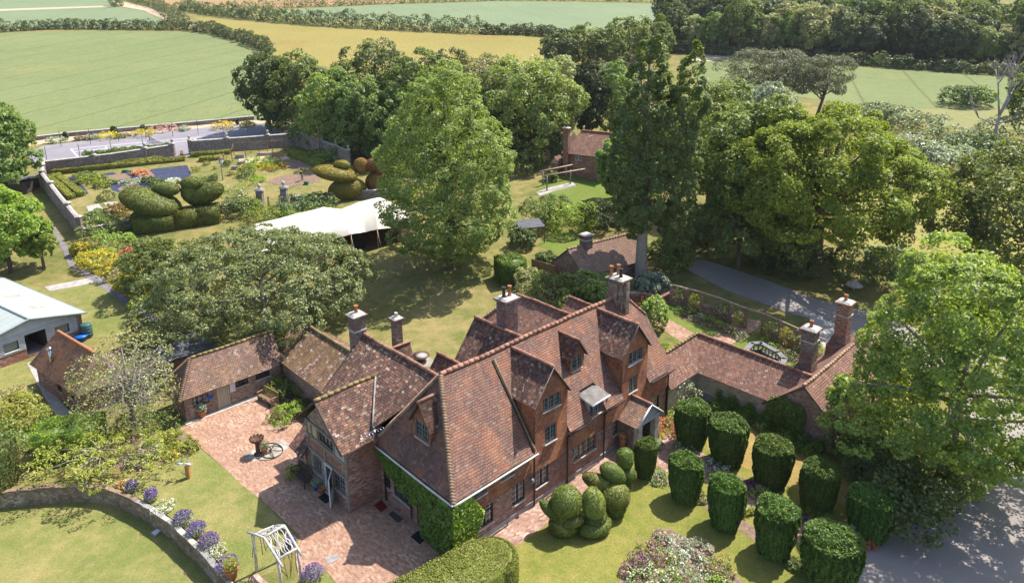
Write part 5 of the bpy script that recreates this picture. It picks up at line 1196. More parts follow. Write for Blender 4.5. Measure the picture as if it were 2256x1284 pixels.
gwall("garden_wall", "reddish brick wall with pale ball finials running down below the dark trees", gD, 2.6, .42, "brick_garden_wall", piers=[gD[0].lerp(gD[1], .5), gD[1], gD[1].lerp(gD[2], .55), gD[2]], ball=True, ph=.2)
gE = [G(186, 521), G(300, 500), G(420, 480), G(560, 457)]
gwall("low_garden_wall", "low brick wall with pale coping behind the dark bird topiary", gE, 1.05, .4, "brick_garden_wall", piers=[])
gF = [G(640, 449), G(760, 440), G(890, 430)]
gwall("low_garden_wall", "low brick wall with pale coping right of the gate piers", gF, 1.1, .4, "brick_garden_wall", piers=[])
for px, nm in (((575, 456)), "left gate pier"), (((628, 450)), "right gate pier"):
    p = G(*px); gp_ = thing("gate_pier", "tall brick gate pier with stone ball finial, %s" % ("beside the rose covered wall" if "left" in nm else "beside the dark shrubs"), "gate pier", p, 0, "gate piers with ball finials")
    q = MB(); q.box(p.x - .42, p.x + .42, p.y - .42, p.y + .42, p.z - .3, p.z + 2.4, "brick_garden_wall"); q.build("shaft", gp_); q = MB(); q.frust(p.x - .62, p.x + .62, p.y - .62, p.y + .62, p.z + 2.402, p.x - .5, p.x + .5, p.y - .5, p.y + .5, p.z + 2.62, "stone_grey"); q.build("cap", gp_); q = MB(); q.lathe([(.14, 0), (.1, .16), (.2, .28), (.28, .48), (.2, .7), (.05, .78)], "stone_pale", (p.x, p.y, p.z + 2.61), 12); q.build("finial", gp_)
for px, s in (((590, 457)), 1), (((616, 453)), -1):
    p = G(*px); q = MB()
    for i in range(6): q.tube([p + Vector((s * .02, .14 * i, .05)), p + Vector((s * .02, .14 * i, 1.5))], .018, "iron_black", 5)
    for z in (.1, 1.4): q.tube([p + Vector((s * .02, 0, z)), p + Vector((s * .02, .75, z))], .022, "iron_black", 5)
    q.top("iron_gate", "thin black iron gate leaf standing open at the %s gate pier" % ("left" if s > 0 else "right"), "gate")
# retaining wall of the lower lawn
rwt = thing("retaining_wall", "curved old stone retaining wall edged with lavender above the lower lawn", "wall", RW[5]); m_ = MB(); c_ = MB(); n = len(RW)
pts = RW
fine = []
for i in range(n - 1):
    for k in range(4): fine.append(pts[i].lerp(pts[i + 1], k / 4))
fine.append(pts[-1]); k = len(fine); inn = []; outn = []
for i, p in enumerate(fine):
    d = (fine[min(i + 1, k - 1)] - fine[max(i - 1, 0)]).normalized(); s = Vector((-d.y, d.x, 0)); j = .05 * mnoise.noise(Vector(p) * 1.7)
    outn.append(p - s * (.12 + j)); inn.append(p + s * (.24 + j))
zt = [.10 + .06 * mnoise.noise(Vector(p) * 2.3) for p in fine]
for i in range(k - 1):
    a, b, c, d = outn[i], outn[i + 1], inn[i + 1], inn[i]
    m_.add([a + Vector((0, 0, LOW - .2)), b + Vector((0, 0, LOW - .2)), b + Vector((0, 0, zt[i + 1])), a + Vector((0, 0, zt[i])), d + Vector((0, 0, zt[i])), c + Vector((0, 0, zt[i + 1])), c + Vector((0, 0, -.2)), d + Vector((0, 0, -.2))], [(0, 1, 2, 3), (4, 5, 6, 7)], "stone_wall")
    z0, z1 = zt[i] + .001, zt[i + 1] + .001; o_ = Vector((0, 0, .05 + .05 * rnd.random()))
    aa, bb_ = a.lerp(d, -.1), b.lerp(c, -.1); c, d = b.lerp(c, .62 + .2 * rnd.random()), a.lerp(d, .62 + .2 * rnd.random())
    c_.add([aa + Vector((0, 0, z0)), bb_ + Vector((0, 0, z1)), c + Vector((0, 0, z1)), d + Vector((0, 0, z0)), aa + o_ + Vector((0, 0, z0)), bb_ + o_ + Vector((0, 0, z1)), c + o_ + Vector((0, 0, z1)), d + o_ + Vector((0, 0, z0))], [(4, 5, 6, 7), (0, 1, 5, 4), (2, 3, 7, 6), (1, 2, 6, 5), (3, 0, 4, 7)], ("stone_pale" if rnd.random() < .55 else "stone_grey") if i > 24 else "coping_old")
m_.build("wall", rwt); c_.build("coping", rwt)
# ---- rose pergola wall on the right
pg = [G(*p) for p in ((1478, 668), (1560, 690), (1640, 722))]; pg2 = [G(*p) for p in ((1680, 735), (1755, 770), (1840, 808))]
for pl, lab in ((pg, "low brick wall with brick pillars and timber rail carrying roses beside the sunny lawn"), (pg2, "low brick wall with rose covered pillars and rail nearer the range chimneys")):
    t_ = gwall("pergola_wall", lab, pl, .75, .3, "brick_mixed", cap="brick_mixed", ball=False, cat="pergola"); L = sum(((b - a).length for a, b in zip(pl[:-1], pl[1:])))
    npost = 6 if pl is pg else 5
    tops = []
    for i in range(npost):
        f = i / (npost - 1) * (len(pl) - 1); j = min(int(f), len(pl) - 2); p = pl[j].lerp(pl[j + 1], f - j)
        q = MB(); q.box(p.x - .17, p.x + .17, p.y - .17, p.y + .17, p.z - .2, p.z + 2.0, "brick_mixed"); q.build("pillar", t_); tops.append(p + Vector((0, 0, 2.05)))
    q = MB(); q.tube(tops, .075, "timber_pale", 6); q.build("rail", t_)
q = MB(); q.tube([pg[-1] + Vector((0, 0, 2.05)), pg2[0] + Vector((0, 0, 2.05))], .07, "timber_pale", 6); q.top("pergola_beam", "pale timber beam bridging the gap where the brick walk leaves", "beam")
gw_ = [G(*p) for p in ((1388, 668), (1410, 664), (1436, 668), (1444, 678), (1475, 662))]
gwall("terrace_wall", "curved low red brick terrace wall below the silver bush", gw_, .95, .32, "brick_red", cap="brick_red", piers=[gw_[3]], ball=False, ph=.15)
# ---- stone balustrade, octagonal
bs = [gz(*p, .0) for p in ((1640, 792), (1655, 775), (1675, 774), (1712, 795), (1727, 810), (1720, 826), (1700, 835), (1650, 812))]
ba = thing("stone_balustrade", "dark grey stone balustrade with turned balusters around a sunken well on the lawn", "balustrade", bs[0])
q = MB(); q2 = MB()
for a, b in zip(bs, bs[1:] + bs[:1]):
    d = (b - a).normalized(); s = Vector((-d.y, d.x, 0)) * .2
    for z0, z1, m3, kk in ((-.1, .18, q, 1), (.72, .9, q2, 1.15)):
        x = [a - s * kk - d * .1, b - s * kk + d * .1, b + s * kk + d * .1, a + s * kk - d * .1]; m3.add([p + Vector((0, 0, z0)) for p in x] + [p + Vector((0, 0, z1)) for p in x], [(4, 5, 6, 7), (3, 2, 1, 0), (0, 1, 5, 4), (1, 2, 6, 5), (2, 3, 7, 6), (3, 0, 4, 7)], "stone_dark")
    n_ = max(1, int((b - a).length / .36))
    for i in range(n_):
        p = a.lerp(b, (i + .5) / n_); m5 = MB(); m5.lathe([(.1, .18), (.06, .25), (.11, .42), (.06, .62), (.09, .72)], "stone_pale", (p.x, p.y, 0), 8); m5.build("baluster", ba)
q.build("plinth", ba); q2.build("handrail", ba)

# ================================================================== CLIPPED YEWS, TOPIARY, HEDGES
YP = [(0.0, .70), (.08, .77), (.22, .86), (.42, .95), (.6, 1.0), (.78, 1.0), (.89, .94), (.96, .80), (1.0, .5)]
def yew_proto(variant):
    rng = np.random.default_rng(40 + variant); n = 15000; zs = np.array([p[0] for p in YP]); rs = np.array([p[1] for p in YP])
    z = rng.random(n) ** 0.9; r = np.interp(z, zs, rs); a = rng.random(n) * 2 * PI
    flute = 0.93 + .05 * np.sin(a * 17 + 3 * np.sin(z * 5 + variant)) + .03 * np.sin(a * 31 + variant)
    P = np.stack([r * flute * np.cos(a), r * flute * np.sin(a), z], 1); N = np.stack([np.cos(a), np.sin(a), np.full(n, .12)], 1)
    k = int(n * .34); rr = np.sqrt(rng.random(k)) * .95; a2 = rng.random(k) * 2 * PI
    zt = 1.0 - .09 * rr ** 3 + .012 * rng.normal(size=k); Q = np.stack([rr * np.cos(a2), rr * np.sin(a2), zt], 1)
    P = np.concatenate([P, Q]) * np.array([1.16, 1.16, 2.72]); P = P * (1 + np.array([.09 * mnoise.noise(Vector(p) * 1.3 + Vector((variant * 7, 0, 0))) + .03 * mnoise.noise(Vector(p) * 4) for p in P]))[:, None]; N = np.concatenate([N, np.tile((0, 0, 1.0), (k, 1))])
    b = MB(); b.lathe([(r_ * .98, z_ * 2.5) for z_, r_ in YP], "leaf_yew", n=20)
    t = thing("clipped_yew", "x", "yew", (0, 0, 0))
    leaves("foliage", P, N, .15, "leaf_yew", t, rng=rng, asp=.42, jit=.55, vert=.75, body=b)
    s = MB(); s.tube([(0, 0, -.2), (0, 0, .3)], .16, "bark"); s.build("stem", t)
    return t
YEWS = [((1420, 1046), 968, 52, "slender clipped yew cone standing alone just in front of the porch"), ((1522, 978), 882, 76, "clipped yew cone nearest the white rambling rose on the garden range wall"),
        ((1600, 1015), 916, 80, "clipped yew cone behind the white flowered bed, second from the house in the far row"), ((1697, 1065), 967, 79, "clipped yew cone beside the purple flowers in the middle of the far row"),
        ((1797, 1122), 1018, 74, "shaded clipped yew cone with a pale green shrub at its foot"), ((1911, 1178), 1077, 86, "shaded clipped yew cone against the big plane tree at the end of the far row"),
        ((1508, 1098), 1003, 70, "clipped yew cone in the near row closest to the bird topiary"), ((1596, 1158), 1048, 75, "tall narrow clipped yew cone in the middle of the near row beside the brick path"),
        ((1704, 1215), 1103, 85, "clipped yew cone casting shade by the rose bed's right corner"), ((1824, 1285), 1151, 106, "largest and nearest clipped yew cone at the corner of the drive")]
yp_ = [yew_proto(0), yew_proto(1)]
for i, (b, ty, wp, lab) in enumerate(YEWS):
    B_, h_, R_ = spot(b[0], b[1], ty, wp); h_ = min(3.3, max(2.5, h_)); o = yp_[i] if i < 2 else None
    sc = (R_ / 1.22 * rnd.uniform(.93, 1.05), R_ / 1.22 * rnd.uniform(.93, 1.05), h_ / 2.85)
    if o is not None: o.location = B_; o.scale = sc; o.rotation_euler = (0, 0, i); o["label"] = lab; o["group"] = "clipped yew cones by the brick path"
    else: dup(yp_[i % 2], B_, i * 1.7, sc, lab, "clipped yew cones by the brick path")
def blob(parent, name, c, r, mat, rng, rot=None, dens=420, leaf=.085, flat=None):
    """a clipped lump of topiary: solid body and close leaf cover; c in world"""
    r = tuple(x * 1.16 for x in r); R = Matrix.Rotation(rot[0], 3, 'Z') @ Matrix.Rotation(rot[1], 3, 'X') if rot else None
    b = MB(); b.ball(tuple(c), tuple(x * .97 for x in r), mat, 18, 12, R)
    Ps, Ns = clipped([(np.array(c), r, None if R is None else np.array(R))], dens, leaf, rng)
    P = Ps[0] + Ns[0] * np.array([.07 * mnoise.noise(Vector(p) * 1.9) + .03 * mnoise.noise(Vector(p) * 6) for p in Ps[0]])[:, None]
    return leaves(name, P, Ns[0], leaf, mat, parent, rng=rng, asp=.5, jit=.65, body=b)
def pxr(px, py, h, wpx): p = G(px, py); return wpx / 2 * (p - Vector((0, 0, CAMZ))).length / FPX
def at_h(px, py, h): return gz(px, py, h)
ROTU = HA
# four clipped birds in front of the house
t = thing("topiary_bird", "clipped yew topiary with big round ball over a crescent wing, nearest the front hedge", "topiary", gz(1242, 1172, 0), 0, "clipped topiary figures on the front lawn")
c0 = gz(1243, 1168, 0)
blob(t, "base", c0 + Vector((0, 0, .42)), (.8, .72, .6), "leaf_topiary", RNG); blob(t, "head", c0 + Vector((.1, .05, 1.95)), (.82, .8, .8), "leaf_topiary", RNG)
blob(t, "body", c0 + Vector((0, 0, 1.0)), (.5, .5, .6), "leaf_topiary", RNG)
for k, (dx, dy, z, rz, tx) in enumerate(((-.62, .05, 1.25, -.85, .75), (.42, -.42, .95, .55, .35))):
    R = Matrix.Rotation(tx if k == 0 else -tx, 3, 'Y'); b = MB(); c = c0 + Vector((dx, dy, z)); rr_ = (1.1, .45, .42) if k == 0 else (.75, .42, .38)
    b.ball(tuple(c), tuple(x * .97 for x in rr_), "leaf_topiary", 18, 12, R); Ps, Ns = clipped([(np.array(c), rr_, np.array(R))], 420, .085, RNG)
    leaves("wing", Ps[0], Ns[0], .085, "leaf_topiary", t, rng=RNG, asp=.5, jit=.5, body=b)
t = thing("topiary_bird", "clipped yew topiary like a leaning leaf on two stacked cushions, mid group", "topiary", gz(1310, 1180, 0), 0, "clipped topiary figures on the front lawn")
c0 = gz(1312, 1172, 0)
blob(t, "base", c0 + Vector((0, 0, .42)), (.95, .62, .42), "leaf_topiary", RNG, (.55, 0)); blob(t, "cushion", c0 + Vector((.02, .1, .95)), (.62, .5, .3), "leaf_topiary", RNG, (.55, 0))
blob(t, "body", c0 + Vector((-.12, .25, 1.75)), (.62, .62, .85), "leaf_topiary", RNG, (.5, -.35)); blob(t, "stem", c0 + Vector((-.1, .2, .7)), (.4, .4, .8), "leaf_topiary", RNG)
t = thing("topiary_bird", "clipped yew bird with long raised tail and domed back beside the brick path", "topiary", gz(1350, 1135, 0), 0, "clipped topiary figures on the front lawn")
c0 = gz(1352, 1128, 0)
blob(t, "base", c0 + Vector((0, 0, .55)), (.66, .66, .75), "leaf_topiary", RNG); blob(t, "body", c0 + Vector((0, 0, 1.2)), (.88, .8, .68), "leaf_topiary", RNG)
for nm, c, rr_, ay in (("tail", c0 + Vector((-.78, .35, 1.75)), (1.3, .55, .52), .5), ("head", c0 + Vector((-.05, .55, 2.35)), (.92, .55, .55), .62)):
    R = Matrix.Rotation(ay, 3, 'Y'); b = MB(); b.ball(tuple(c), tuple(x * .97 for x in rr_), "leaf_topiary", 18, 12, R); Ps, Ns = clipped([(np.array(c), rr_, np.array(R))], 420, .085, RNG)
    leaves(nm, Ps[0], Ns[0], .085, "leaf_topiary", t, rng=RNG, asp=.5, jit=.5, body=b)
t = thing("topiary_bird", "slim clipped yew topiary of stacked balls with an egg on top, nearest the porch", "topiary", gz(1376, 1085, 0), 0, "clipped topiary figures on the front lawn")
c0 = gz(1375, 1082, 0)
blob(t, "base", c0 + Vector((0, 0, .5)), (.42, .42, .62), "leaf_topiary", RNG); blob(t, "body", c0 + Vector((.15, 0, 1.25)), (.5, .42, .42), "leaf_topiary", RNG); blob(t, "cushion", c0 + Vector((-.3, .1, 1.4)), (.32, .3, .38), "leaf_topiary", RNG); blob(t, "head", c0 + Vector((-.02, .05, 2.35)), (.5, .48, .62), "leaf_topiary", RNG)
s_ = MB(); s_.tube([c0 + Vector((0, 0, 1.4)), c0 + Vector((0, 0, 2.0))], .09, "bark"); s_.build("stem", t)
# big rounded hedge in the foreground
hp0 = [Vector(toH(gz(x, y, 2.0)) + (0,)) for x, y in ((1092, 1212), (1000, 1265), (900, 1318))]
pts = [Hs(p.x, p.y) for p in hp0]; rng = np.random.default_rng(11)
hw, hh = 2.9, 2.05
P, N = hedge_pts([pts[0].lerp(pts[1], .12), pts[1], pts[1].lerp(pts[2], 1.6)], hw, hh, 300, rng, .05)
ea = (pts[0] - pts[1]).normalized(); ec = pts[0].lerp(pts[1], .12); n_ = 7000
a = rng.uniform(-PI / 2, PI / 2, n_); z = rng.random(n_) * hh; es = Vector((-ea.y, ea.x, 0))
Dd = np.outer(np.cos(a), np.array(ea)) + np.outer(np.sin(a), np.array(es)); rr_ = hw / 2 * (1 - .22 * np.clip((z / hh - .75) * 4, 0, 1) ** 2)
E1 = np.array(ec)[None] + Dd * rr_[:, None]; E1[:, 2] = z; q_ = np.sqrt(rng.random(3200)) * hw / 2; a = rng.uniform(-PI / 2, PI / 2, 3200)
E2 = np.array(ec)[None] + np.outer(np.cos(a) * q_, np.array(ea)) + np.outer(np.sin(a) * q_, np.array(es)); E2[:, 2] = hh - .03 - .25 * (q_ / (hw / 2)) ** 6
b = MB(); b.lathe([(hw / 2 - .06, 0), (hw / 2 - .06, hh * .75), (hw / 2 - .3, hh - .06)], "leaf_hedge", tuple(ec), 20)
for x0, x1 in ((pts[0].lerp(pts[1], .12), pts[1].lerp(pts[2], 1.6)),):
    s = es * (hw / 2 - .08); q = [x0 + s, x0 - s, x1 - s, x1 + s]
    b.add(q + [p + Vector((0, 0, hh - .07)) for p in q], [(7, 6, 5, 4), (0, 4, 5, 1), (1, 5, 6, 2), (2, 6, 7, 3), (3, 7, 4, 0)], "leaf_hedge")
P = np.concatenate([P, E1, E2]); N = np.concatenate([N, Dd, np.tile((0, 0, 1.), (3200, 1))])
o = leaves("clipped_hedge", P, N, .10, "leaf_hedge", None, ec, rng, .55, .6, 0, b); tag(o, "broad round-ended clipped hedge with yellow green top at the house corner", "hedge")
# ivy over the end wall and round the corner
rng = np.random.default_rng(12); n_ = 15000; v = rng.uniform(-.25, 7.0, n_); top = np.where(v < 7.1, 3.75, 0); low_ = np.interp(v, [-.3, 2.7, 2.75, 4.0, 5.5, 6.3, 7.0], [0, 0, 1.95, 1.9, 2.3, 2.7, 3.1]) + .18 * np.sin(v * 5)
z = low_ + (top - low_) * rng.random(n_); d = .10 + .28 * rng.random(n_) * np.interp(v, [0, 2.7, 7], [1.2, 1, .6])
P = np.array([tuple(Hs(-6.2 - dd, vv, zz)) for dd, vv, zz in zip(d, v, z)]); N = np.tile(tuple(-HU + Vector((0, 0, .5))), (n_, 1))
iv = thing("wall_creeper", "dense green creeper hanging over the end wall and round the house corner", "creeper", Hs(-6.4, 1, 0)); leaves("leafage", P, N, .21, "leaf_ivy", iv, rng=rng, asp=.8, jit=.75)
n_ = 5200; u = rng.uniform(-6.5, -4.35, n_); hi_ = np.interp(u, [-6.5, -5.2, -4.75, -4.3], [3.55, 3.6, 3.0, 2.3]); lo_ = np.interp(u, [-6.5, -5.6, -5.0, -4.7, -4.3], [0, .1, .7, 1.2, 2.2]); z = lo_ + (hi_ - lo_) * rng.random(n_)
P = np.array([tuple(Hs(uu, -.12 - .3 * rr, zz)) for uu, rr, zz in zip(u, rng.random(n_), z)]); leaves("sunlit_leafage", P, np.tile(tuple(-HV + Vector((0, 0, .6))), (n_, 1)), .21, "leaf_ivy", iv, rng=rng, asp=.8, jit=.75, mats2=["leaf_ivy_sunlit"], frac2=.75)  # brighter leaf mix puts the sunlight on this face into the colour
# hedges on the left
rng = np.random.default_rng(13)
hedge("clipped_hedge", "tall dark block of clipped hedge with brownish top at the left edge", "hedge", [G(-70, 1070), G(24, 1074)], 2.3, 3.0, "leaf_blockhedge", 330, .11, rng, z0=0)
hedge("clipped_hedge", "long bright green hedge with bumpy top behind the spreading cherry", "hedge", [G(90, 1005), G(160, 992), G(228, 984)], 2.7, 2.1, "leaf_bright", 240, .15, rng, wob=.3, jit=.9)
# ================================================================== COURTYARD THINGS
def bench_proto(mat, w_=1.8):
    t = thing("garden_bench", "x", "bench", (0, 0, 0))
    q = MB()
    for i in range(5): q.box(-w_ / 2, w_ / 2, -.24 + i * .1, -.16 + i * .1, .41, .44, mat)
    q.build("seat", t); q = MB()
    for i in range(13): x = -w_ / 2 + .1 + i * (w_ - .2) / 12; q.add([(x - .025, .26, .46), (x + .025, .26, .46), (x + .025, .36, .88), (x - .025, .36, .88), (x - .025, .29, .46), (x + .025, .29, .46), (x + .025, .39, .88), (x - .025, .39, .88)], [(0, 1, 2, 3), (7, 6, 5, 4), (0, 4, 5, 1), (1, 5, 6, 2), (2, 6, 7, 3), (3, 7, 4, 0)], mat)
    q.box(-w_ / 2, w_ / 2, .35, .41, .86, .95, mat); q.box(-w_ / 2, w_ / 2, .27, .32, .45, .51, mat); q.build("backrest", t)
    for sx in (-1, 1):
        x = sx * (w_ / 2 - .04); q = MB(); q.box(x - .04, x + .04, -.27, -.19, 0, .64, mat); q.build("leg", t); q = MB(); q.add([(x - .04, .24, 0), (x + .04, .24, 0), (x + .04, .34, .9), (x - .04, .34, .9), (x - .04, .31, 0), (x + .04, .31, 0), (x + .04, .41, .9), (x - .04, .41, .9)], [(0, 1, 2, 3), (7, 6, 5, 4), (0, 4, 5, 1), (1, 5, 6, 2), (2, 6, 7, 3), (3, 7, 4, 0)], mat); q.build("leg", t)
        q = MB(); q.box(x - .05, x + .05, -.3, .34, .642, .69, mat); q.box(x - .03, x + .03, -.19, .26, .36, .41, mat); q.build("armrest", t)
    return t
def put(o, loc, rz, lab, sc=1.0, group=None):
    o.location = loc; o.rotation_euler = (0, 0, rz); o["label"] = lab; o.scale = (sc, sc, sc)
    if group: o["group"] = group
    return o
bd_ = bench_proto("timber_dark"); put(bd_, Hs(-9.12, 12.2, .02), HA - PI / 2, "dark wooden bench against the timber framed wing beside its glazed door", 1.0, "garden benches")
bb_ = bench_proto("timber_brown"); put(bb_, gz(590, 886, .05), HA - PI / 2 + .15, "weathered brown bench at the edge of the shrub bed in the courtyard corner", 1.05, "garden benches")
bg_ = bench_proto("timber_silver"); put(bg_, G(412, 497), -.55 + .4, "silvered bench under the dark bird topiary", 1.05, "garden benches")
dup(bg_, G(795, 436), .15, 1.05, "silvered bench below the bronze topiary behind the tent", "garden benches")
bw_ = bench_proto("paint_white", 1.2); put(bw_, G(1393, 664), .3, "small white slatted garden seat on the terrace by the curved wall", .95, "garden benches")
def pot_proto(mat, r, h, plant, pr, n, name="plant_pot"):
    t = thing(name, "x", "plant pot", (0, 0, 0)); q = MB(); q.lathe([(r * .68, 0), (r * .95, h * .82), (r * 1.08, h * .84), (r * 1.08, h), (r * .9, h), (r * .86, h * .85)], mat, n=16); q.build("pot", t)
    rng = np.random.default_rng(int(h * 100)); P, N = shell((0, 0, h + pr * .7), (pr, pr, pr * .85), n, rng, .5); leaves("plant", P, N, pr * .32, plant, t, rng=rng, jit=.8); return t
put(pot_proto("terracotta", .32, .5, "leaf_silver", .42, 260), gz(446, 918, .02), 0, "terracotta pot with grey green plant outside the hipped outbuilding")
put(pot_proto("terracotta", .24, .42, "leaf_grey", .36, 220), gz(583, 998, .03), 0, "orange clay pot with pale plant beside the rusty iron press")
put(pot_proto("plastic_blue", .2, .34, "leaf_grey", .34, 220), gz(697, 1078, .02), 0, "blue glazed pot with pale round shrub at the end of the dark bench")
put(pot_proto("terracotta", .23, .3, "leaf_thorn", .12, 40), gz(709, 1083, .02), 0, "empty looking terracotta bowl beside the blue pot by the door")
put(pot_proto("terracotta", .36, .6, "leaf_yellow", .42, 260), gz(511, 1272, .1), 0, "large terracotta pot with yellow green plant at the end of the retaining wall")
put(pot_proto("terracotta", .3, .6, "leaf_dark", .3, 120), G(401, 345), 0, "terracotta urn by the gap in the vegetable garden back wall")
put(pot_proto("terracotta", .22, 1.0, "leaf_rust", .3, 120, "tall_jar"), Hs(8.4, -.55, .02), 0, "tall terracotta jar in the corner beside the porch")
# rusty press with its flywheel
pc = gz(569, 1000, .03); t = thing("iron_press", "rusty old iron press column with a big spoked flywheel lying on the paving", "sculpture", pc)
q = MB(); q.lathe([(.3, 0), (.3, .06), (.15, .12), (.14, .85), (.2, .95)], "iron_rust", tuple(pc), 12); q.build("column", t)
q = MB(); q.lathe([(.2, .95), (.42, 1.1), (.46, 1.25), (.4, 1.27), (.3, 1.12)], "iron_rust", tuple(pc), 14)
for i in range(11): a = 2 * PI * i / 11; q.box(pc.x + .44 * math.cos(a) - .05, pc.x + .44 * math.cos(a) + .05, pc.y + .44 * math.sin(a) - .05, pc.y + .44 * math.sin(a) + .05, 1.22, 1.36, "iron_rust")
q.build("toothed_rim", t)
wc = gz(596, 992, .18); q = MB(); R = Matrix.Rotation(.22, 3, 'Y')
q.tube([wc + R @ Vector((.82 * math.cos(2 * PI * i / 36), .82 * math.sin(2 * PI * i / 36), 0)) for i in range(37)], .045, "iron_black", 6, False)
for i in range(5): a = 2 * PI * i / 5 + .3; q.tube([wc, wc + R @ Vector((.8 * math.cos(a), .8 * math.sin(a), 0))], .03, "iron_black", 5)
q.ball(tuple(wc), .1, "iron_rust", 8, 6); q.build("flywheel", t); q = MB(); q.tube([pc + Vector((0, 0, .9)), wc + Vector((0, 0, .25)), wc], .05, "iron_rust", 6); q.build("shaft", t)
for i, (c4, mat, lab) in enumerate((((gz(700, 1096, .0), gz(717.5, 1085, 0), gz(736.5, 1097.5, 0), gz(717.5, 1109.5, 0)), "mat_black", "black doormat outside the glazed wing door"), ((gz(904.5, 1182, 0), gz(921.7, 1169, 0), gz(941, 1186, 0), gz(924.5, 1199, 0)), "mat_black", "black doormat under the hanging creeper"), ((gz(823.5, 1113.5, 0), gz(840, 1101, 0), gz(854, 1118, 0), gz(839.5, 1128.5, 0)), "mat_red", "dark red doormat in the angle of the wing"), ((gz(855, 1133, 0), gz(865, 1126, 0), gz(889, 1143, 0), gz(877.5, 1152.5, 0)), "mat_green", "worn green grey doormat by the end wall downpipe"))):
    q = MB(); q.slab([Vector((p.x, p.y, .042)) for p in c4], .018, mat); q.top("doormat", lab, "doormat")
q = MB(); c4 = [gz(*p) for p in ((715, 1229), (742, 1219), (748, 1231), (722, 1244))]; q.slab([Vector((p.x, p.y, .036)) for p in c4], .012, "stone_grey"); q.top("drain_cover", "grey rectangular drain cover set in the sunlit paving", "drain cover")
q = MB(); c4 = [gz(x, y, LOW) for x, y in ((330, 1176), (352, 1162), (362, 1166), (341, 1183))]; q.slab([Vector((p.x, p.y, LOW + .09)) for p in c4], .08, "stone_grey"); 
q.slab([Vector((p.x, p.y, LOW + .097)) for p in [c4[0].lerp(c4[2], .12), c4[1].lerp(c4[3], .12), c4[2].lerp(c4[0], .12), c4[3].lerp(c4[1], .12)]], .006, "sign_white"); q.top("memorial_slab", "small pale slab lying on the lower lawn by the retaining wall", "plaque")
# bird sculpture on a post
p0 = gz(416, 1051.5, .012); t = thing("bird_sculpture", "silver flying birds sculpture on an orange wooden post on the upper lawn", "sculpture", p0)
q = MB(); q.box(p0.x - .13, p0.x + .13, p0.y - .13, p0.y + .13, 0, .92, "timber_post"); q.build("post", t)
q = MB()
for dx, dy, dz, s in ((0, 0, 1.0, 1.0), (-.5, -.05, 1.08, .9)):
    c = p0 + Vector((dx, dy, dz)); q.ball(tuple(c), (.3 * s, .08 * s, .07 * s), "paint_white", 10, 6)
    for sg in (-1, 1): q.add([c + Vector((.1, 0, .02)), c + Vector((-.1, 0, .02)), c + Vector((-.15, sg * .34, .26)), c + Vector((.02, sg * .18, .14)), c + Vector((.1, 0, .05)), c + Vector((-.1, 0, .05)), c + Vector((-.15, sg * .34, .29)), c + Vector((.02, sg * .18, .17))], [(0, 1, 2, 3), (7, 6, 5, 4), (0, 4, 5, 1), (1, 5, 6, 2), (2, 6, 7, 3), (3, 7, 4, 0)], "metal_trim")
q.tube([p0 + Vector((0, 0, .9)), p0 + Vector((0, 0, 1.0)), p0 + Vector((-.5, -.05, 1.06))], .02, "metal_bright", 5); q.build("birds", t)
# fire bowl on a round of paving, stone ring planter
fb = G(927, 796); q = MB(); q.lathe([(1.05, 0), (1.05, .04), (0, .041)], "flagstone", (fb.x + .15, fb.y - .3, fb.z + .02), 28); tag(q.build("round_paving"), kind="structure")
q = MB(); q.lathe([(.25, .06), (.5, .3), (.78, .55), (.82, .6), (.74, .6), (.4, .38), (.0, .34)], "iron_rust", (fb.x, fb.y, fb.z), 24); q.lathe([(.7, .56), (0, .57)], "gravel_path", (fb.x, fb.y, fb.z), 20); q.top("fire_bowl", "round rusty fire bowl filled with ash on the back lawn", "fire bowl")
rp = gz(331, 990, 0); t = thing("ring_planter", "round brick-edged planter ring full of herbs in the left shrub bed", "planter", rp); q = MB(); q.lathe([(.8, 0), (.8, .42), (.58, .42), (.58, .3)], "brick_mixed", tuple(rp), 20); q.lathe([(.58, .3), (0, .31)], "soil", tuple(rp), 16); q.build("ring", t)
P, N = shell(tuple(rp + Vector((0, 0, .4))), (.5, .5, .22), 260, RNG, .4, 0); leaves("herbs", P, N, .13, "leaf_mid", t, rng=RNG)
# rustic arbour over the steps
ra_, rb_ = gz(582, 1184, 2.75), gz(626, 1157, 2.75); ea_, eb_ = gz(612, 1232, 2.15), gz(655, 1207, 2.15); la_, lb2 = gz(556, 1179, 2.35), gz(602, 1159, 2.35)
t = thing("rustic_arbour", "silvery rustic branch arbour with lattice roof over the brick steps", "arbour", gz(610, 1250, 0))
for p, z in ((ea_, 2.15), (eb_, 2.15), (la_, 2.35), (lb2, 2.35)): q = MB(); q.tube([Vector((p.x, p.y, -.4)), Vector((p.x + .04, p.y, z * .5)), Vector((p.x, p.y, z + .05))], [.08, .07, .065], "timber_silver", 8); q.build("post", t)
q = MB()
for a, b, r_ in ((ra_, rb_, .07), (ea_ + (ea_ - ra_) * .35, ra_, .07), (eb_ + (eb_ - rb_) * .3, rb_, .07), (ea_, eb_, .065), (la_, lb2, .065), (la_ + (la_ - ra_) * .35 + Vector((0, 0, .15)), ra_, .065), (lb2, rb_, .06)): q.tube([a, a.lerp(b, .5) + Vector((0, 0, .03)), b], [r_ * .9, r_, r_], "timber_silver", 8)
q.build("frame", t); q = MB()
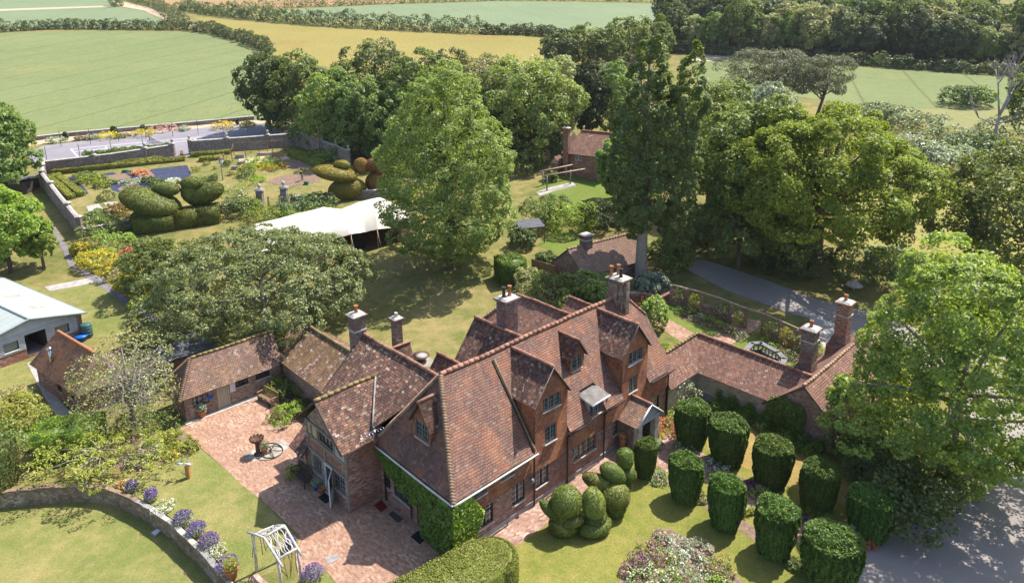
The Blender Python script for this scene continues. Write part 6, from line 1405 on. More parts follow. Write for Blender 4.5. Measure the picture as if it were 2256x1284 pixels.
for k in range(7):
    f = (k + .6) / 7.4
    for A, B, C2, D2 in ((ra_, rb_, ea_, eb_), (ra_, rb_, la_, lb2)):
        p, e_ = A.lerp(B, f), C2.lerp(D2, min(1, max(0, f + rnd.uniform(-.15, .15)))); ax_ = (B - A).normalized(); pts_ = [p.lerp(e_, i / 5) + ax_ * rnd.uniform(-.14, .14) * (0 < i < 5) for i in range(6)]; q.tube(pts_, .026, "timber_silver", 5)
        if rnd.random() < .7: q.tube([pts_[2], A.lerp(B, min(1, f + .18)).lerp(C2.lerp(D2, min(1, f + .18)), .75)], .022, "timber_silver", 5)
for a, b in ((ea_, eb_), (la_, lb2)):
    for k in range(5): p = a.lerp(b, (k + .5) / 5); q.tube([p, p + Vector((rnd.uniform(-.15, .15), rnd.uniform(-.15, .15), -.6)), p + Vector((rnd.uniform(-.2, .2), rnd.uniform(-.2, .2), -1.3))], .02, "timber_brown", 5)
q.build("lattice", t)
st = gz(600, 1262, 0); t = thing("brick_steps", "brick steps going down under the rustic arbour", "steps", st); q = MB()
for k in range(4): a, b = Vector((ea_.x, ea_.y, 0)).lerp(Vector((la_.x, la_.y, 0)), .1), Vector((ea_.x, ea_.y, 0)).lerp(Vector((la_.x, la_.y, 0)), .95); d = -HU * (.42 * k) - HU * .05; q.slab([a + d + Vector((0, 0, -.17 * k + .03)), b + d + Vector((0, 0, -.17 * k + .03)), b + d - HU * .46 + Vector((0, 0, -.17 * k + .03)), a + d - HU * .46 + Vector((0, 0, -.17 * k + .03))], .3, "paving_path")
q.build("treads", t)
# water butt and blue tub by the barn
p = G(193, 742); q = MB(); q.lathe([(.42, 0), (.5, .1), (.5, 1.2), (.46, 1.3), (.4, 1.36)], "plastic_tank", tuple(p), 16)
for z in (.35, .65, .95): q.lathe([(.5, z), (.53, z + .04), (.5, z + .08)], "plastic_tank", tuple(p), 16)
q.top("water_tank", "dark green ribbed water tank at the barn corner", "water tank")
p = G(180, 750); q = MB(); q.lathe([(.42, 0), (.55, .45), (.6, .46), (.6, .5), (.1, .58)], "plastic_blue", tuple(p), 16); q.top("blue_tub", "bright blue covered tub beside the water tank", "tub")
# ================================================================== BEDS AND SHRUBS NEAR THE HOUSE
psheet("soil_bed", [(575, 860), (612, 825), (690, 895), (668, 932), (600, 925), (590, 893)], .03, "soil_dark", z=0.0)
psheet("soil_bed", [(240, 985), (300, 955), (400, 945), (432, 985), (395, 1008), (300, 1045), (250, 1030)], .016, "soil", z=0.0)
psheet("soil_bed", [(1345, 1300), (1470, 1163), (1545, 1200), (1640, 1285), (1560, 1340)], .02, "soil", z=0.0)
psheet("soil_bed", [(1500, 985), (1600, 1035), (1700, 1085), (1800, 1145), (1790, 1160), (1690, 1105), (1590, 1050), (1495, 1000)], .02, "soil", z=0.0)
psheet("soil_bed", [(1440, 1035), (1540, 1085), (1660, 1160), (1760, 1240), (1740, 1255), (1640, 1175), (1530, 1105), (1435, 1050)], .02, "soil", z=0.0)
psheet("soil_bed", [(1620, 905), (1700, 945), (1810, 1000), (1830, 985), (1700, 925), (1630, 890)], .02, "soil_dark", z=0.0)
psheet("soil_bed", [(1495, 700), (1560, 722), (1640, 750), (1645, 740), (1560, 705), (1500, 688)], .034, "soil_dark")
psheet("soil_bed", [(1680, 765), (1760, 805), (1790, 815), (1800, 800), (1750, 775), (1685, 750)], .034, "soil_dark")
rng = np.random.default_rng(21)
def B(px, py, wpx, hm, mat, lab, n=900, leaf=.16, cat="shrub", name="shrub", group=None, k=5, sy=1.0, mats2=None, frac2=0, z=None, asp=.62, vert=0.0, cl=None):
    b = G(px, py) if z is None else gz(px, py, z); R = wpx / 2 * (b - Vector((0, 0, CAMZ))).length / FPX
    return bush(name, lab, cat, b, R, hm, mat, n, leaf, rng, group, sy, k, cl, mats2, frac2, vert=vert, asp=asp)
B(610, 862, 60, 1.1, "leaf_bright", "bright green leafy shrub behind the weathered brown bench", 900, .17); B(650, 872, 70, 1.0, "leaf_mid", "dark green shrub against the mossy outbuilding wall", 900, .16)
B(632, 922, 74, 1.0, "leaf_bright", "pale green fern clump spilling on to the courtyard paving", 1100, .24, asp=.3, cat="fern", name="fern"); B(672, 905, 42, .8, "leaf_dark", "small dark shrub in the corner by the gabled wing", 500, .15)
B(646, 1050, 34, .8, "leaf_bright", "small rounded lime green box at the end of the dark bench", 500, .11)
LAVL = ["lavender clump growing under the cherry at the far end of the retaining wall", "lavender clump standing apart behind the retaining wall", "large lavender clump on the bend of the retaining wall", "lavender clump between its two larger neighbours on the wall", "lavender clump above the white flowers on the wall", "biggest lavender clump nearest the large terracotta pot", "lavender clump at the corner of the paving by the drain cover", "lavender clump in the shade under the arbour's far post"]
for (x, y, wp), lab in zip(((292, 1080, 34), (334, 1100, 36), (405, 1150, 52), (434, 1175, 50), (462, 1202, 54), (502, 1255, 64), (690, 1272, 60), (640, 1206, 34)), LAVL):
    b = gz(x, y, 0.05); R = .70 * wp / 2 * (b - Vector((0, 0, CAMZ))).length / FPX
    P, N = shell(tuple(b + Vector((0, 0, .22))), (R * .95, R * .95, .36), 620, rng, .5, -.3); P2, N2 = shell(tuple(b + Vector((0, 0, .3))), (R, R, .50), 420, rng, .35, .1)
    t = thing("lavender", lab, "lavender", b, 0, "lavender clumps along the retaining wall"); leaves("leafage", P, N, .14, "leaf_grey", t, rng=rng, asp=.3, vert=.6); leaves("flower_spikes", P2, N2, .13, "petal_lavender", t, rng=rng, asp=.4, vert=.7)
for x, y, wp, mt, lab in ((360, 1120, 40, "petal_white", "low white flowers spilling over the wall between lavenders"), (478, 1218, 36, "petal_white", "white daisy clump on the wall below the lavenders"), (270, 1072, 24, "leaf_rust", "small orange brown plant at the cherry's edge")):
    B(x, y, wp, .35, "leaf_grey", lab, 420, .1, "flowers", "flower_clump", mats2=[mt], frac2=.6)
for x, y, wp, hm, mt, lab, fl in ((395, 985, 44, 1.2, "leaf_bright", "upright bright green shrub at the courtyard's grass corner", None), (372, 975, 30, 1.0, "leaf_yellow", "golden conical shrub in the left bed", None), (420, 992, 36, .5, "leaf_hedge", "low mossy green mound at the tip of the left bed", None), (345, 1000, 40, .5, "leaf_mid", "herbaceous clump beside the ring planter", "petal_white"), (378, 1004, 40, .4, "leaf_yellow", "low yellow ground plant edging the upper lawn", "petal_yellow"), (310, 1020, 50, .6, "leaf_mid", "leafy border plants under the cherry tips", "petal_white"), (355, 955, 60, 1.4, "leaf_mid", "mid green shrub at the foot of the thorn tree", None), (300, 950, 70, 1.5, "leaf_dark", "dark shrub below the thorn tree's left side", None)):
    B(x, y, wp, hm, mt, lab, 620, .14, mats2=[fl] if fl else None, frac2=.25 if fl else 0)
B(36, 930, 100, 1.9, "leaf_yellow", "big loose yellow green bush at the left edge in front of the cottage", 2600, .2); B(30, 975, 110, 1.4, "leaf_mid", "mid green bush between the yellow bush and clipped block", 1500, .18); B(18, 900, 80, 1.7, "leaf_thorn", "olive bush with tawny flecks below the barn lawn", 1500, .18, mats2=["leaf_rust"], frac2=.12)
# rose bed
for i, (x, y, wp, hm, mt, fl, fr, lab) in enumerate(((1455, 1190, 40, .8, "leaf_grey", "petal_pink", .3, "pink rose at the top corner of the rose bed"), (1440, 1222, 70, .9, "leaf_mid", "petal_pink", .45, "pink flowering bush on the left side of the rose bed"), (1490, 1215, 70, 1.0, "leaf_silver", "petal_white", .15, "pale leaved bush in the upper middle of the rose bed"), (1540, 1215, 60, .9, "leaf_grey", "petal_pink", .25, "dusty pink bush on the right of the rose bed"), (1410, 1250, 60, .8, "leaf_mid", "petal_purple", .4, "magenta flowering clump at the rose bed's left edge"), (1385, 1262, 40, .6, "leaf_mid", "petal_pink", .5, "small pink phlox at the left tip of the rose bed"), (1465, 1260, 90, 1.1, "leaf_lime", "petal_white", .2, "big leafy green bush in the centre of the rose bed"), (1525, 1262, 90, 1.0, "leaf_silver", "petal_white", .3, "white flowering bush right of centre in the rose bed"), (1585, 1262, 70, .8, "leaf_mid", "leaf_rust", .2, "green and russet plants at the rose bed's right side"), (1430, 1295, 90, 1.0, "leaf_lime", "petal_white", .3, "white speckled bush at the bottom of the picture in the rose bed"), (1510, 1300, 100, 1.0, "leaf_mid", "petal_pink", .2, "green bush with few pink blooms at the bottom edge"), (1580, 1300, 70, .8, "leaf_bright", "petal_white", .1, "fresh green plant at the bottom right of the rose bed"))):
    B(x, y, wp * .86, hm * .72, mt, lab, 760, .12, "rose bush", "rose_bush", "plants of the rose bed", mats2=[fl], frac2=fr)
for x, y, wp, hm, mt, fl, fr, lab in ((1512, 992, 56, .45, "leaf_mid", "petal_white", .45, "white flowers beside the second yew cone"), (1572, 1038, 56, .45, "leaf_mid", "petal_white", .5, "white lily clump in the middle of the path bed"), (1652, 1078, 30, .55, "leaf_mid", "petal_purple", .8, "deep purple flower clump by the brick path"), (1672, 1090, 40, .5, "leaf_yellow", "leaf_thorn", .4, "yellow green tuft beside the purple flowers"), (1798, 1136, 56, .7, "leaf_bright", "leaf_mid", .3, "pale green shrub at the foot of a shaded yew"), (1825, 1168, 50, .6, "leaf_bright", "leaf_bright", .3, "bright green mound behind the nearest yew cone"), (1540, 1098, 36, .5, "leaf_thorn", "leaf_yellow", .4, "low tufted plant beside the tall narrow yew"), (1640, 1128, 36, .5, "leaf_yellow", "leaf_thorn", .4, "yellow leaved low plant beside the path"), (1450, 1055, 50, .4, "leaf_grey", "leaf_mid", .5, "low grey border plants by the porch path"), (1448, 985, 26, .5, "leaf_silver", "leaf_bright", .3, "small pale plant beside the porch step"), (1785, 1158, 26, .4, "leaf_mid", "petal_purple", .5, "small magenta flowers in the shaded path bed"), (1905, 1196, 40, .4, "leaf_red", "leaf_red", .3, "low dark red shrub beside the stone urn"), (1750, 1245, 40, .35, "leaf_dark", "leaf_mid", .3, "dark low plant between the two nearest yews"), (1465, 950, 56, .85, "leaf_rust", "leaf_red", .4, "rust red bush right of the porch"), (1502, 900, 80, 2.1, "leaf_mid", "petal_white", .4, "white rambling rose against the garden range wall"), (1490, 935, 50, .8, "leaf_bright", "petal_white", .1, "fresh green perennials between porch and first yews")):
    B(x, y, wp, hm, mt, lab, 700, .13, mats2=[fl], frac2=fr)
B(1440, 725, 56, 3.6, "leaf_lime", "glossy pale magnolia growing against the far gable of the house", 2400, .26, k=7); B(1462, 790, 40, 1.6, "leaf_bright", "bright green shrub below the magnolia", 800, .17)
for x, y, wp, hm, lab in ((1640, 925, 46, .8, "dark evergreen shrub along the range wall"), (1690, 950, 50, .8, "ivy covered shrub in the angle of the range wall"), (1735, 975, 56, .9, "bushy evergreen under the ivied gable"), (1780, 995, 54, 1.0, "evergreen shrub merging with the plane tree shade"), (1590, 905, 46, .7, "low shrub by the range wall near the white rose")):
    B(x, y, wp, hm, "leaf_ivy", lab, 900, .15)
n_ = 2300; v = rng.uniform(-8.9, -6.1, n_); z = rng.random(n_) * np.interp(v, [-9.3, -8.6, -7, -6.4, -5.9], [1.4, 2.8, 3.0, 2.6, 1.6]); P = np.array([tuple(Hs(18.32 - .2 * rr, vv, zz)) for rr, vv, zz in zip(rng.random(n_), v, z)])
o = leaves("ivy_patch", P, np.tile(tuple(-HU + Vector((0, 0, .5))), (n_, 1)), .18, "leaf_ivy", None, Hs(18.3, -7.5), rng, .8, .7); tag(o, "ivy climbing the gable end of the garden range", "ivy")
n_ = 1400; v = rng.uniform(-6.1, -2.0, n_); z = rng.random(n_) * (.5 + .9 * np.abs(np.sin(v * 2.3))); P = np.array([tuple(Hs(18.5 - .15 * rr, vv, zz)) for rr, vv, zz in zip(rng.random(n_), v, z)])
o = leaves("ivy_patch", P, np.tile(tuple(-HU + Vector((0, 0, .5))), (n_, 1)), .17, "leaf_ivy", None, Hs(18.4, -4), rng, .8, .7); tag(o, "thin ivy tongues low on the range's long wall", "ivy")
p = gz(1880, 1186, 0); t = thing("stone_urn", "small blue grey urn on a square stone plinth at the end of the brick path", "urn", p); q = MB(); q.box(p.x - .28, p.x + .28, p.y - .28, p.y + .28, 0, .5, "stone_pale"); q.build("plinth", t); q = MB(); q.lathe([(.12, .5), (.07, .6), (.2, .8), (.24, .95), (.18, .97)], "stone_grey", tuple(p), 12); q.build("bowl", t)
for i, (x, y, wp, fl) in enumerate(((1500, 672, 36, "petal_pink"), (1530, 690, 30, "petal_orange"), (1590, 705, 30, "petal_white"), (1625, 728, 26, "petal_pink"), (1690, 748, 36, "petal_yellow"), (1730, 765, 30, "petal_orange"), (1765, 785, 36, "petal_pink"), (1800, 805, 30, "petal_white"))):
    B(x, y, wp, 2.1, "leaf_yellow" if i % 2 else "leaf_mid", ["pink climbing rose at the start of the pergola wall", "apricot climbing rose on the second pergola pillar", "white climbing rose midway along the pergola wall", "pink climbing rose at the pergola gap", "yellow leaved climber on the pillar right of the gap", "orange tinted climber on the right hand pergola", "pink climber beside the nearer range chimney", "white climber at the far right pergola end"][i], 380, .15, "climbing rose", "climbing_rose", "climbers on the pergola", mats2=[fl], frac2=.12)
for i, (x, y, wp) in enumerate(((1505, 690, 40), (1535, 703, 40), (1570, 716, 44), (1605, 732, 40), (1632, 745, 30), (1700, 772, 36), (1735, 790, 40), (1770, 808, 36))):
    B(x, y, wp, .55, ("leaf_mid", "leaf_grey", "leaf_bright")[i % 3], "border plant below the pergola wall, " + ["first from the terrace corner", "greyish one next to the pink rose", "with a few blue flowers", "left of the middle pillar", "just left of the brick walk gap", "first right of the gap", "between yellow and orange climbers", "nearest the brick chimney"][i], 360, .14, "border plant", "border_plant", "border plants below the pergola wall", mats2=["petal_lavender" if i == 2 else "petal_white"], frac2=.08)
# terrace chair and table
def chair(p, rz, lab):
    t = thing("garden_chair", lab, "chair", p, rz); o = WL[t]
    def bx(nm, *a): q = MB(); q.box(*a); [q.V.__setitem__(i, v + o) for i, v in enumerate(q.V)]; q.build(nm, t)
    bx("seat", -.24, .24, -.24, .24, .42, .46, "timber_post"); bx("backrest", -.24, .24, .2, .24, .46, .92, "timber_post")
    for x in (-.21, .21):
        for y in (-.21, .21): bx("leg", x - .025, x + .025, y - .025, y + .025, 0, .42, "timber_post")
chair(G(1418, 672), .8, "orange wooden chair on the terrace facing the lawn"); chair(G(1408, 684), 2.6, "orange wooden chair tucked nearer the house on the terrace")

# ================================================================== VEGETABLE GARDEN AND TENNIS COURT
rng = np.random.default_rng(31)
for i, (px, off, mt) in enumerate(((((150, 392), (165, 388), (196, 427), (180, 432)), .05, "membrane"), (((220, 384), (250, 380), (300, 412), (262, 425), (248, 420)), .05, "membrane"), (((270, 378), (292, 375), (340, 410), (318, 418)), .05, "membrane"), (((328, 374), (412, 364), (422, 386), (392, 404), (350, 398)), .05, "membrane"), (((235, 388), (275, 382), (290, 392), (248, 400)), .055, "soil"), (((245, 400), (290, 394), (318, 416), (270, 428)), .05, "soil"), (((288, 378), (325, 372), (342, 388), (312, 394)), .055, "soil"), (((620, 388), (700, 380), (705, 400), (640, 412), (585, 402)), .05, "soil"), (((620, 360), (660, 352), (690, 370), (650, 376)), .05, "soil"), (((525, 350), (630, 340), (640, 352), (530, 362)), .05, "track_earth"), (((190, 455), (218, 450), (235, 470), (200, 477)), .05, "gravel_path"), (((228, 447), (258, 445), (268, 462), (245, 468)), .05, "gravel_path"))):
    psheet("garden_membrane" if mt == "membrane" else "vegetable_bed", px, off, mt)
def VB(px, py, wpx, hm, mat, lab, n=420, leaf=.3, **k): k.setdefault('name', 'garden_plant'); k.setdefault('cat', 'plant'); return B(px, py, wpx, hm, mat, lab, n, leaf, **k)
VB(200, 400, 52, .7, "leaf_bright", "bright green potato foliage on the left of the vegetable plot", 900); VB(232, 408, 44, .7, "leaf_bright", "bright green crop beside the black sheeting", 700); VB(186, 390, 40, .6, "leaf_mid", "mid green crop row at the top left of the plot", 500)
VB(310, 383, 40, .35, "leaf_rust", "reddish dying onion bed between two sheets of black membrane", 500); VB(290, 405, 50, .35, "leaf_silver", "grey green leek bed in the middle of the plot", 500); VB(345, 408, 34, .8, "leaf_dark", "dark currant bush behind the topiary head", 400); VB(330, 402, 30, .8, "leaf_dark", "second dark currant bush in the vegetable plot", 400); VB(382, 404, 36, .6, "leaf_silver", "white flowered bush behind the round topiary", 500, mats2=["petal_white"], frac2=.5)
VB(560, 372, 60, .45, "leaf_mid", "strip of orange marigolds in front of the herb rows", 800, .25, mats2=["petal_orange", "petal_yellow"], frac2=.55); VB(610, 371, 50, .45, "leaf_mid", "orange marigold strip's right end", 600, .25, mats2=["petal_orange", "petal_yellow"], frac2=.5); VB(575, 360, 70, .6, "leaf_bright", "green herb rows by the fruit cage", 800, .28)
VB(545, 388, 34, 1.9, "leaf_mid", "young fruit tree standing by the birdhouse lawn", 700, .25, cl=.4); VB(500, 366, 18, 1.0, "leaf_dark", "small dark bush beside the grey planter", 250, .22); VB(431, 378, 22, .9, "leaf_box", "round clipped box ball on the dry garden lawn", 300, .18); VB(456, 364, 15, .7, "leaf_box", "small clipped box ball near the low box hedge", 200, .18); VB(474, 373, 8, .5, "leaf_box", "tiny box bush on the dry lawn", 90, .16); VB(455, 398, 22, .7, "leaf_mid", "pale bush left of the birdhouse", 260, .22); VB(472, 398, 16, 1.0, "leaf_dark", "dark shrub next to the birdhouse post", 240, .2); VB(509, 386, 16, .6, "leaf_box", "small flat-topped shrub on two stems right of the birdhouse", 160, .2); VB(236, 440, 30, 1.3, "leaf_mid", "small standard tree casting a bar of shade on the dry strip", 400, .25, cl=.35); VB(500, 430, 80, .6, "leaf_mid", "flowery border behind the low wall left of the gate", 700, .26, mats2=["petal_white"], frac2=.15); VB(555, 402, 60, .6, "leaf_bright", "low green vegetables above the gate piers", 500, .26); VB(705, 350, 50, 1.6, "leaf_lime", "pale leafy bushes under the pier topped wall", 900, .3); VB(745, 352, 60, 1.8, "leaf_lime", "light green bushes at the low end of the pier topped wall", 900, .3); VB(215, 468, 16, .5, "leaf_mid", "row of green plants between gravel strips", 200, .24); VB(200, 480, 30, .6, "leaf_mid", "green clump at the corner of the low wall", 300, .24); VB(275, 462, 40, .5, "leaf_thorn", "dry grasses behind the topiary", 300, .26)
for (a, b, nm) in (((190, 356), (290, 346), "leafy vines against the back wall, left stretch"), ((290, 346), (380, 338), "leafy vines against the back wall, right stretch by the gap")):
    hedge("wall_vine", nm, "vine", [G(*a), G(*b)], 2.0, 1.5, "leaf_mid", 34, .42, rng, wob=.35, jit=1.0)
for a, b, nm, w_ in (((118, 384), (408, 354), "long clipped box hedge along the top of the vegetable plot", 1.0), ((118, 378), (360, 353), "thinner box hedge behind the long one", .7), ((108, 395), (158, 440), "outer left box hedge climbing beside the garden wall", 1.0), ((124, 391), (181, 434), "inner left box hedge with rusty patches", 1.0), ((420, 346), (508, 338), "short box hedge in front of the taller garden wall", 1.0), ((440, 356), (494, 350), "stubby box hedge turning a corner by the dry lawn", 1.1), ((640, 336), (712, 362), "outer right box hedge below the pier topped wall", 1.0), ((640, 342), (700, 368), "inner right box hedge beside the fruit cage", 1.0)):
    hedge("box_hedge", nm, "box hedge", [G(*a), G(*b)], w_, .75, "leaf_box", 75, .22, rng, wob=.06)
# dark and golden bird topiaries
def bird(lab, base, parts, mat, dens=130, leaf=.17):
    b0 = G(*base); t = thing("bird_topiary", lab, "topiary", b0, 0, "bird topiaries by the garden gate")
    for nm, px, py, h, wpx, hpx, rot in parts:
        d = ray(px, py); hd = math.hypot(b0.x, b0.y); tt = hd / math.hypot(d.x, d.y); c = Vector((d.x * tt, d.y * tt, CAMZ + d.z * tt)); s = (c - Vector((0, 0, CAMZ))).length / FPX
        r = (wpx * .46 * s, wpx * .33 * s, hpx * .46 * s); R = Matrix.Rotation(rot, 3, 'Y'); q = MB(); q.ball(tuple(c), tuple(x * .96 for x in r), mat, 18, 12, R); Ps, Ns = clipped([(np.array(c), r, np.array(R))], dens, leaf, rng); leaves(nm, Ps[0], Ns[0], leaf, mat, t, rng=rng, asp=.5, jit=.5, body=q)
bird("big dark clipped bird facing left with a separate egg-shaped head", (340, 500), (("body", 332, 445, 0, 128, 52, .32), ("breast", 370, 462, 0, 60, 46, 0), ("base", 345, 482, 0, 110, 50, .05), ("head", 366, 416, 0, 58, 30, .12)), "leaf_topiary")
bird("dark clipped bird with mushroom head raised over a long tail", (440, 485), (("body", 452, 427, 0, 86, 44, -.35), ("neck", 420, 425, 0, 42, 46, 0), ("head", 423, 404, 0, 50, 30, 0)), "leaf_topiary")
hedge("topiary_hedge", "clipped dark hedge forming the base below the mushroom headed bird", "hedge", [G(385, 500), G(440, 492), G(486, 486)], 2.6, 2.3, "leaf_topiary", 90, .18, rng)
hedge("topiary_hedge", "clipped dark hedge block under the left facing dark bird", "hedge", [G(300, 512), G(388, 502)], 2.4, 2.0, "leaf_topiary", 90, .18, rng)
bird("golden green clipped bird with plump round head", (750, 435), (("body", 738, 382, 0, 104, 34, .2), ("breast", 768, 388, 0, 40, 34, 0), ("base", 765, 418, 0, 90, 56, -.12), ("head", 754, 363, 0, 38, 22, .1)), "leaf_topiary_gold")
bird("bronze clipped bird with drooping rounded back", (830, 425), (("body", 828, 362, 0, 62, 34, -.25), ("neck", 796, 366, 0, 36, 40, 0), ("base", 830, 402, 0, 54, 50, 0)), "leaf_topiary_bronze")
# birdhouse, person, fruit cage, planters
p = G(491, 398); t = thing("birdhouse", "white dovecote birdhouse with brown pointed roof on a tall grey post", "birdhouse", p); q = MB(); q.tube([p, p + Vector((0, 0, 2.7))], .07, "timber_grey", 8); q.build("post", t)
q = MB(); q.lathe([(.33, 2.7), (.36, 2.72), (.34, 3.5)], "paint_white", tuple(p), 8); q.box(p.x - .07, p.x + .07, p.y - .37, p.y - .3, p.z + 3.2, p.z + 3.38, "mat_black"); q.box(p.x - .07, p.x + .07, p.y - .37, p.y - .3, p.z + 2.85, p.z + 3.0, "mat_black"); q.build("box", t); q = MB(); q.lathe([(.5, 3.48), (.47, 3.55), (.02, 4.3)], "timber_brown", tuple(p), 8); q.build("roof", t)
cg = [G(*c) for c in ((512, 356), (632, 346), (626, 332), (516, 340))]; t = thing("fruit_cage", "timber post fruit cage with low beds against the taller garden wall", "fruit cage", cg[0])
for a, b in zip(cg, cg[1:] + cg[:1]):
    n_ = max(1, int((b - a).length / 2.2))
    for i in range(n_): p = a.lerp(b, i / n_); q = MB(); q.box(p.x - .05, p.x + .05, p.y - .05, p.y + .05, p.z - .1, p.z + 1.9, "timber_brown"); q.build("post", t)
    q = MB(); q.tube([a + Vector((0, 0, 1.88)), b + Vector((0, 0, 1.88))], .04, "timber_brown", 6); q.build("rail", t)
def boxbed(px, w_, d_, h_, mat, lab, nm="raised_bed", top="soil"):
    p = G(*px); q = MB(); q.box(p.x - w_ / 2, p.x + w_ / 2, p.y - d_ / 2, p.y + d_ / 2, p.z - .1, p.z + h_, mat); q.box(p.x - w_ / 2 + .06, p.x + w_ / 2 - .06, p.y - d_ / 2 + .06, p.y + d_ / 2 - .06, p.z + h_ - .02, p.z + h_ + .004, top); q.top(nm, lab, "raised bed")
boxbed((530, 348), 1.5, .9, .6, "stone_grey", "grey slatted raised bed inside the fruit cage"); boxbed((519, 373), 1.1, .7, .5, "stone_grey", "grey square planter beside the dark bush"); boxbed((531, 362), 1.0, .7, .45, "stone_grey", "grey planter outside the fruit cage"); boxbed((588, 342), 3.2, .7, .5, "timber_pale", "long pale plank bench bed in the fruit cage", top="timber_pale"); boxbed((612, 345), 1.6, .9, .5, "bare_wood_orange", "orange wooden cold frame with glass lid in the fruit cage", "cold_frame", "glass_pale"); boxbed((276, 380), .8, .6, .4, "plastic_green", "small green crate on the black sheeting", "green_crate", "plastic_green"); boxbed((124, 378), 1.6, .7, .5, "timber_dark", "dark trough of pink flowers under the back wall", "trough", "leaf_rust"); boxbed((675, 407), .6, .5, .5, "plastic_green", "pale green tub at the gardener's feet", "green_tub", "plastic_green")
# the gardener
p = G(666, 398); t = thing("person", "person in dark clothes bending over the soil bed with a tool", "person", p)
bm = bmesh.new(); sk = bm.verts.layers.skin.verify(); J = [((0, 0, .92), .13), ((0, -.10, 1.12), .15), ((0, -.26, 1.32), .165), ((0, -.36, 1.40), .07), ((0, -.47, 1.43), .095), ((0, -.54, 1.42), .085), ((.10, 0, .86), .1), ((.12, -.05, .48), .065), ((.12, .02, .08), .05), ((.12, -.12, .03), .045), ((-.10, 0, .86), .1), ((-.12, .05, .48), .065), ((-.12, .12, .08), .05), ((-.12, -.02, .03), .045), ((.20, -.28, 1.30), .065), ((.24, -.42, 1.05), .045), ((.14, -.55, .84), .035), ((.10, -.60, .80), .03), ((-.20, -.28, 1.30), .065), ((-.24, -.42, 1.05), .045), ((-.10, -.55, .86), .035), ((-.06, -.60, .82), .03)]
ED = [(0, 1), (1, 2), (2, 3), (3, 4), (4, 5), (0, 6), (6, 7), (7, 8), (8, 9), (0, 10), (10, 11), (11, 12), (12, 13), (2, 14), (14, 15), (15, 16), (16, 17), (2, 18), (18, 19), (19, 20), (20, 21)]
vv = [bm.verts.new(j[0]) for j in J]; [bm.edges.new((vv[a], vv[b])) for a, b in ED]; me = bpy.data.meshes.new("body")
for v, j in zip(vv, J): v[sk].radius = (j[1], j[1])
vv[0][sk].use_root = True; bm.to_mesh(me); bm.free(); o = bpy.data.objects.new("body", me); COL.objects.link(o)
o.modifiers.new("skin", 'SKIN'); ss = o.modifiers.new("sub", 'SUBSURF'); ss.levels = 2; ss.render_levels = 2
dg = bpy.context.evaluated_depsgraph_get(); me2 = bpy.data.meshes.new_from_object(o.evaluated_get(dg)); bpy.data.objects.remove(o)
me2.name = "body"; me2.materials.clear(); [me2.materials.append(MATS[x]) for x in ("skin", "cloth_navy", "cloth_black")]
for f in me2.polygons:
    c = f.center; f.use_smooth = True; f.material_index = 1 if (.9 < c.z and c.y > -.40 and abs(c.x) < .3 and not (abs(c.x) > .19 and c.z < 1.2)) else (2 if c.z < .92 and abs(c.x) < .2 and c.y > -.35 else 0)
o = bpy.data.objects.new("body", me2); COL.objects.link(o); o.parent = t
q = MB(); q.ball((0, -.49, 1.47), (.105, .12, .085), "hair_dark", 10, 6)
for i, v in enumerate(q.V): q.V[i] = v + p
q.build("hair", t)
q = MB(); q.tube([p + Vector((.04, -.42, 1.15)), p + Vector((.1, -.62, .8)), p + Vector((.22, -1.0, .02))], .018, "timber_brown", 6); q.top("garden_hoe", "wooden handled hoe held by the bending gardener", "hoe")
# tennis court
t = thing("tennis_net", "dark tennis net strung across the grey court", "net", G(329.5, 310)); a, b = G(329.5, 310), G(366, 328)
for p in (a, b): q = MB(); q.tube([p, p + Vector((0, 0, 1.1))], .06, "iron_black", 8); q.build("post", t)
q = MB(); 
for k in range(9): z = .12 + k * .11; q.tube([a.lerp(b, f) + Vector((0, 0, z - .12 * math.sin(PI * f))) for f in (0, .25, .5, .75, 1)], .012 if k < 8 else .04, "iron_black" if k < 8 else "paint_white", 4)
for k in range(41): f = k / 40; q.tube([a.lerp(b, f) + Vector((0, 0, .05)), a.lerp(b, f) + Vector((0, 0, 1.0 - .12 * math.sin(PI * f)))], .009, "iron_black", 4)
q.build("netting", t)
cf = [(135, 323), (200, 318), (262, 312), (322, 306), (381, 301), (437, 297), (492, 294), (545, 290)]
t = thing("court_fence", "line of thin dark posts with wire round the far side of the tennis court", "fence", G(*cf[0]))
for c in cf: p = G(*c); q = MB(); q.tube([p, p + Vector((0, 0, 2.9))], .045, "iron_black", 6); q.build("post", t)
q = MB(); [q.tube([G(*cf[i]) + Vector((0, 0, z)), G(*cf[i + 1]) + Vector((0, 0, z))], .008, "iron_black", 4) for i in range(len(cf) - 1) for z in (.9, 1.8, 2.85)]; q.build("wire", t)
cf = [(103, 352), (176, 344), (246, 336), (316, 328)]; t = thing("court_fence", "short dark posts along the near side of the tennis court", "fence", G(*cf[0]))
for c in cf: p = G(*c); q = MB(); q.tube([p, p + Vector((0, 0, 2.2))], .05, "iron_black", 6); q.build("post", t)
gwall("field_wall", "low pale wall with coping between the tennis court border and the wheat field", [G(*p) for p in ((60, 312), (160, 300), (300, 288), (430, 276), (560, 264))], .75, .35, "brick_garden_wall", cap="stone_pale", ball=False)
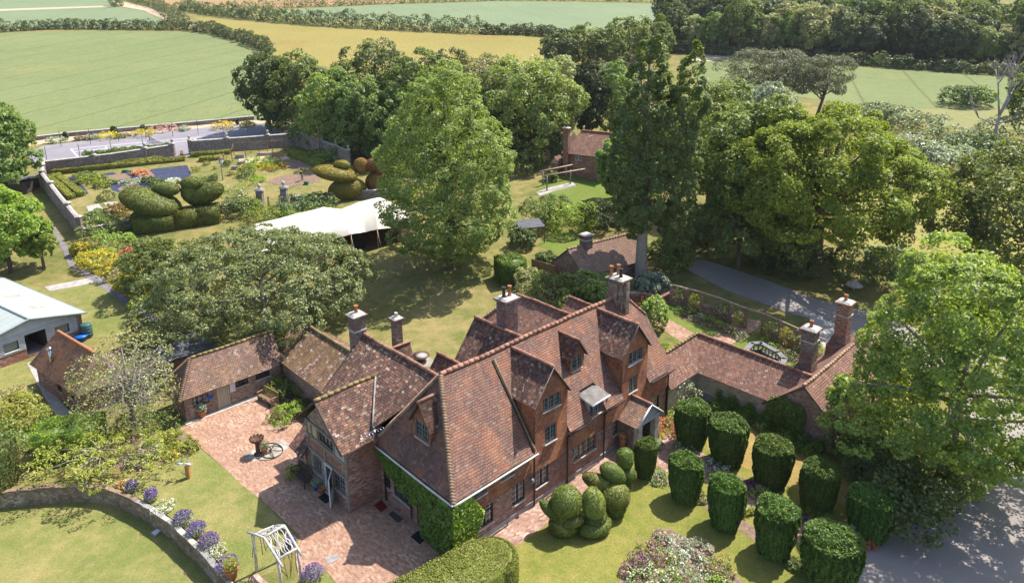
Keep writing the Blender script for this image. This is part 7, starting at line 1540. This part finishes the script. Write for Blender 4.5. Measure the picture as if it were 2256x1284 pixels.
for x, y, wp, hm, mt, fl, fr, lab in ((125, 312, 34, .9, "leaf_silver", "petal_white", .3, "white flowering bush at the left end of the court border"), (205, 306, 24, .9, "leaf_silver", "petal_white", .3, "grey white bush between the two conifers"), (240, 304, 42, 1.0, "leaf_yellow", "petal_yellow", .6, "yellow flowering bush below the taller dark conifer"), (318, 298, 44, 1.0, "leaf_yellow", "petal_yellow", .5, "yellow bush beside the pink flowers"), (362, 287, 46, 1.0, "leaf_mid", "petal_pink", .7, "pink flowering shrub against the field wall"), (407, 287, 22, .8, "leaf_silver", "petal_white", .4, "small white bush right of the pink shrub"), (492, 283, 44, 1.2, "leaf_yellow", "petal_yellow", .85, "bright yellow flowering bush in the court border"), (178, 308, 18, .6, "leaf_thorn", "petal_pink", .3, "low dusty pink plant in the court border"), (545, 280, 30, 1.0, "leaf_thorn", "petal_yellow", .3, "pale yellow bush under the first dark conifer"), (270, 302, 30, .6, "leaf_mid", "leaf_red", .2, "low dark plants left of the yellow bush")):
    VB(x, y, wp, hm, mt, lab, 420, .32, mats2=[fl], frac2=fr)
for x, y, ty, wp, lab in ((145, 309, 290, 9, "dark columnar cypress left of the court border's middle"), (252, 300, 277, 9, "taller dark columnar cypress beside the yellow bush"), (316, 290, 274, 9, "small dark cypress behind the court fence"), (523, 275, 262, 6, "small cypress right of the bright yellow bush")):
    b, h_, R = spot(x, y, ty, wp); o = bush("cypress", lab, "cypress", b, R, h_, "leaf_conifer", 380, .3, rng, "small cypresses by the court", k=3, vert=.5)
p = G(57, 420); t = thing("garden_lean_to", "dark lean-to store with grey roof outside the garden wall", "shed", p); q = MB(); q.box(p.x - 2.2, p.x + 1.2, p.y - 1.5, p.y + 1.5, p.z - .5, p.z + 1.6, "timber_dark"); q.build("wall", t); q = MB(); q.slab([p + Vector(v) for v in ((-2.5, -1.8, 1.6), (1.5, -1.8, 2.2), (1.5, 1.8, 2.2), (-2.5, 1.8, 1.6))], .1, "stone_dark"); q.build("roof", t)
p = G(705, 348); q = MB(); q.tube([p + Vector((0, 0, -.2)), p + Vector((.1, 0, 5.6))], .11, "timber_brown", 8); q.top("telegraph_pole", "tall brown pole standing by the pier topped garden wall", "pole")
# rustic pergola at the far cottage
a, b = G(1205, 420), G(1262, 404); t = thing("timber_pergola", "open timber pergola over the path to the far cottage", "pergola", a); o2 = Vector((-.5, 2.2, .2))
for p in (a, a.lerp(b, .9), a + o2, a.lerp(b, .9) + o2): q = MB(); q.tube([p - Vector((0, 0, .3)), p + Vector((0, 0, 2.2))], .11, "timber_grey", 7); q.build("post", t)
q = MB(); q.tube([a + Vector((-.5, 0, 2.25)), b + Vector((1.8, 0, 2.25))], .1, "timber_pale", 6); q.tube([a + o2 + Vector((-.5, 0, 2.25)), b + o2 + Vector((.6, 0, 2.25))], .1, "timber_pale", 6); q.build("beam", t)
psheet("cottage_path", [(1180, 424), (1215, 412), (1262, 402), (1270, 410), (1225, 420), (1190, 432)], .03, "gravel_path")
p = G(2003, 600); t = thing("field_gate_post", "dark timber post and rail at the paddock corner", "post and rail", p)
q = MB(); q.tube([p, p + Vector((0, 0, 1.5))], .1, "timber_dark", 6); q.build("post", t); q = MB(); q.tube([p + Vector((-.3, 0, 1.45)), p + Vector((1.8, -.5, 1.35))], .07, "timber_dark", 6); q.build("rail", t)
p = G(1880, 640); q = MB(); q.lathe([(.9, .6), (.75, .75), (.2, 1.1), (.03, 1.3)], "bark_dead", tuple(p), 14); q.lathe([(.09, 0), (.09, .7)], "bark_dead", tuple(p), 8); q.top("thatched_shade", "little straw mushroom shade on a post in the rough verge behind the far range chimney", "straw shade")

# ================================================================== TREES
rng = np.random.default_rng(51)
def pxR(b, wpx): return wpx / 2 * (b - Vector((0, 0, CAMZ))).length / FPX
def TR(px, py, ty, wpx, mat, lab, n, leaf, cat="tree", name="broadleaf_tree", **k):
    b, h, R = spot(px, py, ty, wpx); return tree(name, lab, cat, b, h, R, mat, n, leaf, rng, **k)
# great plane tree at the drive, with a dark skirt of shrubs
b = G(2075, 1075); h = hgt_px(b, 2085, 528); R = pxR(b, 430)
bl = []
for i, (px, py, rp) in enumerate(((2085, 598, 72), (2055, 685, 76), (2145, 672, 88), (2008, 772, 80), (2095, 775, 115), (2215, 790, 105), (1968, 850, 76), (2050, 900, 105), (2165, 905, 110), (2275, 890, 105), (1905, 930, 66), (1985, 985, 85), (2080, 1000, 85), (2235, 1010, 56), (1925, 1030, 66), (2175, 985, 50), (1900, 875, 42), (2130, 850, 110))):
    d = ray(px, py); hd = math.hypot(b.x, b.y); f = hd / math.hypot(d.x, d.y) * (1 + .07 * math.sin(i * 2.3)); c = Vector((d.x * f, d.y * f, CAMZ + d.z * f)); r_ = rp * (c - Vector((0, 0, CAMZ))).length / FPX; bl.append((tuple(c - b), (r_, r_, r_ * .85)))
tree("plane_tree", "huge pale green plane tree overhanging the drive at the right edge", "tree", b, h, R, "leaf_plane", 105000, .21, rng, blobs=bl, cl=.62, tr=.5, limbs=22, inner=.08, bark="bark_pale")
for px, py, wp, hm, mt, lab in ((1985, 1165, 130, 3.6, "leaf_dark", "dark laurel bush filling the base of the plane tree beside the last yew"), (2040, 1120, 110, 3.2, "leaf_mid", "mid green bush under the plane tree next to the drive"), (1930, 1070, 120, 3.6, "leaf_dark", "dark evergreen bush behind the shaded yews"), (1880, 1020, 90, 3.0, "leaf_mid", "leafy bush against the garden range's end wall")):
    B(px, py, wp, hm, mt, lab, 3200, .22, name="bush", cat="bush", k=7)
TR(2262, 640, 345, 300, "leaf_oakdark", "big dark green oak at the right edge above the plane tree", 26000, .42, name="oak_tree", z0=.1, k=14, tr=.5)
TR(2315, 330, 105, 150, "leaf_oakdark", "tall tree cut by the right edge behind the dead tree", 9000, .6, z0=.15)
# oak, its dark neighbour, poplar, lime
b, h, R = spot(1792, 604, 230, 400)
tree("oak_tree", "broad spreading oak with yellow green crown and visible pale limbs", "tree", b, h, R, "leaf_oak", 90000, .30, rng, z0=.12, k=24, cl=1.1, tr=.75, limbs=26, lr=.34, squash=.7, bark="bark", inner=.10, fork=.3)
TR(1655, 560, 208, 260, "leaf_oakdark", "dark green oak standing against the left flank of the spreading oak", 26000, .40, name="oak_tree", z0=.08, k=16, tr=.45, lr=.36)
TR(1625, 592, 395, 170, "leaf_mid", "smaller mid green tree at the foot of the dark oak by the drive", 15000, .34, z0=.05, k=10)
TR(1720, 590, 440, 130, "leaf_mid", "small round tree under the spreading oak's left side", 9000, .34, z0=.05)
for px, py, wp, hm, mt, lab in ((1505, 560, 90, 4.2, "leaf_dark", "dark rhododendron right of the poplar trunk"), (1555, 520, 90, 4.0, "leaf_dark", "dark rhododendron behind the drive's upper end"), (1760, 600, 110, 3.2, "leaf_dark", "dark undergrowth left of the oak trunk"), (1900, 608, 120, 3.4, "leaf_dark", "dark undergrowth right of the oak trunk"), (1950, 590, 70, 2.6, "leaf_silver", "silvery bush at the edge of the paddock"), (1690, 585, 70, 2.5, "leaf_dark", "low dark bush on the verge under the oaks"), (1480, 590, 100, 3.3, "leaf_mid", "round laurel bush between poplar and drive"), (1438, 640, 70, 1.9, "leaf_silver", "clipped silvery grey bush above the terrace wall"), (1325, 500, 100, 3.4, "leaf_conifer", "very dark yew bush left of the poplar trunk"), (1390, 490, 60, 3.0, "leaf_conifer", "dark bush directly behind the poplar trunk")):
    B(px, py, wp, hm, mt, lab, 2600, .30, name="bush", cat="bush", k=7)
b = G(1411, 612); h = hgt_px(b, 1425, 52); R = pxR(b, 150)
bl = []
for dx0, dx1, z0_, z1_, rm in ((-12, 10, .30, .95, 36), (46, 88, .27, .87, 32), (-42, -26, .32, .70, 30), (72, 84, .16, .62, 26), (22, 36, .32, .74, 40), (-12, 0, .26, .60, 34)):
    for i in range(9):
        f = i / 8; sc_ = (b - Vector((0, 0, CAMZ))).length / FPX; r = 1.08 * rm * sc_ * min(1, .55 + f * 3, .30 + (1 - f) * 3.2) * rnd.uniform(.85, 1.15)
        bl.append((((dx0 + (dx1 - dx0) * f) * sc_ + rnd.uniform(-.25, .25), rnd.uniform(-1.0, 1.0), h * (z0_ + (z1_ - z0_) * f - .01)), (r, r, h * .085)))
tree("poplar_tree", "tall twin-topped Lombardy poplar with bare lower trunk behind the house", "tree", b, h, R, "leaf_poplar", 105000, .24, rng, blobs=bl, cl=.5, tr=.62, bark="bark_pale", limbs=10, inner=.12, zlo=-1, fork=.25)
b = G(990, 590); h = hgt_px(b, 1000, 152); R = pxR(b, 330); bl = []
for i in range(46):
    f = (i + .5) / 46; z = h * (.10 + .87 * f); w_ = R * .95 * (1 - max(0, f - .30) / .74) ** .42 * min(1, (f + .12) / .3); a = i * 2.4; q_ = rnd.uniform(.35, .75)
    bl.append(((w_ * q_ * math.cos(a), w_ * q_ * math.sin(a), z), (max(.7, w_ * .48), max(.7, w_ * .48), h * .075)))
tree("lime_tree", "large fresh green cone-shaped tree on the back lawn beside the tent", "tree", b, h, R, "leaf_lime", 95000, .25, rng, blobs=bl, cl=.6, tr=.5, limbs=24, inner=.1, zlo=-1)
# dome tree behind the outbuildings
b = G(585, 735); h = hgt_px(b, 590, 520); R = pxR(b, 460)
bl = [((0, 0, h * .5), (R * .8, R * .7, h * .42))]
for i in range(34):
    a = i * 2.4; f = math.sqrt((i + .5) / 34); bl.append(((R * .86 * f * math.cos(a), R * .74 * f * math.sin(a), h * (.30 + .55 * math.sqrt(max(0, 1 - f * f)) * rnd.uniform(.9, 1.08))), (R * .22, R * .22, h * .19)))
tree("dome_tree", "wide dome shaped grey green tree shading the flat-roofed shed", "tree", b, h, R, "leaf_holly", 90000, .21, rng, blobs=bl, cl=.55, tr=.4, limbs=20, inner=.1, zlo=-.9, bark="bark_pale")
TR(345, 640, 530, 130, "leaf_mid", "mid green tree at the left end of the dome tree beside yellow flowers", 9000, .28, z0=.02, k=8)
# thorn tree, cherry, left hand trees
b = G(297, 945); h = hgt_px(b, 285, 745); R = pxR(b, 178)
t = tree("thorn_tree", "sparse lichen grey thorn tree with tangled bare twigs over the cottage roof", "tree", b, h, R, "leaf_thorn", 4600, .17, rng, z0=.05, k=14, cl=.75, tr=.2, bark="bark_pale", limbs=4, inner=.3, jit=1.0)
q = MB()
for i in range(70):
    a = rnd.uniform(0, 2 * PI); el = rnd.uniform(-.1, 1.3); L = R * rnd.uniform(.7, 1.05); z0 = h * rnd.uniform(.25, .6); d = Vector((math.cos(a) * math.cos(el), math.sin(a) * math.cos(el), math.sin(el) * .8)); p0 = Vector((0, 0, z0)); pts_ = [p0 + d * (L * k / 5) + Vector((rnd.uniform(-.2, .2), rnd.uniform(-.2, .2), rnd.uniform(-.15, .15))) * (k > 0) for k in range(6)]
    q.tube([b + p for p in pts_], [.06, .05, .035, .025, .015, .008], "bark_dead", 5)
    for k in (2, 3, 4):
        e_ = pts_[k] + Vector((rnd.uniform(-1, 1), rnd.uniform(-1, 1), rnd.uniform(-.4, .8))).normalized() * rnd.uniform(.5, 1.1); q.tube([b + pts_[k], b + pts_[k].lerp(e_, .5) + Vector((0, 0, .06)), b + e_], [.02, .014, .006], "bark_dead", 4)
q.build("twigs", t)
b = gz(228, 1040, 0); h = 2.4; R = pxR(b, 285); bl = []
for i in range(24):
    a = i * 2.4; f = math.sqrt((i + .5) / 24); bl.append(((R * f * math.cos(a), R * .5 * f * math.sin(a), h * (.62 + .3 * (1 - f) * rnd.uniform(.4, 1) - .12 * f)), (R * .15, R * .13, .22)))
tree("cherry_tree", "low spreading cherry with drooping yellow green branches over the stone wall", "tree", b, h, R, "leaf_yellow", 3600, .20, rng, blobs=bl, cl=.42, tr=.16, limbs=26, inner=.02, bark="bark_pale", asp=.45, fork=.5)
TR(5, 430, 222, 118, "leaf_mid", "dark leafy tree at the left edge by the tennis court", 14000, .45, z0=.02, k=12)
TR(-30, 330, 225, 120, "leaf_mid", "tree cut by the left edge behind the garden wall", 7000, .5, z0=.05)
TR(25, 600, 402, 128, "leaf_bright", "bright green tree on the left above the barn roof", 20000, .33, z0=.02, k=13)
TR(97, 590, 455, 54, "leaf_bright", "small bright green tree beside the dark path", 7000, .3, z0=.02)
# belt of trees behind the lawn
for px, py, ty, wp, mt, n, nm, lab in ((595, 288, 97, 105, "leaf_dark", 11000, "dark_conifer", "dark ragged evergreen at the left end of the tree belt"), (655, 290, 102, 130, "leaf_mid", 11000, "broadleaf_tree", "grey green tree right of the ragged evergreen"), (735, 330, 140, 130, "leaf_lime", 12000, "broadleaf_tree", "bright leafy tree hanging over the garden wall's low end"), (835, 310, 86, 160, "leaf_dark", 14000, "broadleaf_tree", "dark round-topped tree, tallest behind the golden topiary"), (795, 345, 150, 120, "leaf_mid", 10000, "broadleaf_tree", "mid green tree in front of the dark round-topped one"), (915, 330, 108, 150, "leaf_mid", 10000, "broadleaf_tree", "bushy tree to the left of the big cone-shaped tree's top"), (985, 320, 100, 130, "leaf_wood", 9000, "broadleaf_tree", "feathery grey green tree behind the cone-shaped tree's top"), (1060, 330, 110, 150, "leaf_thorn", 10000, "broadleaf_tree", "olive tree behind the cone-shaped tree's right shoulder"), (1160, 350, 118, 210, "leaf_lime", 18000, "broadleaf_tree", "broad pale green tree left of the far cottage"), (1215, 330, 112, 130, "leaf_thorn", 9000, "broadleaf_tree", "brownish green tree topping the pale one by the far cottage"), (870, 350, 180, 130, "leaf_mid", 9000, "broadleaf_tree", "tree filling the gap behind the bronze topiary"), (1085, 350, 190, 140, "leaf_mid", 9000, "broadleaf_tree", "mid green tree between cone-shaped tree and pale tree"), (1292, 320, 113, 80, "leaf_conifer", 8000, "spruce_tree", "dark spruce rising behind the far cottage chimney"), (1345, 310, 132, 100, "leaf_mid", 7000, "broadleaf_tree", "soft green tree between spruce and poplar"), (1362, 448, 285, 98, "leaf_lime", 15000, "broadleaf_tree", "pale green tree in front of the far cottage roof"), (1560, 460, 165, 150, "leaf_lime", 13000, "broadleaf_tree", "light green tree right behind the poplar"), (1600, 350, 175, 110, "leaf_mid", 8000, "broadleaf_tree", "mid green tree under the left pine"), (1680, 300, 182, 110, "leaf_silver", 8000, "broadleaf_tree", "pale grey green rounded tree below the pines")):
    TR(px, py, ty, wp * 1.08, mt, lab, int(n * 1.5), .42 if py < 360 else .34, name=nm, z0=.0, zlo=-.95, k=12, group=None, lr=.4)
for px, py, ty, wp, lab in ((1680, 265, 116, 190, "left Scots pine with flat dark tufts above the dark oak"), (1795, 272, 130, 150, "right Scots pine with bare leaning trunk against the far field")):
    b, h, R = spot(px, py, ty, wp); bl = [((rnd.uniform(-.75, .75) * R, rnd.uniform(-.6, .6) * R, h * rnd.uniform(.55, .95)), (R * .36, R * .36, h * .07)) for i in range(30)]
    tree("pine_tree", lab, "tree", b, h, R, "leaf_pine", 20000, .42, rng, blobs=bl, cl=.9, tr=.35, limbs=14, lean=(R * .3, 0), inner=.05, asp=.3)
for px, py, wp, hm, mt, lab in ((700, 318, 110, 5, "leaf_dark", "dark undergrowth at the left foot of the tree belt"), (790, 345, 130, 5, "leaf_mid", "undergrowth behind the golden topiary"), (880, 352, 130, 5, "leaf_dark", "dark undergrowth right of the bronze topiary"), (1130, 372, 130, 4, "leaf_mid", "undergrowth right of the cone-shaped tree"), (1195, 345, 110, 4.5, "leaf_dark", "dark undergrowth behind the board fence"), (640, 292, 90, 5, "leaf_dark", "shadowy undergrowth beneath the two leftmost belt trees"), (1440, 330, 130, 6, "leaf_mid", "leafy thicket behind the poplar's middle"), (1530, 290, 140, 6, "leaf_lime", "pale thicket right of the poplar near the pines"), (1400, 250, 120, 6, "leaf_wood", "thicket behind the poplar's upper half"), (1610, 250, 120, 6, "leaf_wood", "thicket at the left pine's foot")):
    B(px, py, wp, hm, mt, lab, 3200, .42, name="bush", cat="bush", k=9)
# dead tree
b = G(2183, 335); h = hgt_px(b, 2200, 118); t = thing("dead_tree", "bare dead pinkish grey tree standing in the scrub at the right", "tree", b); q = MB()
def limb(p, d, L, r, k):
    e_ = p + d * L; q.tube([p, p.lerp(e_, .5) + Vector((rnd.uniform(-.1, .1), rnd.uniform(-.1, .1), .05)) * L * .3, e_], [r, r * .8, r * .55], "bark_dead", 6)
    if k:
        for i in range(3 if k > 2 else 2): limb(e_, (d + Vector((rnd.uniform(-.75, .75), rnd.uniform(-.6, .6), rnd.uniform(0, .55)))).normalized(), L * rnd.uniform(.55, .8), r * .55, k - 1)
limb(b, Vector((.06, 0, 1)), h * .38, .38, 5)
for s in (-1, 1): limb(b + Vector((0, 0, h * .28)), Vector((s * .85, 0, .35)).normalized(), h * .2, .14, 3)
q.build("trunk", t)
# scrub at the right
for i, (px, py, wp, hm, mt, lab) in enumerate(((2020, 300, 110, 4, "leaf_scrub", "olive grey scrub bush left of the dead tree"), (2090, 330, 110, 3.5, "leaf_scrub", "grey leaved scrub bush below the dead tree's left limb"), (1990, 345, 100, 3.5, "leaf_silver", "pale grey sallow bush at the paddock's top edge"), (2080, 372, 130, 3.5, "leaf_silver", "long pale grey sallow thicket above the paddock"), (2150, 350, 110, 4, "leaf_dark", "dark bramble bush at the dead tree's foot"), (2220, 320, 120, 4.5, "leaf_scrub", "scrub bush at the right edge behind the dead tree"), (2200, 395, 110, 3.5, "leaf_dark", "dark thicket at the right edge above the paddock"), (1960, 270, 90, 3, "leaf_scrub", "scrub at the meadow's left corner"), (2150, 232, 60, 4, "leaf_mid", "round hedge bush on the meadow edge, right of the pair"), (2110, 232, 60, 4, "leaf_dark", "dark hedge bush on the meadow edge, left of the pair"), (1930, 260, 70, 3, "leaf_scrub", "brownish scrub between oak crown and field"), (2035, 360, 90, 3, "leaf_scrub", "scrub between the two pale thickets"))):
    B(px, py, wp, hm, mt, lab, 1500, .5, name="bush", cat="bush", k=8)
# shrubs between lawn and lodge
for px, py, wp, hm, mt, lab, n in ((1190, 500, 90, 3.6, "leaf_mid", "glossy shrub right of the cone-shaped tree", 2600), (1260, 505, 110, 3.4, "leaf_bright", "yellow tinted laurel above the open shelter", 3000), (1225, 470, 70, 2.6, "leaf_dark", "dark shrub behind the yellow tinted laurel", 1600), (1150, 545, 60, 2.5, "leaf_dark", "dark bush at the cone-shaped tree's foot", 1600), (1205, 590, 50, 1.8, "leaf_dark", "dark bush screening the lodge's left gable", 1800), (1250, 680, 150, 3.2, "leaf_mid", "feathery green conifer behind the rear chimney", 5200), (1310, 668, 110, 3.0, "leaf_lime", "loose yellow green conifer in front of the lodge", 4200), (1185, 680, 90, 2.8, "leaf_thorn", "thin yellowish shrub at the edge of the back lawn", 1800), (1340, 690, 80, 2.6, "leaf_mid", "green shrub left of the far house chimney", 2400), (1285, 640, 70, 1.9, "leaf_mid", "bushy small tree against the lodge roof", 2400), (1160, 640, 50, 2.6, "leaf_thorn", "pale twiggy shrub beside the clipped lawn hedge", 900)):
    B(px, py, wp, hm, mt, lab, n, .28, name="bush", cat="bush", k=8)
hedge("clipped_hedge", "tall clipped hedge block with bright top at the edge of the back lawn", "hedge", [G(1098, 622), G(1150, 612)], 3.0, 2.6, "leaf_ivy", 120, .2, rng, wob=.12, jit=.8)
for px, py, wp, hm, mt, fl, fr, lab in ((225, 520, 80, 2.4, "leaf_mid", "leaf_thorn", .3, "clipped mound at the low end of the garden wall"), (250, 548, 80, 1.9, "leaf_lime", "leaf_bright", .4, "tall bright ornamental grass beside the path"), (215, 585, 70, 1.7, "leaf_yellow", "petal_yellow", .4, "yellow broom-like flowers at the path bend"), (180, 560, 36, 1.5, "leaf_yellow", "petal_yellow", .3, "small yellow flowering bush by the wall corner"), (265, 605, 70, 1.6, "leaf_yellow", "petal_yellow", .3, "yellow ragwort clump above the path crossing"), (300, 640, 80, 1.4, "leaf_yellow", "petal_yellow", .3, "yellow flowering bank below the dome tree"), (335, 680, 80, 1.3, "leaf_yellow", "leaf_mid", .4, "rough yellow green bank beside the dark path"), (262, 480, 50, 2.0, "leaf_topiary_bronze", "leaf_yellow", .3, "tawny yellow shrub in front of the low garden wall"), (215, 495, 50, 1.8, "leaf_dark", "leaf_mid", .3, "dark shrub at the low wall's left end"), (525, 472, 70, 2.2, "leaf_dark", "petal_pink", .06, "rose covered shrub on the low wall left of the gate"), (545, 468, 60, 2.0, "leaf_bright", "leaf_mid", .4, "bright shrub beside the left gate pier"), (580, 478, 90, .9, "leaf_bright", "leaf_mid", .4, "low green border in front of the gate"), (660, 462, 80, 2.0, "leaf_dark", "leaf_scrub", .3, "dark shrub right of the right gate pier"), (705, 455, 80, 1.7, "leaf_dark", "leaf_mid", .3, "dark border shrub below the golden topiary"), (680, 470, 110, .8, "leaf_mid", "leaf_bright", .3, "low green edging behind the tent"), (290, 570, 40, 1.3, "leaf_red", "leaf_rust", .3, "dark red shrub beside the ornamental grass"), (880, 425, 60, 1.8, "leaf_dark", "leaf_red", .3, "dark shrubs between bronze topiary and the cone-shaped tree"), (1215, 398, 30, 1.6, "leaf_mid", "leaf_mid", .1, "shrub by the far cottage porch")):
    B(px, py, wp, hm, mt, lab, 1300, .27, name="bush", cat="bush", k=6, mats2=[fl], frac2=fr)
# ================================================================== FAR HEDGES AND WOOD
def hedgerow(lab, pxs, h, w_, n, mat="leaf_wood", leaf=.75, name="hedgerow", var=.5):
    pts_ = [G(*p) for p in pxs]; bl = []; b0 = pts_[len(pts_) // 2]
    for a, b in zip(pts_[:-1], pts_[1:]):
        L = (b - a).length; k = max(1, int(L / (w_ * .55)))
        for i in range(k):
            p = a.lerp(b, (i + rnd.random() * .6) / k); p.z = T(p.y); hh = h * (1 + var * (rnd.random() - .35) * (1.8 if rnd.random() < .12 else 1)); c = p - b0 + Vector((rnd.uniform(-.2, .2) * w_, rnd.uniform(-.2, .2) * w_, hh * .42)); bl.append((tuple(c), (w_ * .66, w_ * .66, hh * .55)))
    P, N, C = clumps(bl, int(n * 1.8), w_ * .3, rng, .2, -.8, .85)
    o = leaves(name, P + np.array(b0), N, leaf, mat, None, b0, rng); return tag(o, lab, "hedgerow")
hedgerow("long dark hedge along the top of the big green wheat field", [(-200, 86), (0, 71), (120, 64), (250, 65), (400, 66), (470, 73), (540, 94), (595, 116)], 3.2, 2.8, 12000, leaf=.6)
hedgerow("thick dark hedgerow between the yellow field and the pale green field", [(392, 22), (450, 30), (560, 43), (640, 51), (740, 58), (850, 64), (960, 70), (1058, 74)], 4.6, 4.2, 9000)
hedgerow("low patchy hedge at the right end of the yellow field", [(1066, 76), (1140, 76), (1240, 82)], 3.0, 3.6, 2600)
hedgerow("thin far hedge along the top of the pale green field", [(545, 19), (700, 15), (850, 9), (1100, 1), (1300, 2), (1480, 7)], 4.0, 4.5, 6000)
hedgerow("bushes straggling down the farm track at the top left", [(268, -4), (300, 6), (350, 20), (372, 36), (392, 50), (400, 60)], 4.0, 4.0, 3200)
hedgerow("single round bush beside the light farm track", [(255, 12), (258, 16)], 4.5, 4.0, 500)
for px, py, ty, wp, lab in ((1232, 145, 72, 90, "left rounded tree of the clump between yellow field and poplar"), (1285, 148, 60, 100, "second rounded tree in the clump before the poplar"), (1335, 145, 66, 90, "third tree of the clump, half behind the poplar"), (1385, 135, 44, 100, "tallest tree of the clump, right against the poplar top"), (1440, 120, 50, 90, "tree showing between the poplar's two tops"), (1500, 75, 2, 70, "tree at the left end of the far wood")):
    TR(px, py, ty, wp, ("leaf_wood" if px < 1240 else "leaf_mid"), lab, 5200, .7, z0=.02, k=9, tr=.35)
hedgerow("olive thicket below the tree clump left of the poplar", [(1240, 215), (1300, 205), (1400, 195)], 5, 5, 3000, "leaf_scrub")
protos = []
for i in range(5):
    r_ = np.random.default_rng(80 + i); hh = 16 + i % 3; R_ = 5.4 + (i % 2) * .9
    protos.append(tree("wood_tree", "x", "tree", Vector((0, 0, 0)), hh, R_, ("leaf_wood", "leaf_mid", "leaf_wood", "leaf_thorn", "leaf_dark")[i], 8000, .62, r_, z0=.10, k=12, tr=.28, limbs=8, cl=1.1, inner=.12))
first = set(); lab = "broadleaf tree crowded among others in the dark wood along the far right field"
cnt = 0
for row in range(6):
    n_ = 17 + row
    for i in range(n_):
        f = (i + rnd.uniform(-.3, .3)) / (n_ - 1); px = 1478 + f * 850; py = 112 + f * 46
        if row == 0 and abs(f - .56) < .03: continue
        g_ = G(px, py); d = Vector((g_.x, g_.y, 0)).normalized(); p = Vector((g_.x, g_.y, 0)) + d * (row * 9.5 + rnd.uniform(-2, 2)); p.z = T(p.y) - .3
        k = rnd.randrange(5); o = protos[k]; s = rnd.uniform(.8, 1.15) * (.92 if row == 0 else 1)
        if k not in first:
            first.add(k); o.location = p; o.rotation_euler = (0, 0, rnd.uniform(0, 6)); o.scale = (s, s, s * 1.0); o["label"] = lab; o["group"] = "trees of the far wood"
        else: dup(o, p, rnd.uniform(0, 6.28), (s, s, s * rnd.uniform(.85, 1.1)), lab, "trees of the far wood")
hedgerow("undergrowth fringing the front of the far wood", [(1480, 116), (1600, 122), (1750, 132), (1900, 144), (2100, 158), (2330, 172)], 2.6, 3.0, 5000, "leaf_wood")

# ------------------------------------------------------------------ summer haze
q = MB(); q.box(-430, 430, -15, 645, -2.5, 105, "paint_white"); hz = q.build("haze", loc=(0, 0, 0)); hz["kind"] = "stuff"
m = bpy.data.materials.new("haze"); m.use_nodes = True; n = m.node_tree; n.nodes.clear(); o_ = n.nodes.new("ShaderNodeOutputMaterial"); v_ = n.nodes.new("ShaderNodeVolumePrincipled")
v_.inputs["Color"].default_value = (0.86, 0.92, 1.0, 1); v_.inputs["Density"].default_value = 0.00009; v_.inputs["Anisotropy"].default_value = 0.2; n.links.new(v_.outputs[0], o_.inputs["Volume"])
hz.data.materials.clear(); hz.data.materials.append(m)
cy.volume_bounces = 0
